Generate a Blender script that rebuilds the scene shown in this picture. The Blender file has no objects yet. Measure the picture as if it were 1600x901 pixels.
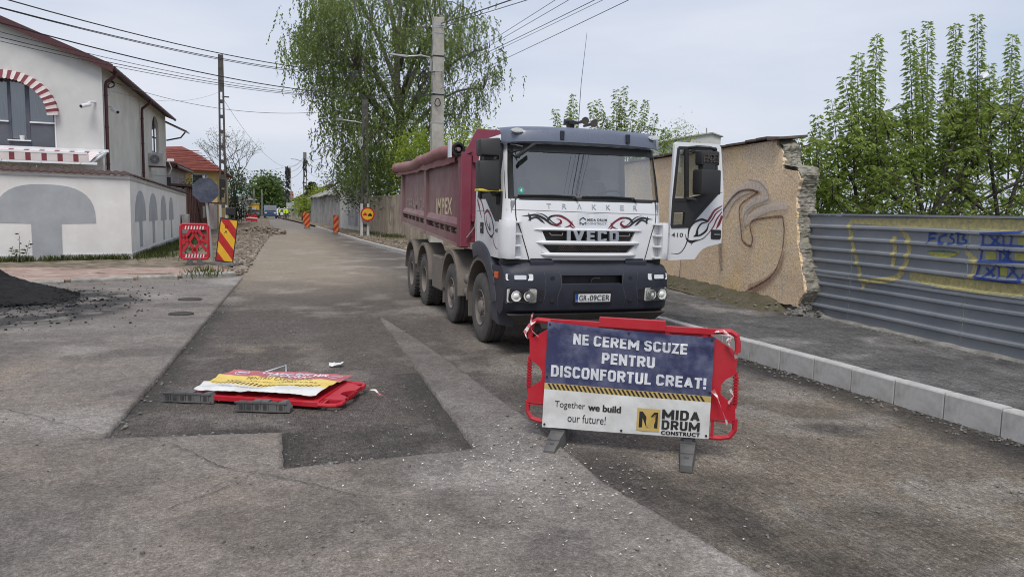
import bpy, bmesh, math, random
import numpy as np
from mathutils import Vector, Matrix, noise as mnoise

scene = bpy.context.scene
col = scene.collection
R = math.radians
rng = random.Random(7)

# ------------------------------------------------------------------ camera
FPX, CX, CY, CAMH = 1150.0, 800.0, 450.5, 2.05
YAW, PITCH, ROLL = R(17.75), R(6.0), R(1.3)
fwd = Vector((math.sin(YAW)*math.cos(PITCH), math.cos(YAW)*math.cos(PITCH), -math.sin(PITCH)))
r0 = Vector((math.cos(YAW), -math.sin(YAW), 0)); u0 = r0.cross(fwd)
cr = r0*math.cos(ROLL) + u0*math.sin(ROLL); cu = u0*math.cos(ROLL) - r0*math.sin(ROLL)
cam_d = bpy.data.cameras.new('camera'); cam = bpy.data.objects.new('camera', cam_d); col.objects.link(cam)
cam_d.sensor_width = 36.0; cam_d.lens = FPX/1600*36; cam_d.clip_start = 0.05; cam_d.clip_end = 3000
m = Matrix.Identity(4)
for i in range(3):
    m[i][0] = cr[i]; m[i][1] = cu[i]; m[i][2] = -fwd[i]
m[2][3] = CAMH
cam.matrix_world = m
scene.camera = cam
def ray(x, y): return cr*((x-CX)/FPX) - cu*((y-CY)/FPX) + fwd
def at(x, y, Y):
    d = ray(x, y); t = Y/d.y; return Vector((d.x*t, Y, CAMH+d.z*t))
def atX(x, y, X):
    d = ray(x, y); t = X/d.x; return Vector((X, d.y*t, CAMH+d.z*t))
def gr(x, y, z=0.0):
    d = ray(x, y); t = (z-CAMH)/d.z; return Vector((d.x*t, d.y*t, z))

# ------------------------------------------------------------------ light
SUN_EL, SUN_AZ = R(58), R(203)
world = bpy.data.worlds.new('World'); scene.world = world; world.use_nodes = True
wn, wl = world.node_tree.nodes, world.node_tree.links
wn.clear()
wo = wn.new('ShaderNodeOutputWorld'); bg = wn.new('ShaderNodeBackground'); sky = wn.new('ShaderNodeTexSky')
sky.sky_type = 'NISHITA'; sky.sun_disc = False; sky.sun_elevation = SUN_EL; sky.sun_rotation = SUN_AZ
sky.air_density = 1.0; sky.dust_density = 3.0; sky.ozone_density = 1.0
tc = wn.new('ShaderNodeTexCoord'); mp = wn.new('ShaderNodeMapping'); mp.inputs['Scale'].default_value = (1.0, 1.0, 4.5)
nz = wn.new('ShaderNodeTexNoise'); nz.inputs['Scale'].default_value = 1.6; nz.inputs['Detail'].default_value = 6; nz.inputs['Roughness'].default_value = 0.5
cramp = wn.new('ShaderNodeValToRGB')
cramp.color_ramp.elements[0].position = 0.30; cramp.color_ramp.elements[0].color = (0.47, 0.56, 0.71, 1)
cramp.color_ramp.elements[1].position = 0.72; cramp.color_ramp.elements[1].color = (0.74, 0.765, 0.85, 1)
sc_ = wn.new('ShaderNodeVectorMath'); sc_.operation = 'SCALE'; sc_.inputs['Scale'].default_value = 6.6
mixw = wn.new('ShaderNodeMixRGB'); mixw.inputs['Fac'].default_value = 0.90
wl.new(tc.outputs['Generated'], mp.inputs['Vector']); wl.new(mp.outputs['Vector'], nz.inputs['Vector'])
wl.new(nz.outputs['Fac'], cramp.inputs['Fac']); wl.new(cramp.outputs['Color'], sc_.inputs[0])
wl.new(sky.outputs['Color'], mixw.inputs['Color1']); wl.new(sc_.outputs['Vector'], mixw.inputs['Color2'])
wl.new(mixw.outputs['Color'], bg.inputs['Color']); bg.inputs['Strength'].default_value = 0.1
wl.new(bg.outputs['Background'], wo.inputs['Surface'])
sun_d = bpy.data.lights.new('sun', 'SUN'); sun_d.energy = 1.5; sun_d.angle = R(24); sun_d.color = (1.0, 0.965, 0.92)
sun = bpy.data.objects.new('sun', sun_d); col.objects.link(sun)
to_sun = Vector((math.sin(SUN_AZ)*math.cos(SUN_EL), math.cos(SUN_AZ)*math.cos(SUN_EL), math.sin(SUN_EL)))
sun.rotation_euler = (-to_sun).to_track_quat('-Z', 'Y').to_euler()
scene.view_settings.view_transform = 'Standard'; scene.view_settings.look = 'None'
scene.view_settings.exposure = 0.70; scene.view_settings.gamma = 1.0; scene.view_settings.use_curve_mapping = False
try:
    scene.cycles.use_denoising = True; scene.cycles.denoiser = 'OPENIMAGEDENOISE'
    scene.cycles.pixel_filter_type = 'BLACKMAN_HARRIS'; scene.cycles.filter_width = 1.05
    scene.cycles.max_bounces = 8; scene.cycles.transparent_max_bounces = 12
except Exception: pass

# ------------------------------------------------------------------ materials
MATS = {}
def new_mat(name):
    mt = bpy.data.materials.new(name); mt.use_nodes = True; MATS[name] = mt
    nt = mt.node_tree; return mt, nt, nt.nodes['Principled BSDF'], nt.nodes['Material Output']
def rgba(c): return (c[0], c[1], c[2], 1)
def noise_node(nt, scale, detail=5, rough=.55, vec=None, stretch=None):
    n = nt.nodes.new('ShaderNodeTexNoise'); n.inputs['Scale'].default_value = scale
    n.inputs['Detail'].default_value = detail; n.inputs['Roughness'].default_value = rough
    if vec is None:
        t = nt.nodes.get('TCO') or nt.nodes.new('ShaderNodeTexCoord'); t.name = 'TCO'; vec = t.outputs['Object']
    if stretch:
        mpn = nt.nodes.new('ShaderNodeMapping'); mpn.inputs['Scale'].default_value = stretch
        nt.links.new(vec, mpn.inputs['Vector']); vec = mpn.outputs['Vector']
    nt.links.new(vec, n.inputs['Vector']); return n.outputs['Fac']
def ramp(nt, fac, stops):
    r = nt.nodes.new('ShaderNodeValToRGB'); e = r.color_ramp.elements
    while len(e) < len(stops): e.new(0.5)
    for k, (p, c) in enumerate(stops):
        e[k].position = p; e[k].color = rgba(c) if hasattr(c, '__len__') else (c, c, c, 1)
    nt.links.new(fac, r.inputs['Fac']); return r.outputs['Color']
def mix(nt, fac, a, b, mode='MIX'):
    n = nt.nodes.new('ShaderNodeMixRGB'); n.blend_type = mode
    for s, v in (('Fac', fac), ('Color1', a), ('Color2', b)):
        if isinstance(v, (int, float)): n.inputs[s].default_value = v if s == 'Fac' else (v, v, v, 1)
        elif isinstance(v, tuple): n.inputs[s].default_value = rgba(v)
        else: nt.links.new(v, n.inputs[s])
    return n.outputs['Color']
def math_n(nt, op, a, b=0.0):
    n = nt.nodes.new('ShaderNodeMath'); n.operation = op
    for i, v in enumerate((a, b)):
        if isinstance(v, (int, float)): n.inputs[i].default_value = v
        else: nt.links.new(v, n.inputs[i])
    return n.outputs[0]
def bump(nt, bsdf, height, strength, dist):
    b = nt.nodes.new('ShaderNodeBump'); b.inputs['Strength'].default_value = strength; b.inputs['Distance'].default_value = dist
    nt.links.new(height, b.inputs['Height']); nt.links.new(b.outputs['Normal'], bsdf.inputs['Normal'])
def attr(nt, name):
    a = nt.nodes.new('ShaderNodeAttribute'); a.attribute_name = name; return a.outputs['Fac']
def M(name, c1, c2=None, scale=4, rough=.6, metal=0, bmp=0, bscale=40, bdist=.01, spec=.5, dirt=None, dscale=2.2, damt=.5, coat=0, stretch=None, lo=.35, hi=.65):
    """procedural material: two tones by noise, optional dirt blotches of a third colour, fine relief"""
    mt, nt, b, o = new_mat(name)
    c = None
    if c2 is not None: c = ramp(nt, noise_node(nt, scale, 6, .6, stretch=stretch), [(lo, c1), (hi, c2)])
    if dirt is not None:
        f = ramp(nt, noise_node(nt, dscale, 8, .65), [(.42, 0.0), (.75, damt)])
        c = mix(nt, f, c if c is not None else c1, dirt)
    if c is None: b.inputs['Base Color'].default_value = rgba(c1)
    else: nt.links.new(c, b.inputs['Base Color'])
    b.inputs['Roughness'].default_value = rough; b.inputs['Metallic'].default_value = metal
    b.inputs['Specular IOR Level'].default_value = spec
    if coat: b.inputs['Coat Weight'].default_value = coat; b.inputs['Coat Roughness'].default_value = .08
    if bmp: bump(nt, b, noise_node(nt, bscale, 5, .6), bmp, bdist)
    return mt
def glass_mat(name, tint, refl_rough=.02, opac=.15, ior=1.5):
    mt, nt, b, o = new_mat(name)
    tr = nt.nodes.new('ShaderNodeBsdfTransparent'); tr.inputs['Color'].default_value = rgba(tint)
    gl = nt.nodes.new('ShaderNodeBsdfGlossy'); gl.inputs['Roughness'].default_value = refl_rough
    fr = nt.nodes.new('ShaderNodeFresnel'); fr.inputs['IOR'].default_value = ior
    add = math_n(nt, 'ADD', fr.outputs[0], opac)
    cl = nt.nodes.new('ShaderNodeClamp'); nt.links.new(add, cl.inputs[0])
    mx = nt.nodes.new('ShaderNodeMixShader'); nt.links.new(cl.outputs[0], mx.inputs[0])
    nt.links.new(tr.outputs[0], mx.inputs[1]); nt.links.new(gl.outputs[0], mx.inputs[2]); nt.links.new(mx.outputs[0], o.inputs['Surface'])
    return mt
def leaf_mat(name, dark, mid, light, trans=.35):
    mt, nt, b, o = new_mat(name)
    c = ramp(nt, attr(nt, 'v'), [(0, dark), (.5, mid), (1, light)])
    nt.links.new(c, b.inputs['Base Color']); b.inputs['Roughness'].default_value = .55; b.inputs['Specular IOR Level'].default_value = .3
    t = nt.nodes.new('ShaderNodeBsdfTranslucent'); nt.links.new(c, t.inputs['Color'])
    mx = nt.nodes.new('ShaderNodeMixShader'); mx.inputs[0].default_value = trans
    nt.links.new(b.outputs[0], mx.inputs[1]); nt.links.new(t.outputs[0], mx.inputs[2]); nt.links.new(mx.outputs[0], o.inputs['Surface'])
    return mt

# ------------------------------------------------------------------ mesh helpers
class MB:
    """collects shapes, builds ONE mesh object"""
    def __init__(s): s.v = []; s.f = []
    def add(s, v, f):
        o = len(s.v); s.v += [tuple(p) for p in v]; s.f += [tuple(i+o for i in q) for q in f]; return s
    def box(s, x0, x1, y0, y1, z0, z1):
        return s.add([(x0,y0,z0),(x1,y0,z0),(x1,y1,z0),(x0,y1,z0),(x0,y0,z1),(x1,y0,z1),(x1,y1,z1),(x0,y1,z1)],
                     [(0,3,2,1),(4,5,6,7),(0,1,5,4),(1,2,6,5),(2,3,7,6),(3,0,4,7)])
    def hexa(s, p):  # 8 points, bottom ring then top ring
        return s.add(p, [(0,3,2,1),(4,5,6,7),(0,1,5,4),(1,2,6,5),(2,3,7,6),(3,0,4,7)])
    def beam(s, a, b, w, h, up=(0,0,1)):
        a, b = Vector(a), Vector(b); d = (b-a).normalized(); up = Vector(up)
        if abs(d.dot(up)) > .98: up = Vector((0,1,0))
        x = d.cross(up).normalized()*(w/2); y = x.cross(d).normalized()*(h/2)
        return s.hexa([a-x-y, a+x-y, a+x+y, a-x+y, b-x-y, b+x-y, b+x+y, b-x+y])
    def tube(s, pts, r, n=8, cap=True):
        pts = [Vector(p) for p in pts]; k = len(pts)
        rs = r if hasattr(r, '__len__') else [r]*k
        rings = []; prev = None
        for i, p in enumerate(pts):
            d = (pts[min(i+1,k-1)] - pts[max(i-1,0)]).normalized()
            if prev is None:
                a = Vector((0,0,1)) if abs(d.z) < .9 else Vector((1,0,0)); x = d.cross(a).normalized()
            else:
                x = prev - d*prev.dot(d)
                x = x.normalized() if x.length > 1e-6 else d.orthogonal().normalized()
            prev = x; y = d.cross(x)
            rings.append([p + (x*math.cos(2*math.pi*j/n) + y*math.sin(2*math.pi*j/n))*rs[i] for j in range(n)])
        v = [q for rg in rings for q in rg]
        f = [(i*n+j, i*n+(j+1)%n, (i+1)*n+(j+1)%n, (i+1)*n+j) for i in range(k-1) for j in range(n)]
        if cap: f += [tuple(range(n-1,-1,-1)), tuple((k-1)*n+j for j in range(n))]
        return s.add(v, f)
    def lathe(s, prof, axis='x', c=(0,0,0), n=24):
        """prof: (offset along axis, radius); closed at both ends when radius is 0"""
        c = Vector(c); v = []; k = len(prof)
        for a, r_ in prof:
            for j in range(n):
                t = 2*math.pi*j/n; p, q = r_*math.cos(t), r_*math.sin(t)
                v.append(c + Vector({'x':(a,p,q),'y':(p,a,q),'z':(p,q,a)}[axis]))
        f = [(i*n+j, (i+1)*n+j, (i+1)*n+(j+1)%n, i*n+(j+1)%n) for i in range(k-1) for j in range(n)]
        return s.add(v, f)
    def prism(s, poly, a, b):
        """poly: 2D points mapped by a() and b() to the two faces"""
        n = len(poly); v = [a(p) for p in poly] + [b(p) for p in poly]
        f = [tuple(range(n)), tuple(range(2*n-1, n-1, -1))] + [(i, n+i, n+(i+1)%n, (i+1)%n) for i in range(n)]
        return s.add(v, f)
    def strip(s, A, B):
        n = len(A); return s.add(list(A)+list(B), [(i, i+1, n+i+1, n+i) for i in range(n-1)])
    def build(s, name, mat, parent=None, smooth=False, bevel=0, loc=None, normals=True):
        me = bpy.data.meshes.new(name); me.from_pydata(s.v, [], s.f); me.validate()
        if normals or bevel:
            bm = bmesh.new(); bm.from_mesh(me)
            bmesh.ops.recalc_face_normals(bm, faces=bm.faces)
            if bevel:
                ed = [e for e in bm.edges if len(e.link_faces) == 2 and e.calc_face_angle(0) > .6]
                bmesh.ops.bevel(bm, geom=ed, offset=bevel, segments=2, profile=.6, affect='EDGES', clamp_overlap=True)
            bm.to_mesh(me); bm.free()
        me.materials.append(MATS[mat] if isinstance(mat, str) else mat)
        o = bpy.data.objects.new(name, me); col.objects.link(o)
        if smooth:
            me.shade_smooth()
            if smooth != 'all': me.set_sharp_from_angle(angle=R(smooth if smooth is not True else 40))
        if parent is not None: o.parent = parent
        if loc is not None: o.location = loc
        return o
def tag(o, label=None, cat=None, group=None, kind=None):
    if label: o['label'] = label
    if cat: o['category'] = cat
    if group: o['group'] = group
    if kind: o['kind'] = kind
    return o
def thing(name, label, cat, loc=(0,0,0), rz=0, group=None):
    o = bpy.data.objects.new(name, None); col.objects.link(o); o.location = loc; o.rotation_euler = (0,0,rz)
    o.empty_display_size = .2
    return tag(o, label, cat, group)
def copy_tree(o, parent=None):
    c = o.copy(); col.objects.link(c); c.parent = parent
    for ch in list(o.children): copy_tree(ch, c)
    return c
def share(me_obj, name, parent, loc, rot=(0,0,0), scl=(1,1,1)):
    o = bpy.data.objects.new(name, me_obj.data); col.objects.link(o); o.parent = parent
    o.location = loc; o.rotation_euler = rot; o.scale = scl; return o

def text_mesh(txt, size=1.0, bold=0.0, shear=0.0, align='CENTER', spacing=1.0, extrude=0.0):
    """returns verts, faces of a text laid in the xy plane"""
    cu_ = bpy.data.curves.new('t', 'FONT'); cu_.body = txt; cu_.size = size; cu_.offset = bold; cu_.shear = shear
    cu_.align_x = align; cu_.align_y = 'CENTER'; cu_.space_character = spacing; cu_.extrude = extrude; cu_.resolution_u = 4
    ob = bpy.data.objects.new('t', cu_); col.objects.link(ob)
    dg = bpy.context.evaluated_depsgraph_get(); me = bpy.data.meshes.new_from_object(ob.evaluated_get(dg))
    v = [tuple(p.co) for p in me.vertices]; f = [tuple(p.vertices) for p in me.polygons]
    bpy.data.objects.remove(ob); bpy.data.curves.remove(cu_); bpy.data.meshes.remove(me)
    return v, f
def fit_text(txt, x0, x1, y0, y1, bold=0.0, spacing=1.0, extrude=0.0, sub=0):
    """text scaled to fill the rectangle"""
    v, f = text_mesh(txt, 1.0, bold, spacing=spacing, extrude=extrude)
    xs = [p[0] for p in v]; ys = [p[1] for p in v]
    a, b, c, d = min(xs), max(xs), min(ys), max(ys)
    out = [(x0+(p[0]-a)/(b-a)*(x1-x0), y0+(p[1]-c)/(d-c)*(y1-y0), p[2]) for p in v]
    return out, f
def subdivided(v, f, maxlen):
    bm = bmesh.new(); vs = [bm.verts.new(p) for p in v]
    for q in f:
        try: bm.faces.new([vs[i] for i in q])
        except ValueError: pass
    for _ in range(4):
        ed = [e for e in bm.edges if e.calc_length() > maxlen]
        if not ed: break
        bmesh.ops.subdivide_edges(bm, edges=ed, cuts=1)
        bmesh.ops.triangulate(bm, faces=[q for q in bm.faces if len(q.verts) > 4])
    bm.verts.index_update()
    v2 = [tuple(p.co) for p in bm.verts]; f2 = [tuple(p.index for p in q.verts) for q in bm.faces]; bm.free()
    return v2, f2
def stroke(pts, widths, n=24):
    """a tapered brush stroke: Catmull-Rom through 2D pts, returns left and right edges"""
    P = [np.array(p, float) for p in pts]; P = [2*P[0]-P[1]] + P + [2*P[-1]-P[-2]]
    C, Wd = [], []
    segs = len(pts)-1
    for i in range(segs):
        p0, p1, p2, p3 = P[i:i+4]
        for k in range(n if i < segs-1 else n+1):
            t = k/n
            C.append(.5*((2*p1)+(-p0+p2)*t+(2*p0-5*p1+4*p2-p3)*t*t+(-p0+3*p1-3*p2+p3)*t**3))
            Wd.append(widths[i]*(1-t)+widths[i+1]*t)
    C = np.array(C); T = np.gradient(C, axis=0); T /= np.linalg.norm(T, axis=1)[:,None]+1e-9
    N = np.stack([-T[:,1], T[:,0]], 1); Wd = np.array(Wd)[:,None]/2
    return C+N*Wd, C-N*Wd
GL = {'V':(.66,[[(0,1),(.5,0)],[(.5,0),(1,1)]]),'N':(.62,[[(0,0),(0,1)],[(0,1),(1,0)],[(1,0),(1,1)]]),'E':(.52,[[(1,1),(0,1),(0,0),(1,0)],[(0,.5),(.85,.5)]]),
 'C':(.60,[[(1,.76),(1,.85),(.8,1),(.2,1),(0,.85),(0,.15),(.2,0),(.8,0),(1,.15),(1,.24)]]),'R':(.62,[[(0,0),(0,1),(.75,1),(1,.85),(1,.62),(.75,.47),(0,.47)],[(.5,.47),(1,0)]]),
 'M':(.86,[[(0,0),(0,1)],[(0,1),(.5,.2)],[(.5,.2),(1,1)],[(1,1),(1,0)]]),'S':(.58,[[(1,.76),(1,.86),(.8,1),(.2,1),(0,.86),(0,.66),(.2,.54),(.8,.46),(1,.34),(1,.14),(.8,0),(.2,0),(0,.14),(0,.24)]]),
 'U':(.60,[[(0,1),(0,.15),(.2,0),(.8,0),(1,.15),(1,1)]]),'Z':(.52,[[(0,1),(1,1),(0,0),(1,0)]]),'P':(.58,[[(0,0),(0,1),(.75,1),(1,.85),(1,.58),(.75,.42),(0,.42)]]),
 'T':(.54,[[(0,1),(1,1)],[(.5,1),(.5,0)]]),'D':(.62,[[(0,0),(0,1),(.7,1),(1,.8),(1,.2),(.7,0),(0,0)]]),'I':(.0,[[(.5,0),(.5,1)]]),
 'O':(.62,[[(.5,1),(.8,1),(1,.85),(1,.15),(.8,0),(.2,0),(0,.15),(0,.85),(.2,1),(.5,1)]]),'F':(.50,[[(1,1),(0,1),(0,0)],[(0,.52),(.85,.52)]]),'L':(.48,[[(0,1),(0,0),(1,0)]]),
 'A':(.66,[[(0,0),(.5,1)],[(.5,1),(1,0)],[(.2,.28),(.8,.28)]]),'!':(.0,[[(.5,.48),(.5,1)],[(.5,.02),(.5,.05)]])}
def block_text(txt, x0, x1, y0, y1, t=.2, gap=.11, space=.28):
    """heavy grotesque capitals as mitred strips; returns [(left edge, right edge, layer)] in the rectangle"""
    pen = 0.0; runs = []
    for ch in txt:
        if ch == ' ': pen += space; continue
        w, pls = GL[ch]; w = max(w, t)
        for k, pl in enumerate(pls):
            P = [np.array((pen+t/2+p[0]*(w-t) if w > t else pen+t/2, t/2+p[1]*(1-t))) for p in pl]
            closed = np.allclose(P[0], P[-1])
            if not closed:
                d = P[0]-P[1]; P[0] = P[0]+d/np.linalg.norm(d)*t/2*(0 if ch in 'CS' else 1 if abs(d[0]) < 1e-6 or abs(d[1]) < 1e-6 else .35)
                d = P[-1]-P[-2]; P[-1] = P[-1]+d/np.linalg.norm(d)*t/2*(0 if ch in 'CS' else 1 if abs(d[0]) < 1e-6 or abs(d[1]) < 1e-6 else .35)
            n = len(P); A, B = [], []
            for i in range(n):
                a = P[i]-P[i-1] if i > 0 else (P[-1]-P[-2] if closed else P[1]-P[0]); b = P[i+1]-P[i] if i < n-1 else (P[1]-P[0] if closed else P[-1]-P[-2])
                a = a/np.linalg.norm(a); b = b/np.linalg.norm(b); na = np.array((-a[1], a[0])); nb = np.array((-b[1], b[0])); m_ = na+nb; m_ = m_/np.linalg.norm(m_); s_ = min(1.6, 1/max(.3, m_.dot(na)))
                A.append(P[i]+m_*s_*t/2); B.append(P[i]-m_*s_*t/2)
            A2, B2 = [], []
            for i in range(n-1):
                for q in range(5): A2.append(A[i]+(A[i+1]-A[i])*q/5); B2.append(B[i]+(B[i+1]-B[i])*q/5)
            A2.append(A[-1]); B2.append(B[-1]); runs.append((A2, B2, k))
        pen += w+gap
    tot = pen-gap; f = lambda p: (x0+p[0]/tot*(x1-x0), y0+p[1]*(y1-y0))
    return [([f(a) for a in A], [f(b) for b in B], k) for A, B, k in runs]
def fbm(x, y, z=0.0, o=4):
    return mnoise.fractal(Vector((x, y, z)), 0.9, 2.0, o)

# ================================================================== ground surfaces
_LAT = {}
def vn(x, y, s=1.0, seed=0, o=4):
    """vectorised value noise, roughly 0..1"""
    if seed not in _LAT: _LAT[seed] = np.random.RandomState(seed).rand(256, 256)
    L = _LAT[seed]; out = 0.0; amp = .5; tot = 0.0; x = np.asarray(x)*s; y = np.asarray(y)*s
    for k in range(o):
        xi = np.floor(x).astype(int); yi = np.floor(y).astype(int); fx = x-xi; fy = y-yi
        fx = fx*fx*(3-2*fx); fy = fy*fy*(3-2*fy)
        g = lambda a, b: L[(xi+a) % 256, (yi+b) % 256]
        out = out + amp*((g(0,0)*(1-fx)+g(1,0)*fx)*(1-fy)+(g(0,1)*(1-fx)+g(1,1)*fx)*fy)
        tot += amp; amp *= .5; x = x*2.03+17.1; y = y*2.03+5.3
    return out/tot
def sm(a, b, x):
    t = np.clip((x-a)/(b-a), 0, 1); return t*t*(3-2*t)
def grid_mesh(name, mat, X, Y, Z, attrs=None, kind='structure', keep=None, smooth=True):
    """X, Y, Z: 2D arrays"""
    ny, nx = X.shape; v = np.stack([X.ravel(), Y.ravel(), Z.ravel()], 1)
    i = np.arange(ny*nx).reshape(ny, nx)
    q = np.stack([i[:-1,:-1], i[:-1,1:], i[1:,1:], i[1:,:-1]], -1).reshape(-1, 4)
    if keep is not None: q = q[keep.ravel()]
    me = bpy.data.meshes.new(name)
    me.vertices.add(len(v)); me.vertices.foreach_set('co', v.astype(np.float32).ravel())
    me.loops.add(len(q)*4); me.loops.foreach_set('vertex_index', q.astype(np.int32).ravel())
    me.polygons.add(len(q)); me.polygons.foreach_set('loop_start', np.arange(0, len(q)*4, 4, dtype=np.int32))
    me.update(calc_edges=True); me.validate()
    for k, a in (attrs or {}).items():
        at_ = me.attributes.new(k, 'FLOAT', 'POINT'); at_.data.foreach_set('value', a.astype(np.float32).ravel())
    if smooth: me.shade_smooth()
    me.materials.append(MATS[mat]); o = bpy.data.objects.new(name, me); col.objects.link(o)
    return tag(o, kind=kind) if kind else o

KY = [-3, 3, 5, 8, 11, 20, 33, 45, 60, 77, 100, 130]; KX = [6.8, 6.68, 6.6, 6.47, 6.3, 5.95, 5.4, 4.63, 4.2, 3.5, 2.1, 0.0]
KZ = [.28, .28, .28, .28, .27, .22, .17, .16, .15, .15, .15, .15]
def kerb_x(y): return np.interp(y, KY, KX)
def kerb_h(y): return np.interp(y, KY, KZ)

def asphalt(name, dark, light, dirt, dust, tar, grain=.5, groove=0.0, bstr=.6, bdist=.012):
    mt, nt, b, o = new_mat(name)
    big = noise_node(nt, .8, 7, .62); mid = noise_node(nt, 4.5, 8, .68); fine = noise_node(nt, 42, 4, .75); spk = noise_node(nt, 130, 2, .6); clump = noise_node(nt, 14, 5, .7)
    c = ramp(nt, big, [(.3, dark), (.7, light)])
    c = mix(nt, .55, c, ramp(nt, mid, [(.3, dark), (.72, light)]))
    c = mix(nt, math_n(nt, 'MULTIPLY', attr(nt, 'dirt'), 1.0), c, dirt)
    c = mix(nt, attr(nt, 'dust'), c, dust)
    c = mix(nt, attr(nt, 'tar'), c, tar)
    c = mix(nt, grain*.75, c, ramp(nt, clump, [(.36, .55), (.5, 1.0), (.64, 1.45)]), 'MULTIPLY')
    c = mix(nt, grain, c, ramp(nt, fine, [(.36, .42), (.48, .88), (.56, 1.12), (.66, 1.7)]), 'MULTIPLY')
    c = mix(nt, grain*.8, c, ramp(nt, spk, [(.38, .55), (.52, 1.0), (.64, 1.65)]), 'MULTIPLY')
    h = math_n(nt, 'ADD', math_n(nt, 'MULTIPLY', fine, .8), math_n(nt, 'MULTIPLY', mid, 1.2))
    if groove:
        gn = noise_node(nt, 9, 3, .6, stretch=(7.5, .5, 1))
        gm = ramp(nt, gn, [(.35, .62), (.65, 1.25)])
        c = mix(nt, math_n(nt, 'MULTIPLY', attr(nt, 'groove'), groove), c, gm, 'MULTIPLY')
        h = math_n(nt, 'ADD', h, math_n(nt, 'MULTIPLY', math_n(nt, 'MULTIPLY', gn, attr(nt, 'groove')), 2.5))
    nt.links.new(c, b.inputs['Base Color']); b.inputs['Roughness'].default_value = .88; b.inputs['Specular IOR Level'].default_value = .3
    bump(nt, b, h, bstr, bdist); return mt
asphalt('milled_asphalt', (.080,.067,.059), (.162,.140,.123), (.315,.262,.200), (.37,.335,.295), (.034,.032,.031), .8, .7, 1.0, .022)
asphalt('old_asphalt', (.140,.121,.107), (.242,.215,.192), (.275,.215,.162), (.38,.355,.325), (.038,.036,.036), .62, 0, .8, .014)
asphalt('pavement_asphalt', (.080,.078,.076), (.175,.168,.160), (.22,.19,.16), (.30,.285,.27), (.03,.03,.03), .65, 1.0, .8, .014)
asphalt('fresh_tar', (.009,.0085,.0085), (.026,.025,.0245), (.10,.09,.08), (.10,.10,.1), (.015,.015,.015), .6, 0, 1.0, .03)
M('earth', (.115,.090,.066), (.290,.240,.185), 2.5, .95, bmp=.9, bscale=18, bdist=.05, dirt=(.07,.075,.03), dscale=.9, damt=.5, spec=.2)
M('far_ground', (.12,.11,.08), (.09,.11,.05), .02, .95, spec=.2)
M('rock', (.11,.088,.068), (.37,.31,.25), 3.0, .9, bmp=.5, bscale=25, bdist=.02)
M('rubble_grey', (.10,.095,.085), (.28,.265,.24), 7, .92, bmp=.8, bscale=30, bdist=.02)
M('kerb_concrete', (.42,.41,.395), (.54,.525,.505), 5, .85, bmp=.25, bscale=90, bdist=.004, dirt=(.20,.185,.165), dscale=3.2, damt=.75)
M('old_concrete', (.24,.225,.20), (.40,.38,.345), 4, .9, bmp=.5, bscale=50, bdist=.008, dirt=(.12,.115,.095), dscale=1.5, damt=.8)
M('paver', (.30,.195,.16), (.44,.34,.29), 2.2, .9, bmp=.3, bscale=60, bdist=.004)
M('white_flake', (.55,.53,.50), (.75,.74,.72), 20, .8)
M('grass', (.045,.070,.018), (.12,.15,.05), 2, .8)
M('crack_dark', (.035,.032,.030), (.06,.055,.05), 20, .95)

S = 1600.0
tag(MB().add([(-S,-S,-.10),(S,-S,-.10),(S,S,-.10),(-S,S,-.10)], [(0,1,2,3)]).build('ground', 'far_ground'), kind='structure')

def blob(X, Y, cx, cy, rx, ry, rot=0.0, soft=.6):
    c, s = math.cos(rot), math.sin(rot); dx, dy = X-cx, Y-cy
    d = np.sqrt(((dx*c+dy*s)/rx)**2+((-dx*s+dy*c)/ry)**2); return 1-sm(1-soft, 1.0, d)
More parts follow.
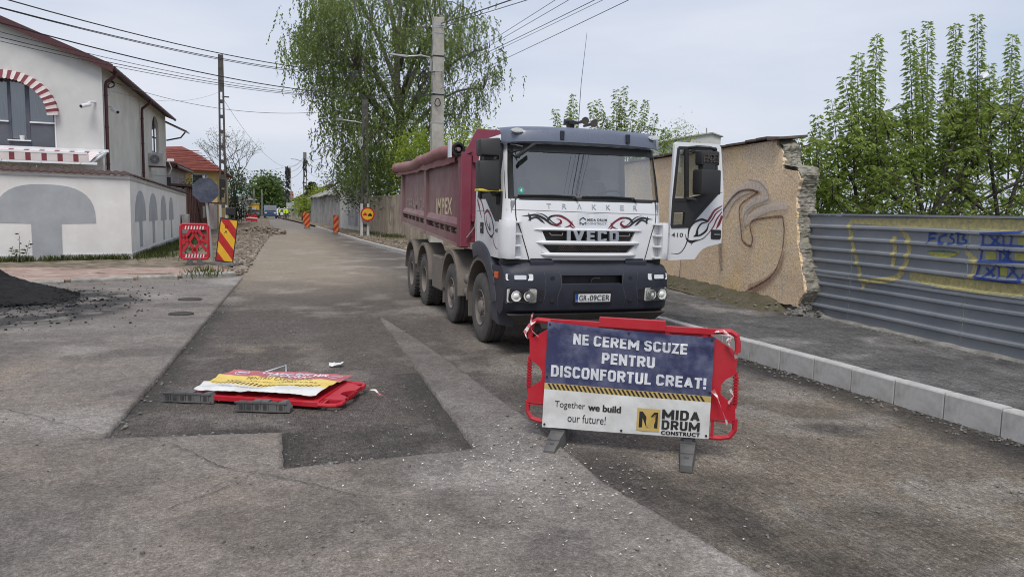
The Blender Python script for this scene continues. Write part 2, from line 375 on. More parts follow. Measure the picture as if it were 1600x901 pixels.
# the milled carriageway, near part (fine) and far part (coarse)
def road_attrs(X, Y):
    n1 = vn(X, Y, .7, 1); n2 = vn(X, Y, 2.2, 2); n3 = vn(X, Y, .25, 3)
    dirt = sm(17, 26, Y+4*n1)*(1-sm(50, 80, Y))*sm(4.6, 1.2, X)*1.15
    right = sm(2.5, 3.4, X+.5*n2)*(1-sm(8.5, 13, Y))
    dirt = np.maximum(dirt, right*(.12+.80*sm(.38, .66, n1*.7+n3*.3)))
    dirt = np.maximum(dirt, .5*blob(X, Y, -.2, 10.9, 1.1, .6, .2)*sm(.35,.6,n2))
    dirt = dirt*(.55+.6*n2)
    dust = .55*sm(.50, .72, n1*.6+n2*.4)*sm(12.5, 15, Y)*(1-sm(40, 60, Y)*.5)
    dust = np.maximum(dust, .35*blob(X, Y, 2.6, 9.9, 1.8, .22, 0, .7)*sm(.3,.55,n2))
    dust = np.maximum(dust, .45*sm(48, 62, Y)*(.5+.6*n1))
    dust = np.maximum(dust, .55*right*sm(.50, .68, vn(X, Y, 1.7, 9)))
    dust = np.maximum(dust, .4*sm(.52,.75,n2)*sm(4.6,3.6,np.abs(X-1.0))*(1-sm(9,14,Y))*.7)
    dust = np.maximum(dust, .55*blob(X, Y, 1.9, 5.7, 1.0, .5, .3, .8)*sm(.25,.6,n2))
    tar = .75*blob(X, Y, 5.25, 5.7, .62, .34, -.5, .75)*sm(.30,.55,n2)
    tar = np.maximum(tar, .72*sm(.80, .30, kerb_x(Y)-X+.35*(n1-.5))*(1-sm(9.5,12,Y))*sm(.12,.4,n2))
    tar = np.maximum(tar, .34*sm(.52, .70, vn(X, Y, 1.1, 8))*(X > 2.4)*(1-sm(10, 14, Y)))
    tar = np.maximum(tar, .6*sm(.42, .12, np.abs(X-(2.75+.32*(4.6-Y))+.25*(n1-.5)))*(1-sm(5.0,6.2,Y))*sm(.2,.45,n2))
    tar = np.maximum(tar, .45*blob(X, Y, 2.9, 7.5, .9, 1.5, 0, .8)*n2*1.5)
    tar = np.maximum(tar, .5*blob(X, Y, .8, 6.4, 1.0, .55, 0, .6)*sm(.3,.6,n1))
    edge = np.minimum(np.abs(X-np.interp(Y,[6.88,9.05,12,20.9],[-1.44,-1.35,-1.25,-.97])), np.where(Y < 9, np.where(X < 0, np.abs(Y-6.8), np.hypot(np.maximum(0,X-1.5), Y-5.8)), 9))
    edge = np.minimum(edge, np.where((Y < 6.8), np.abs(X-.03), 9)); edge = np.minimum(edge, np.where((Y > 5.8) & (Y < 9), np.abs(X-1.55-.03*(Y-5.8)), 9))
    tar = np.maximum(tar, .55*sm(.42, .06, edge+.25*(n2-.5))*(1-sm(14, 20, Y)))
    groove = np.clip(.25+right*.75*sm(.3,.6,vn(X,Y,.5,7))+blob(X, Y, .5, 7.6, 2.2, 2.2)*.3, 0, 1)
    return dict(dirt=np.clip(dirt,0,.9), dust=np.clip(dust,0,.8), tar=np.clip(tar,0,.9), groove=groove)
def road_part(name, y0, y1, step, x0=-1.9):
    ys = np.arange(y0, y1+step*.5, step); us = np.linspace(0, 1, int((6.9-x0)/max(step,.05))+1)
    Y = np.repeat(ys[:,None], len(us), 1); XR = kerb_x(Y)+.1; XL = x0 - .0*Y; X = XL+(XR-XL)*us[None,:]
    Z = .016*(vn(X, Y, 1.3, 11)-.5)+.014*(vn(X, Y, 7, 12)-.5)
    if step < .1: Z = Z+.007*(vn(X, Y, 22, 13, 2)-.5)
    return grid_mesh(name, 'milled_asphalt', X, Y, Z, road_attrs(X, Y))
road_part('road', 1.0, 15.0, .042)
road_part('road', 15.0, 140.0, .22)

# unmilled slabs of old asphalt left standing about 3 cm proud of the milled lane
AP = .042
def apron_attrs(X, Y):
    n1 = vn(X, Y, .8, 21); n2 = vn(X, Y, 2.5, 22); n3 = vn(X, Y, .3, 23)
    dirt = .75*blob(X, Y, -4.4, 9.4, 2.6, 1.5, .1, .8)*sm(.3,.62,n1)+.45*sm(.52,.75,n3)*n2+.4*sm(3.9,2.8,Y)*sm(.35,.7,n1)
    dust = .35*sm(.55,.75,n1)+.55*blob(X, Y, -2.6, 13.3, 2.2, 1.0, .2, .8)*n2+.35*sm(16,19,Y)*n1+.5*blob(X,Y,1.95,6.0,.5,1.1,0,.7)*n2
    tar = .95*blob(X, Y, -5.4, 16.2, 3.1, 3.6, .25, .22)*sm(.22,.5,n2+.3*blob(X,Y,-6,17,2.2,2.5))
    tar = np.maximum(tar, .34*sm(.52,.68,vn(X,Y,1.2,24)))
    tar = np.maximum(tar, .22*sm(.5,.62,vn(X,Y,.45,25)))
    return dict(dirt=np.clip(dirt,0,.85), dust=np.clip(dust,0,.7), tar=np.clip(tar,0,.95), groove=0*X)
def apron(xl, xr, yb, yt, nx, ny, edges):
    """patch between x=xl..xr(y) and y=yb..yt(x); edges: outer sides given a ragged broken skirt"""
    us = np.linspace(0,1,nx); vs = np.linspace(0,1,ny); U, V = np.meshgrid(us, vs)
    f = lambda g, t: g(t) if callable(g) else g+0*t
    Ya = f(yb, 0*U); X = f(xl, Ya); Y = f(yb, 0*U)+(V*1.0)*(f(yt, 0*U)-f(yb, 0*U))
    XL, XR = f(xl, Y), f(xr, Y); X = XL+(XR-XL)*U
    if callable(yt): Y = yb+V*(yt(X)-yb)
    jit = .012*(vn(X, Y, 5, 31)-.5)+.016*(vn(X, Y, 28, 32, 2)-.5)
    if 'r' in edges: X[:,-1] += jit[:,-1]*1.6
    if 'l' in edges: X[:,0] += jit[:,0]*1.6
    if 't' in edges: Y[-1,:] += jit[-1,:]*1.6
    Z = AP+.012*(vn(X, Y, .8, 33)-.5)+.006*(vn(X, Y, 5, 34)-.5)
    def skirt(Xa, Ya_, Za, dx, dy, axis, first):
        xa = (Xa[0] if first else Xa[-1]) if axis == 0 else (Xa[:,0] if first else Xa[:,-1])
        ya = (Ya_[0] if first else Ya_[-1]) if axis == 0 else (Ya_[:,0] if first else Ya_[:,-1])
        w = .003+.008*vn(xa, ya, 12, 35, 2)
        row = (xa+dx*w, ya+dy*w, 0*xa-.02)
        st = np.vstack if axis == 0 else np.hstack
        rs = [r[None,:] if axis == 0 else r[:,None] for r in row]
        return tuple(st([r, A] if first else [A, r]) for A, r in zip((Xa, Ya_, Za), rs))
    if 'r' in edges: X, Y, Z = skirt(X, Y, Z, 1, 0, 1, False)
    if 'l' in edges: X, Y, Z = skirt(X, Y, Z, -1, 0, 1, True)
    if 't' in edges: X, Y, Z = skirt(X, Y, Z, 0, 1, 0, False)
    return grid_mesh('old_asphalt', 'old_asphalt', X, Y, Z, apron_attrs(X, Y))
eL = lambda y: np.interp(y, [6.88, 8.0, 9.05, 12, 20.9, 22.0], [-1.44, -1.40, -1.35, -1.25, -.97, -.94])
apron(-14.0, eL, 6.86, 21.9, 260, 300, 'r')
eT = lambda x: np.interp(x, [-14, -1.44, .02], [6.88, 6.88, 6.71])
apron(-14.0, .02, 1.0, 5.75, 280, 130, '')
apron(-14.0, .02, 5.75, eT, 280, 40, 'tr')
apron(.02, 1.58, 1.0, lambda x: np.interp(x, [.02, 1.58], [5.75, 5.86]), 50, 130, 't')
apron(1.58, lambda y: np.interp(y, [1.0, 3.2, 4.9], [3.0, 2.62, 2.31]), 1.0, 5.86, 34, 130, 'r')
apron(lambda y: np.interp(y, [5.8, 13.6], [1.59, 1.80]), lambda y: np.interp(y, [4.9, 6.5, 9.8, 11.1, 13.6], [2.31, 2.31, 2.15, 2.05, 1.83]), 5.8, 13.6, 18, 220, 'lrt')

# hairline cracks in the old asphalt
def crack(pts, w=.007):
    A, B = stroke([(p.x, p.y) for p in pts], [w*rng.uniform(.5,1.3) for _ in pts], 10)
    jx = [(rng.uniform(-.012,.012), rng.uniform(-.012,.012)) for _ in A]
    z = AP+.013
    tag(MB().strip([(a[0]+j[0],a[1]+j[1],z) for a,j in zip(A,jx)], [(b[0]+j[0],b[1]+j[1],z) for b,j in zip(B,jx)]).build('crack', 'crack_dark'), kind='structure')
crack([gr(228,690), gr(290,710), gr(345,738), gr(400,748), gr(470,762), gr(560,785)], .008)
crack([gr(400,748), gr(345,775), gr(270,803)], .006)
crack([gr(0,645), gr(70,662), gr(158,688)], .006)

# manhole-like sunken covers in the side street mouth
def cover(p, r, label):
    t = thing('manhole_cover', label, 'manhole cover', (p.x, p.y, AP+.010), 0, 'sunken covers in the side street')
    MB().lathe([(0,0),(.004,0),(.004,r*.82),(-.01,r*.82)], 'z', n=20).build('lid', 'crack_dark', t)
    MB().lathe([(-.01,r*.86),(.006,r*.86),(.006,r),(-.01,r)], 'z', n=20).build('rim', 'crack_dark', t)
cover(gr(297,471), .24, 'farther of the two dark round covers sunk in the side street asphalt')
cover(gr(283,494), .22, 'nearer of the two dark round covers sunk in the side street asphalt')

# left sidewalk of small red-brown pavers round the corner, with broken kerb stones
SW = .11
wallF = lambda x: np.interp(x, [-30,-8.2,-4.75], [17.9, 26.45, 27.95])
kl = [(-30,17.0),(-8.0,19.6),(-4.93,20.45),(-3.2,21.05),(-1.15,21.9)]
klx = [p[0] for p in kl]; kly = [p[1] for p in kl]
kerbF = lambda x: np.interp(x, klx, kly)
side = MB(); poly = [(-30,17.2)]+[(x,kerbF(x)+.16) for x in (-8,-4.93,-3.2,-1.25)]+[(-1.2,24.2),(-2.2,26.0),(-4.7,28.2),(-8.2,26.7),(-30,18.3+7)]
side.prism(poly, lambda p: (p[0],p[1],SW-.012), lambda p: (p[0],p[1],-.08))
sidewalk = tag(side.build('sidewalk', 'earth'), kind='structure')
pv = MB()
for j in range(54):
    y = 19.6+j*.112
    for i in range(62):
        x = -13.0+i*.212+(j % 2)*.106
        if x > -1.35-(max(0,y-23.5))*.7: continue
        if y < kerbF(x)+.26 or y > wallF(x)-.45-.35*fbm(x*.7,y*.3): continue
        if fbm(x*.8, y*.8, 3) > .42: continue
        dz = .008*fbm(x*1.5, y*1.5)+rng.uniform(-.003,.004); w, h = .101, .051
        pv.add([(x-w,y-h,SW-.02),(x+w,y-h,SW-.02),(x+w,y+h,SW-.02),(x-w,y+h,SW-.02),(x-w,y-h,SW+dz),(x+w,y-h,SW+dz),(x+w,y+h,SW+dz),(x-w,y+h,SW+dz)],
               [(4,5,6,7),(0,1,5,4),(1,2,6,5),(2,3,7,6),(3,0,4,7)])
tag(pv.build('pavers', 'paver', sidewalk, normals=False), kind='stuff')
for a, b, zz in (((-9.6,19.35),(-7.3,19.85),0), ((-7.2,19.9),(-5.0,20.45),-.03), ((-4.85,20.5),(-3.55,20.98),0), ((-3.42,21.0),(-2.55,21.36),.015), ((-2.4,21.42),(-1.75,21.72),.05), ((-1.72,21.68),(-1.12,21.98),.035)):
    k = MB(); a, b = Vector((*a,0)), Vector((*b,0)); d = (b-a); n_ = max(4, int(d.length/.12)); nn = Vector((-d.y,d.x,0)).normalized()
    A = []; Bq = []
    sec = lambda t: [a+d*t+nn*(o_+.025*fbm(t*9+a.x, o_*5))+Vector((0,0,z_+zz+.02*fbm(t*7, a.y+z_))) for o_, z_ in ((0,-.05),(0,.10),(.03,.135),(.20,.14),(.23,-.05))]
    rings = [sec(i/n_) for i in range(n_+1)]
    vv = [p for r_ in rings for p in r_]
    ff = [(i*5+j, i*5+(j+1)%5, (i+1)*5+(j+1)%5, (i+1)*5+j) for i in range(n_) for j in range(5)]+[(0,1,2,3,4), tuple(n_*5+j for j in (4,3,2,1,0))]
    k.add(vv, ff).build('kerb_stone', 'old_concrete', sidewalk)

# left verge: torn-up earth between the garden walls and the carriageway
ys = np.arange(22.2, 140, .22); us = np.linspace(0,1,46); Yg = np.repeat(ys[:,None],46,1); Xl = -12.0; Xr = np.interp(Yg,[22,24,40,60,140],[-1.05,-.95,-.75,-.3,-1.5])
Xg = Xl+(Xr-Xl)*us[None,:]**.8
Zg = .02+.11*sm(0,.9,Xr-Xg)+.10*(vn(Xg,Yg,1.3,41)-.5)*sm(0,.5,Xr-Xg)+.07*(vn(Xg,Yg,5,42)-.5)*sm(0,.5,Xr-Xg)
Zg = np.where(Yg < 24.2, np.minimum(Zg, .07), Zg)-.025*(1-sm(0,.3,Xr-Xg))
grid_mesh('verge_left', 'earth', Xg, Yg, Zg)

# right pavement and the earth verge farther along
FX = lambda y: np.interp(y, [-3, 6.6, 10.9, 12, 17, 24, 40, 55, 90, 140], [8.2, 8.95, 9.3, 9.9, 10.3, 10.2, 8.4, 7.0, 4.6, 2.4])
def right_sheet(name, mat, y0, y1, step, amp):
    ys = np.arange(y0, y1+step*.5, step); us = np.linspace(0,1,60); Y = np.repeat(ys[:,None],60,1)
    XL = kerb_x(Y)+.155; XR = FX(Y)+1.4; X = XL+(XR-XL)*us[None,:]
    Z = kerb_h(Y)-.012+.02*us[None,:]*3*.7+amp*(vn(X,Y,1.1,51)-.5)*sm(0,.12,us)[None,:]+amp*.6*(vn(X,Y,5,52)-.5)*sm(0,.08,us)[None,:]
    n1 = vn(X,Y*.6,1.0,53); n2 = vn(X,Y,3,54)
    return grid_mesh(name, mat, X, Y, Z, dict(dirt=.6*sm(.5,.75,n1)*n2+.6*sm(.85,.98,us)[None,:]*n2, dust=.75*sm(.45,.75,n2*.5+n1*.5), tar=.5*sm(.55,.8,vn(X,Y,1.6,55)), groove=1+0*X))
right_sheet('pavement', 'pavement_asphalt', -2.0, 22.0, .08, .035)
right_sheet('verge_right', 'earth', 22.0, 140.0, .2, .14)

# new kerb stones along the right side, one by one
kerb = tag(MB().box(0,.12,0,.02,-.09,-.07).build('kerb_foundation', 'kerb_concrete', loc=(6.9,2,0)), kind='structure'); kerb.name = 'kerb'
KL = .62
kst = MB().prism([(0,-.08),(0,.262),(.012,.28),(.15,.28),(.15,-.08)], lambda p: (p[0],-KL/2+.006,p[1]), lambda p: (p[0],KL/2-.006,p[1])).build('kerb_stone', 'kerb_concrete', kerb, bevel=.008)
y = -2.0; first = True
while y < 75:
    h = float(kerb_h(y)); x = float(kerb_x(y)); ang = math.atan2(float(kerb_x(y+KL)-x), KL)
    loc = (x-6.9+rng.uniform(-.004,.004), y-2, h-.28+rng.uniform(-.004,.004)); rot = (rng.uniform(-.004,.004), rng.uniform(-.008,.008), -ang)
    if first: kst.location = loc; kst.rotation_euler = rot; first = False
    else: share(kst, 'kerb_stone', kerb, loc, rot)
    y += KL

# heap of black asphalt at the left edge
ys = np.arange(12.2, 21.0, .045); xs = np.arange(-10.0, -2.2, .045); X, Y = np.meshgrid(xs, ys)
d = np.sqrt(((X+6.35)/2.35)**2+((Y-17.4)/2.1)**2)
hh = .98*np.clip(1-d,0,1)**1.2+.05*np.clip(1-np.sqrt(((X+4.9)/2.4)**2+((Y-16.0)/3.0)**2),0,1)*sm(.40,.60,vn(X,Y,1.6,64))
nzz = vn(X,Y,2.5,61)
hh = hh*(.82+.36*nzz)+.05*(vn(X,Y,9,62)-.5)*sm(0,.1,hh)+.05*(vn(X,Y,18,63,3)-.5)*sm(0,.06,hh)
keep = ((hh[:-1,:-1]+hh[1:,1:]+hh[1:,:-1]+hh[:-1,1:])/4 > .012+.03*vn(X[:-1,:-1],Y[:-1,:-1],6,65))
z0 = np.zeros_like(X)
heap = grid_mesh('asphalt_heap', 'fresh_tar', X, Y, AP-.012+hh, dict(dirt=z0,dust=z0,tar=z0,groove=z0), kind=None, keep=keep)
tag(heap, 'heap of loose black asphalt tipped at the left edge of the side street', 'asphalt heap')

# ---- loose stones, gravel and flakes
def rock_verts(r, seed):
    rr = random.Random(seed); v = []
    for a in range(3):
        for b in range(5):
            t = b*1.2566+rr.uniform(-.3,.3); ph = (-.55, .1, .75)[a]+rr.uniform(-.12,.12); q = r*rr.uniform(.75,1.2)
            v.append((q*math.cos(t)*math.cos(ph), q*math.sin(t)*math.cos(ph), q*.7*math.sin(ph)))
    f = [(a*5+b, a*5+(b+1)%5, (a+1)*5+(b+1)%5, (a+1)*5+b) for a in range(2) for b in range(5)]+[(10,11,12,13,14),(4,3,2,1,0)]
    return v, f
ROCKS = [rock_verts(1.0, k) for k in range(12)]
def put_rock(mb, x, y, z, r):
    v, f = ROCKS[rng.randrange(12)]; a = rng.uniform(0,6.28); c, s_ = math.cos(a)*r, math.sin(a)*r; fl = r*rng.uniform(.6,1.2)
    mb.add([(x+p[0]*c-p[1]*s_, y+p[0]*s_+p[1]*c, z+p[2]*fl) for p in v], f)
hp = MB()
for _ in range(900):
    x = -4.6+rng.gauss(0,1.3); y = 16.2+rng.gauss(0,1.6)
    if x < -2.2: put_rock(hp, x, y, AP+.01, rng.choice((.008,.012,.016,.024)))
for _ in range(700):
    a = rng.uniform(-1.9,1.1); q = rng.uniform(.75,1.02); put_rock(hp, -6.35+2.35*q*math.cos(a), 17.4+2.1*q*math.sin(a), AP+.02+.9*max(0,1-q)**1.2, rng.choice((.015,.02,.03)))
tag(hp.build('asphalt_crumbs', 'fresh_tar', normals=False), 'black asphalt crumbs spilled round the heap', kind='stuff')
g1 = MB()
for _ in range(1900):
    x = rng.uniform(-1.2,6.4); y = rng.uniform(2.4,14)
    if fbm(x*1.3,y*1.3,5) < .02: continue
    put_rock(g1, x, y, .008+(AP if (1.6<x<2.3 and y<13) or (x<1.58 and y<5.8) else 0), rng.choice((.006,.008,.008,.011,.016)))
for _ in range(500):
    x = rng.uniform(-6,1.0); y = rng.uniform(3,20); put_rock(g1, x, y, AP+.006, rng.choice((.006,.007,.009,.013)))
for _ in range(260):   # crumbs along the cut edges
    t = rng.random(); e = rng.randrange(3)
    if e == 0: yy = 6.9+t*13; x, y = float(eL(yy))+abs(rng.gauss(.05,.05)), yy
    elif e == 1: x, y = -1.4+t*1.4, 6.87-t*.16+abs(rng.gauss(.03,.05))
    else: x, y = .05+t*1.4, 5.77+abs(rng.gauss(.03,.06))
    put_rock(g1, x, y, .012, rng.uniform(.007,.022))
for _ in range(240):
    y = rng.uniform(3,10); put_rock(g1, float(kerb_x(y))-abs(rng.gauss(.08,.12)), y, .012, rng.uniform(.008,.022))
tag(g1.build('gravel', 'rubble_grey', normals=False), 'loose grey gravel strewn over the milled road', kind='stuff')
fl = MB()
for _ in range(430):
    if rng.random() < .62: x, y = rng.gauss(1.95,.55), rng.gauss(5.15,.75)
    else: x, y = rng.uniform(0,4.5), rng.uniform(2.8,7.5)
    z = AP+.013 if (x < 2.3) else .014; a = rng.uniform(0,3.14); l, w = rng.uniform(.007,.017), rng.uniform(.003,.007)
    if x < 1.5 and y > 5.7: z = .014
    c, s_ = math.cos(a), math.sin(a); t = rng.uniform(-.004,.006)
    fl.add([(x+c*l,y+s_*l,z+t),(x-s_*w,y+c*w,z+.004),(x-c*l,y-s_*l,z-t*.3),(x+s_*w,y-c*w,z+.002)], [(0,1,2,3)])
tag(fl.build('petals', 'white_flake', normals=False), 'tiny white petals scattered on the old asphalt', kind='stuff')
pr = MB()
for _ in range(2600):
    y = 22.5+60*rng.random()**1.5; xr = float(np.interp(y,[22,24,40,60,140],[-1.05,-.95,-.75,-.3,-1.5])); x = xr-abs(rng.gauss(.1,.9))
    if x < -4.5 or (y < 26.5 and x < -1.3): continue
    put_rock(pr, x, y, .04+.09*min(1,max(0,(xr-x)/.9)), rng.choice((.04,.05,.06,.08,.12)))
for _ in range(900):
    y = rng.uniform(21,70); put_rock(pr, float(kerb_x(y))+.3+abs(rng.gauss(0,1.0)), y, float(kerb_h(y))+.02, rng.choice((.03,.04,.06,.09)))
tag(pr.build('verge_stones', 'rock', normals=False), 'broken stones strewn along the torn up verges', kind='stuff')
ph = MB()
for _ in range(420):
    x = rng.uniform(-3.4,.55); y = 57+rng.gauss(0,1.6); hgt = .55*max(0,1-abs((x+1.0)/2.0)**1.6)*max(0,1-abs(y-57)/4)
    put_rock(ph, x, y, rng.uniform(0,hgt)+.03, rng.uniform(.07,.17))
tag(ph.build('rubble_heap', 'rock', normals=False), 'heap of broken paving rubble lying across the far left lane', cat='rubble heap', kind='stuff')

# ================================================================== the dump truck
def dusty(name, base, dust, amt, rough=.5, yr=None, zr=None, coat=0, scale=3.0, metal=0):
    """paint with road dust: the dust grows along y (yr) or towards low z (zr) and breaks up with noise"""
    mt, nt, b, o = new_mat(name)
    t = nt.nodes.new('ShaderNodeTexCoord'); t.name = 'TCO'
    sx = nt.nodes.new('ShaderNodeSeparateXYZ'); nt.links.new(t.outputs['Object'], sx.inputs[0])
    f = ramp(nt, noise_node(nt, scale, 8, .65), [(.25, amt*.35), (.75, amt)])
    def mr(sock, a, b_):
        n = nt.nodes.new('ShaderNodeMapRange'); n.inputs['From Min'].default_value = a; n.inputs['From Max'].default_value = b_
        nt.links.new(sock, n.inputs['Value']); return n.outputs[0]
    if yr: f = mix(nt, 1.0, f, mr(sx.outputs[1], *yr), 'MULTIPLY')
    if zr: f = mix(nt, 1.0, f, mr(sx.outputs[2], *zr), 'MULTIPLY')
    nt.links.new(mix(nt, f, base, dust), b.inputs['Base Color']); b.inputs['Roughness'].default_value = rough; b.inputs['Metallic'].default_value = metal
    rr = ramp(nt, noise_node(nt, 6, 4), [(.3, rough-.08), (.7, rough+.12)]); nt.links.new(rr, b.inputs['Roughness'])
    if coat: b.inputs['Coat Weight'].default_value = coat; b.inputs['Coat Roughness'].default_value = .1
    return mt
DUST = (.30,.25,.205)
dusty('cab_white', (.74,.75,.77), (.50,.47,.43), .38, .34, zr=(2.6,1.3), coat=.3)
dusty('navy_plastic', (.010,.013,.027), (.11,.105,.105), .16, .50)
dusty('fender_grey', (.030,.034,.052), (.15,.145,.14), .30, .55)
dusty('visor_plastic', (.085,.105,.16), (.25,.26,.29), .30, .28, coat=.3, scale=2.0)
dusty('black_plastic', (.012,.012,.013), (.10,.095,.09), .18, .5)
dusty('maroon_side', (.15,.015,.036), (.27,.195,.18), 1.0, .55, yr=(2.0,4.6), scale=1.8)
dusty('maroon_front', (.21,.018,.050), (.30,.19,.18), .22, .45)
dusty('maroon_tarp', (.22,.060,.068), (.36,.25,.215), .62, .75, yr=(1.5,6))
dusty('rail_dust', (.16,.05,.055), (.36,.29,.235), 1.1, .7, yr=(1.0,4.5))
dusty('tyre', (.024,.023,.023), (.16,.143,.127), .62, .85, scale=7)
dusty('rim', (.11,.105,.10), (.24,.20,.165), .9, .7, scale=6)
dusty('mudguard', (.075,.068,.062), (.22,.185,.15), .85, .75)
dusty('chassis', (.016,.016,.017), (.12,.10,.085), .55, .75)
M('chrome_letter', (.42,.43,.45), (.52,.53,.55), 8, .32, metal=.8)
M('black_print', (.010,.010,.012), (.02,.02,.022), 9, .5)
M('red_print', (.155,.010,.022), (.20,.016,.030), 9, .45)
M('yellow_plastic', (.62,.48,.03), (.72,.56,.05), 6, .5)
M('orange_lens', (.55,.10,.02), (.65,.14,.02), 8, .25)
M('sticker_white', (.62,.64,.68), (.68,.70,.73), 5, .4)
M('bed_letter', (.70,.56,.34), (.55,.43,.30), 5, .7, dirt=(.26,.20,.185), dscale=4, damt=.8)
M('bed_letter_faded', (.34,.255,.225), (.30,.215,.20), 5, .75)
M('lamp_bowl', (.66,.66,.61), (.80,.80,.75), 25, .28, metal=.1)
M('plate_white', (.72,.73,.74), (.78,.78,.78), 5, .4)
M('plate_blue', (.015,.06,.30), (.02,.07,.34), 5, .4)
M('seat_cloth', (.13,.135,.145), (.19,.195,.21), 30, .9)
M('dashboard_grey', (.22,.225,.235), (.28,.285,.295), 6, .6)
M('green_sticker', (.02,.24,.17), (.03,.28,.20), 6, .4)
M('cab_liner', (.36,.37,.38), (.44,.45,.45), 4, .85)
M('mirror_glass', (.5,.52,.55), None, rough=.03, metal=1.0)
glass_mat('windscreen_glass', (.74,.80,.80), .012, .19, 1.55)
glass_mat('side_glass', (.70,.75,.74), .02, .05, 1.45)
glass_mat('lens_glass', (.92,.93,.92), .05, .06, 1.45)

TX, TY = 4.25, 9.65
truck = thing('dump_truck', 'white four axle dump truck with maroon tipper and open door', 'dump truck', (TX, TY, 0))
def T(mb, name, mat, parent=None, **k): return mb.build(name, mat, parent or truck, **k)

# ---- cab shell
ZR = [1.38, 1.48, 1.60, 1.645, 1.79, 1.92, 2.05, 2.22, 2.60, 3.00, 3.08, 3.16, 3.21]
YF = [.00, .00, .005, .008, .015, .02, .03, .06, .155, .26, .31, .44, .70]
HW = [1.25, 1.25, 1.25, 1.25, 1.25, 1.25, 1.25, 1.25, 1.235, 1.20, 1.185, 1.12, .98]
yf = lambda z: float(np.interp(z, ZR, YF)); hw = lambda z: float(np.interp(z, ZR, HW))
CR, XC = .30, 1.0       # corner depth and where the corner starts
def front_y(x, z):
    a = abs(x); w = hw(z)
    if a <= XC: return yf(z)+.09*(a/XC)**2
    s_ = min(1.0, (a-XC)/(w-XC)); return yf(z)+.09+CR*(1-math.sqrt(1-s_*s_))*.9
def plan(z):
    w = hw(z); pts = []
    for y in (1.70, 1.50, 1.22, .85): pts.append((-w, y))
    arc = [math.sin(k*math.pi/2/6) for k in range(6, 0, -1)]
    for s_ in arc: x = XC+(w-XC)*s_; pts.append((-x, front_y(x, z)))
    for x in (-XC, -.72, -.48, -.24, 0, .24, .48, .72, XC): pts.append((x, front_y(x, z)))
    for s_ in arc[::-1]: x = XC+(w-XC)*s_; pts.append((x, front_y(x, z)))
    for y in (.85, 1.22, 1.50, 1.70): pts.append((w, y))
    return pts
cols = len(plan(2.0)); V = []; Fs = []
for z in ZR: V += [(x, y, z) for x, y in plan(z)]
LW0, RW0 = 1, cols-4       # side window columns
for i in range(len(ZR)-1):
    z0, z1 = ZR[i], ZR[i+1]
    for j in range(cols-1):
        xm = (V[i*cols+j][0]+V[i*cols+j+1][0])/2; front = 10 <= j+1 and j <= cols-11
        if 2.2 < (z0+z1)/2 < 3.0 and 7 <= j <= cols-9: continue                                   # windscreen
        if 2.2 < (z0+z1)/2 < 3.0 and j in (1, 2, 3, 4): continue                                    # left side window
        if z1 <= 3.0 and cols-6 <= j <= cols-3: continue                                           # doorway of the open door
        if abs(xm) < .72 and ((z0 >= 1.645 and z1 <= 1.79) or (z0 >= 1.48 and z1 <= 1.60)): continue   # grille openings
        Fs.append((i*cols+j, i*cols+j+1, (i+1)*cols+j+1, (i+1)*cols+j))
top = (len(ZR)-1)*cols; Fs.append(tuple(range(top, top+cols)))
for i in range(len(ZR)-1): Fs.append((i*cols, (i+1)*cols, (i+1)*cols+cols-1, i*cols+cols-1))   # rear wall
Fs.append(tuple(range(cols-1, -1, -1)))
cab = MB().add(V, Fs); cab_o = T(cab, 'cab_shell', 'cab_white', smooth=35)
# glass, slightly inside
ws = MB()
wsz = [2.22, 2.41, 2.60, 2.80, 3.00]; xs_ = [-1.17,-1.1,-1.02,-.9,-.7,-.45,-.2,0,.2,.45,.7,.9,1.02,1.1,1.17]
def on_front(x, z, d): return (x, front_y(x, z)-d, z)
v = [on_front(x, z, -.012) for z in wsz for x in xs_]; n_ = len(xs_)
ws.add(v, [(i*n_+j, i*n_+j+1, (i+1)*n_+j+1, (i+1)*n_+j) for i in range(len(wsz)-1) for j in range(n_-1)])
wsc = T(ws, 'windscreen', 'windscreen_glass', smooth='all')
def decal(mb, pts2, width, surf, d=.004, n=16):
    A, B = stroke(pts2, width, n); mb.strip([surf(a[0], a[1], d) for a in A], [surf(b[0], b[1], d) for b in B]); return mb
trim = MB()
for sx in (-1, 1): decal(trim, [(sx*1.155, 2.22), (sx*1.15, 2.6), (sx*1.135, 3.0)], [.10]*3, on_front, .001)
decal(trim, [(-1.15, 2.95), (0, 2.95), (1.15, 2.95)], [.12]*3, on_front, .001)
decal(trim, [(-1.15, 2.232), (0, 2.232), (1.15, 2.232)], [.05]*3, on_front, .001)
T(trim, 'windscreen_trim', 'black_plastic', wsc)
sd = MB(); decal(sd, [(-.66, 2.905), (.35, 2.905)], [.035]*2, on_front, .006, 8)
T(sd, 'sun_strip', 'black_print', wsc)
def ring_pts(cx, cz, r, n=20): return [(cx+r*math.cos(2*math.pi*k/n), cz+r*math.sin(2*math.pi*k/n)) for k in range(n)]
T(MB().add([on_front(x, z, -.006) for x, z in ring_pts(-1.0, 2.34, .045)], [tuple(range(20))]), 'emission_sticker', 'green_sticker', wsc)
v, f = fit_text('4', -1.018, -.984, 2.318, 2.362, .02); T(MB().add([on_front(p[0], p[1], -.003) for p in v], f), 'sticker_number', 'sticker_white', wsc)
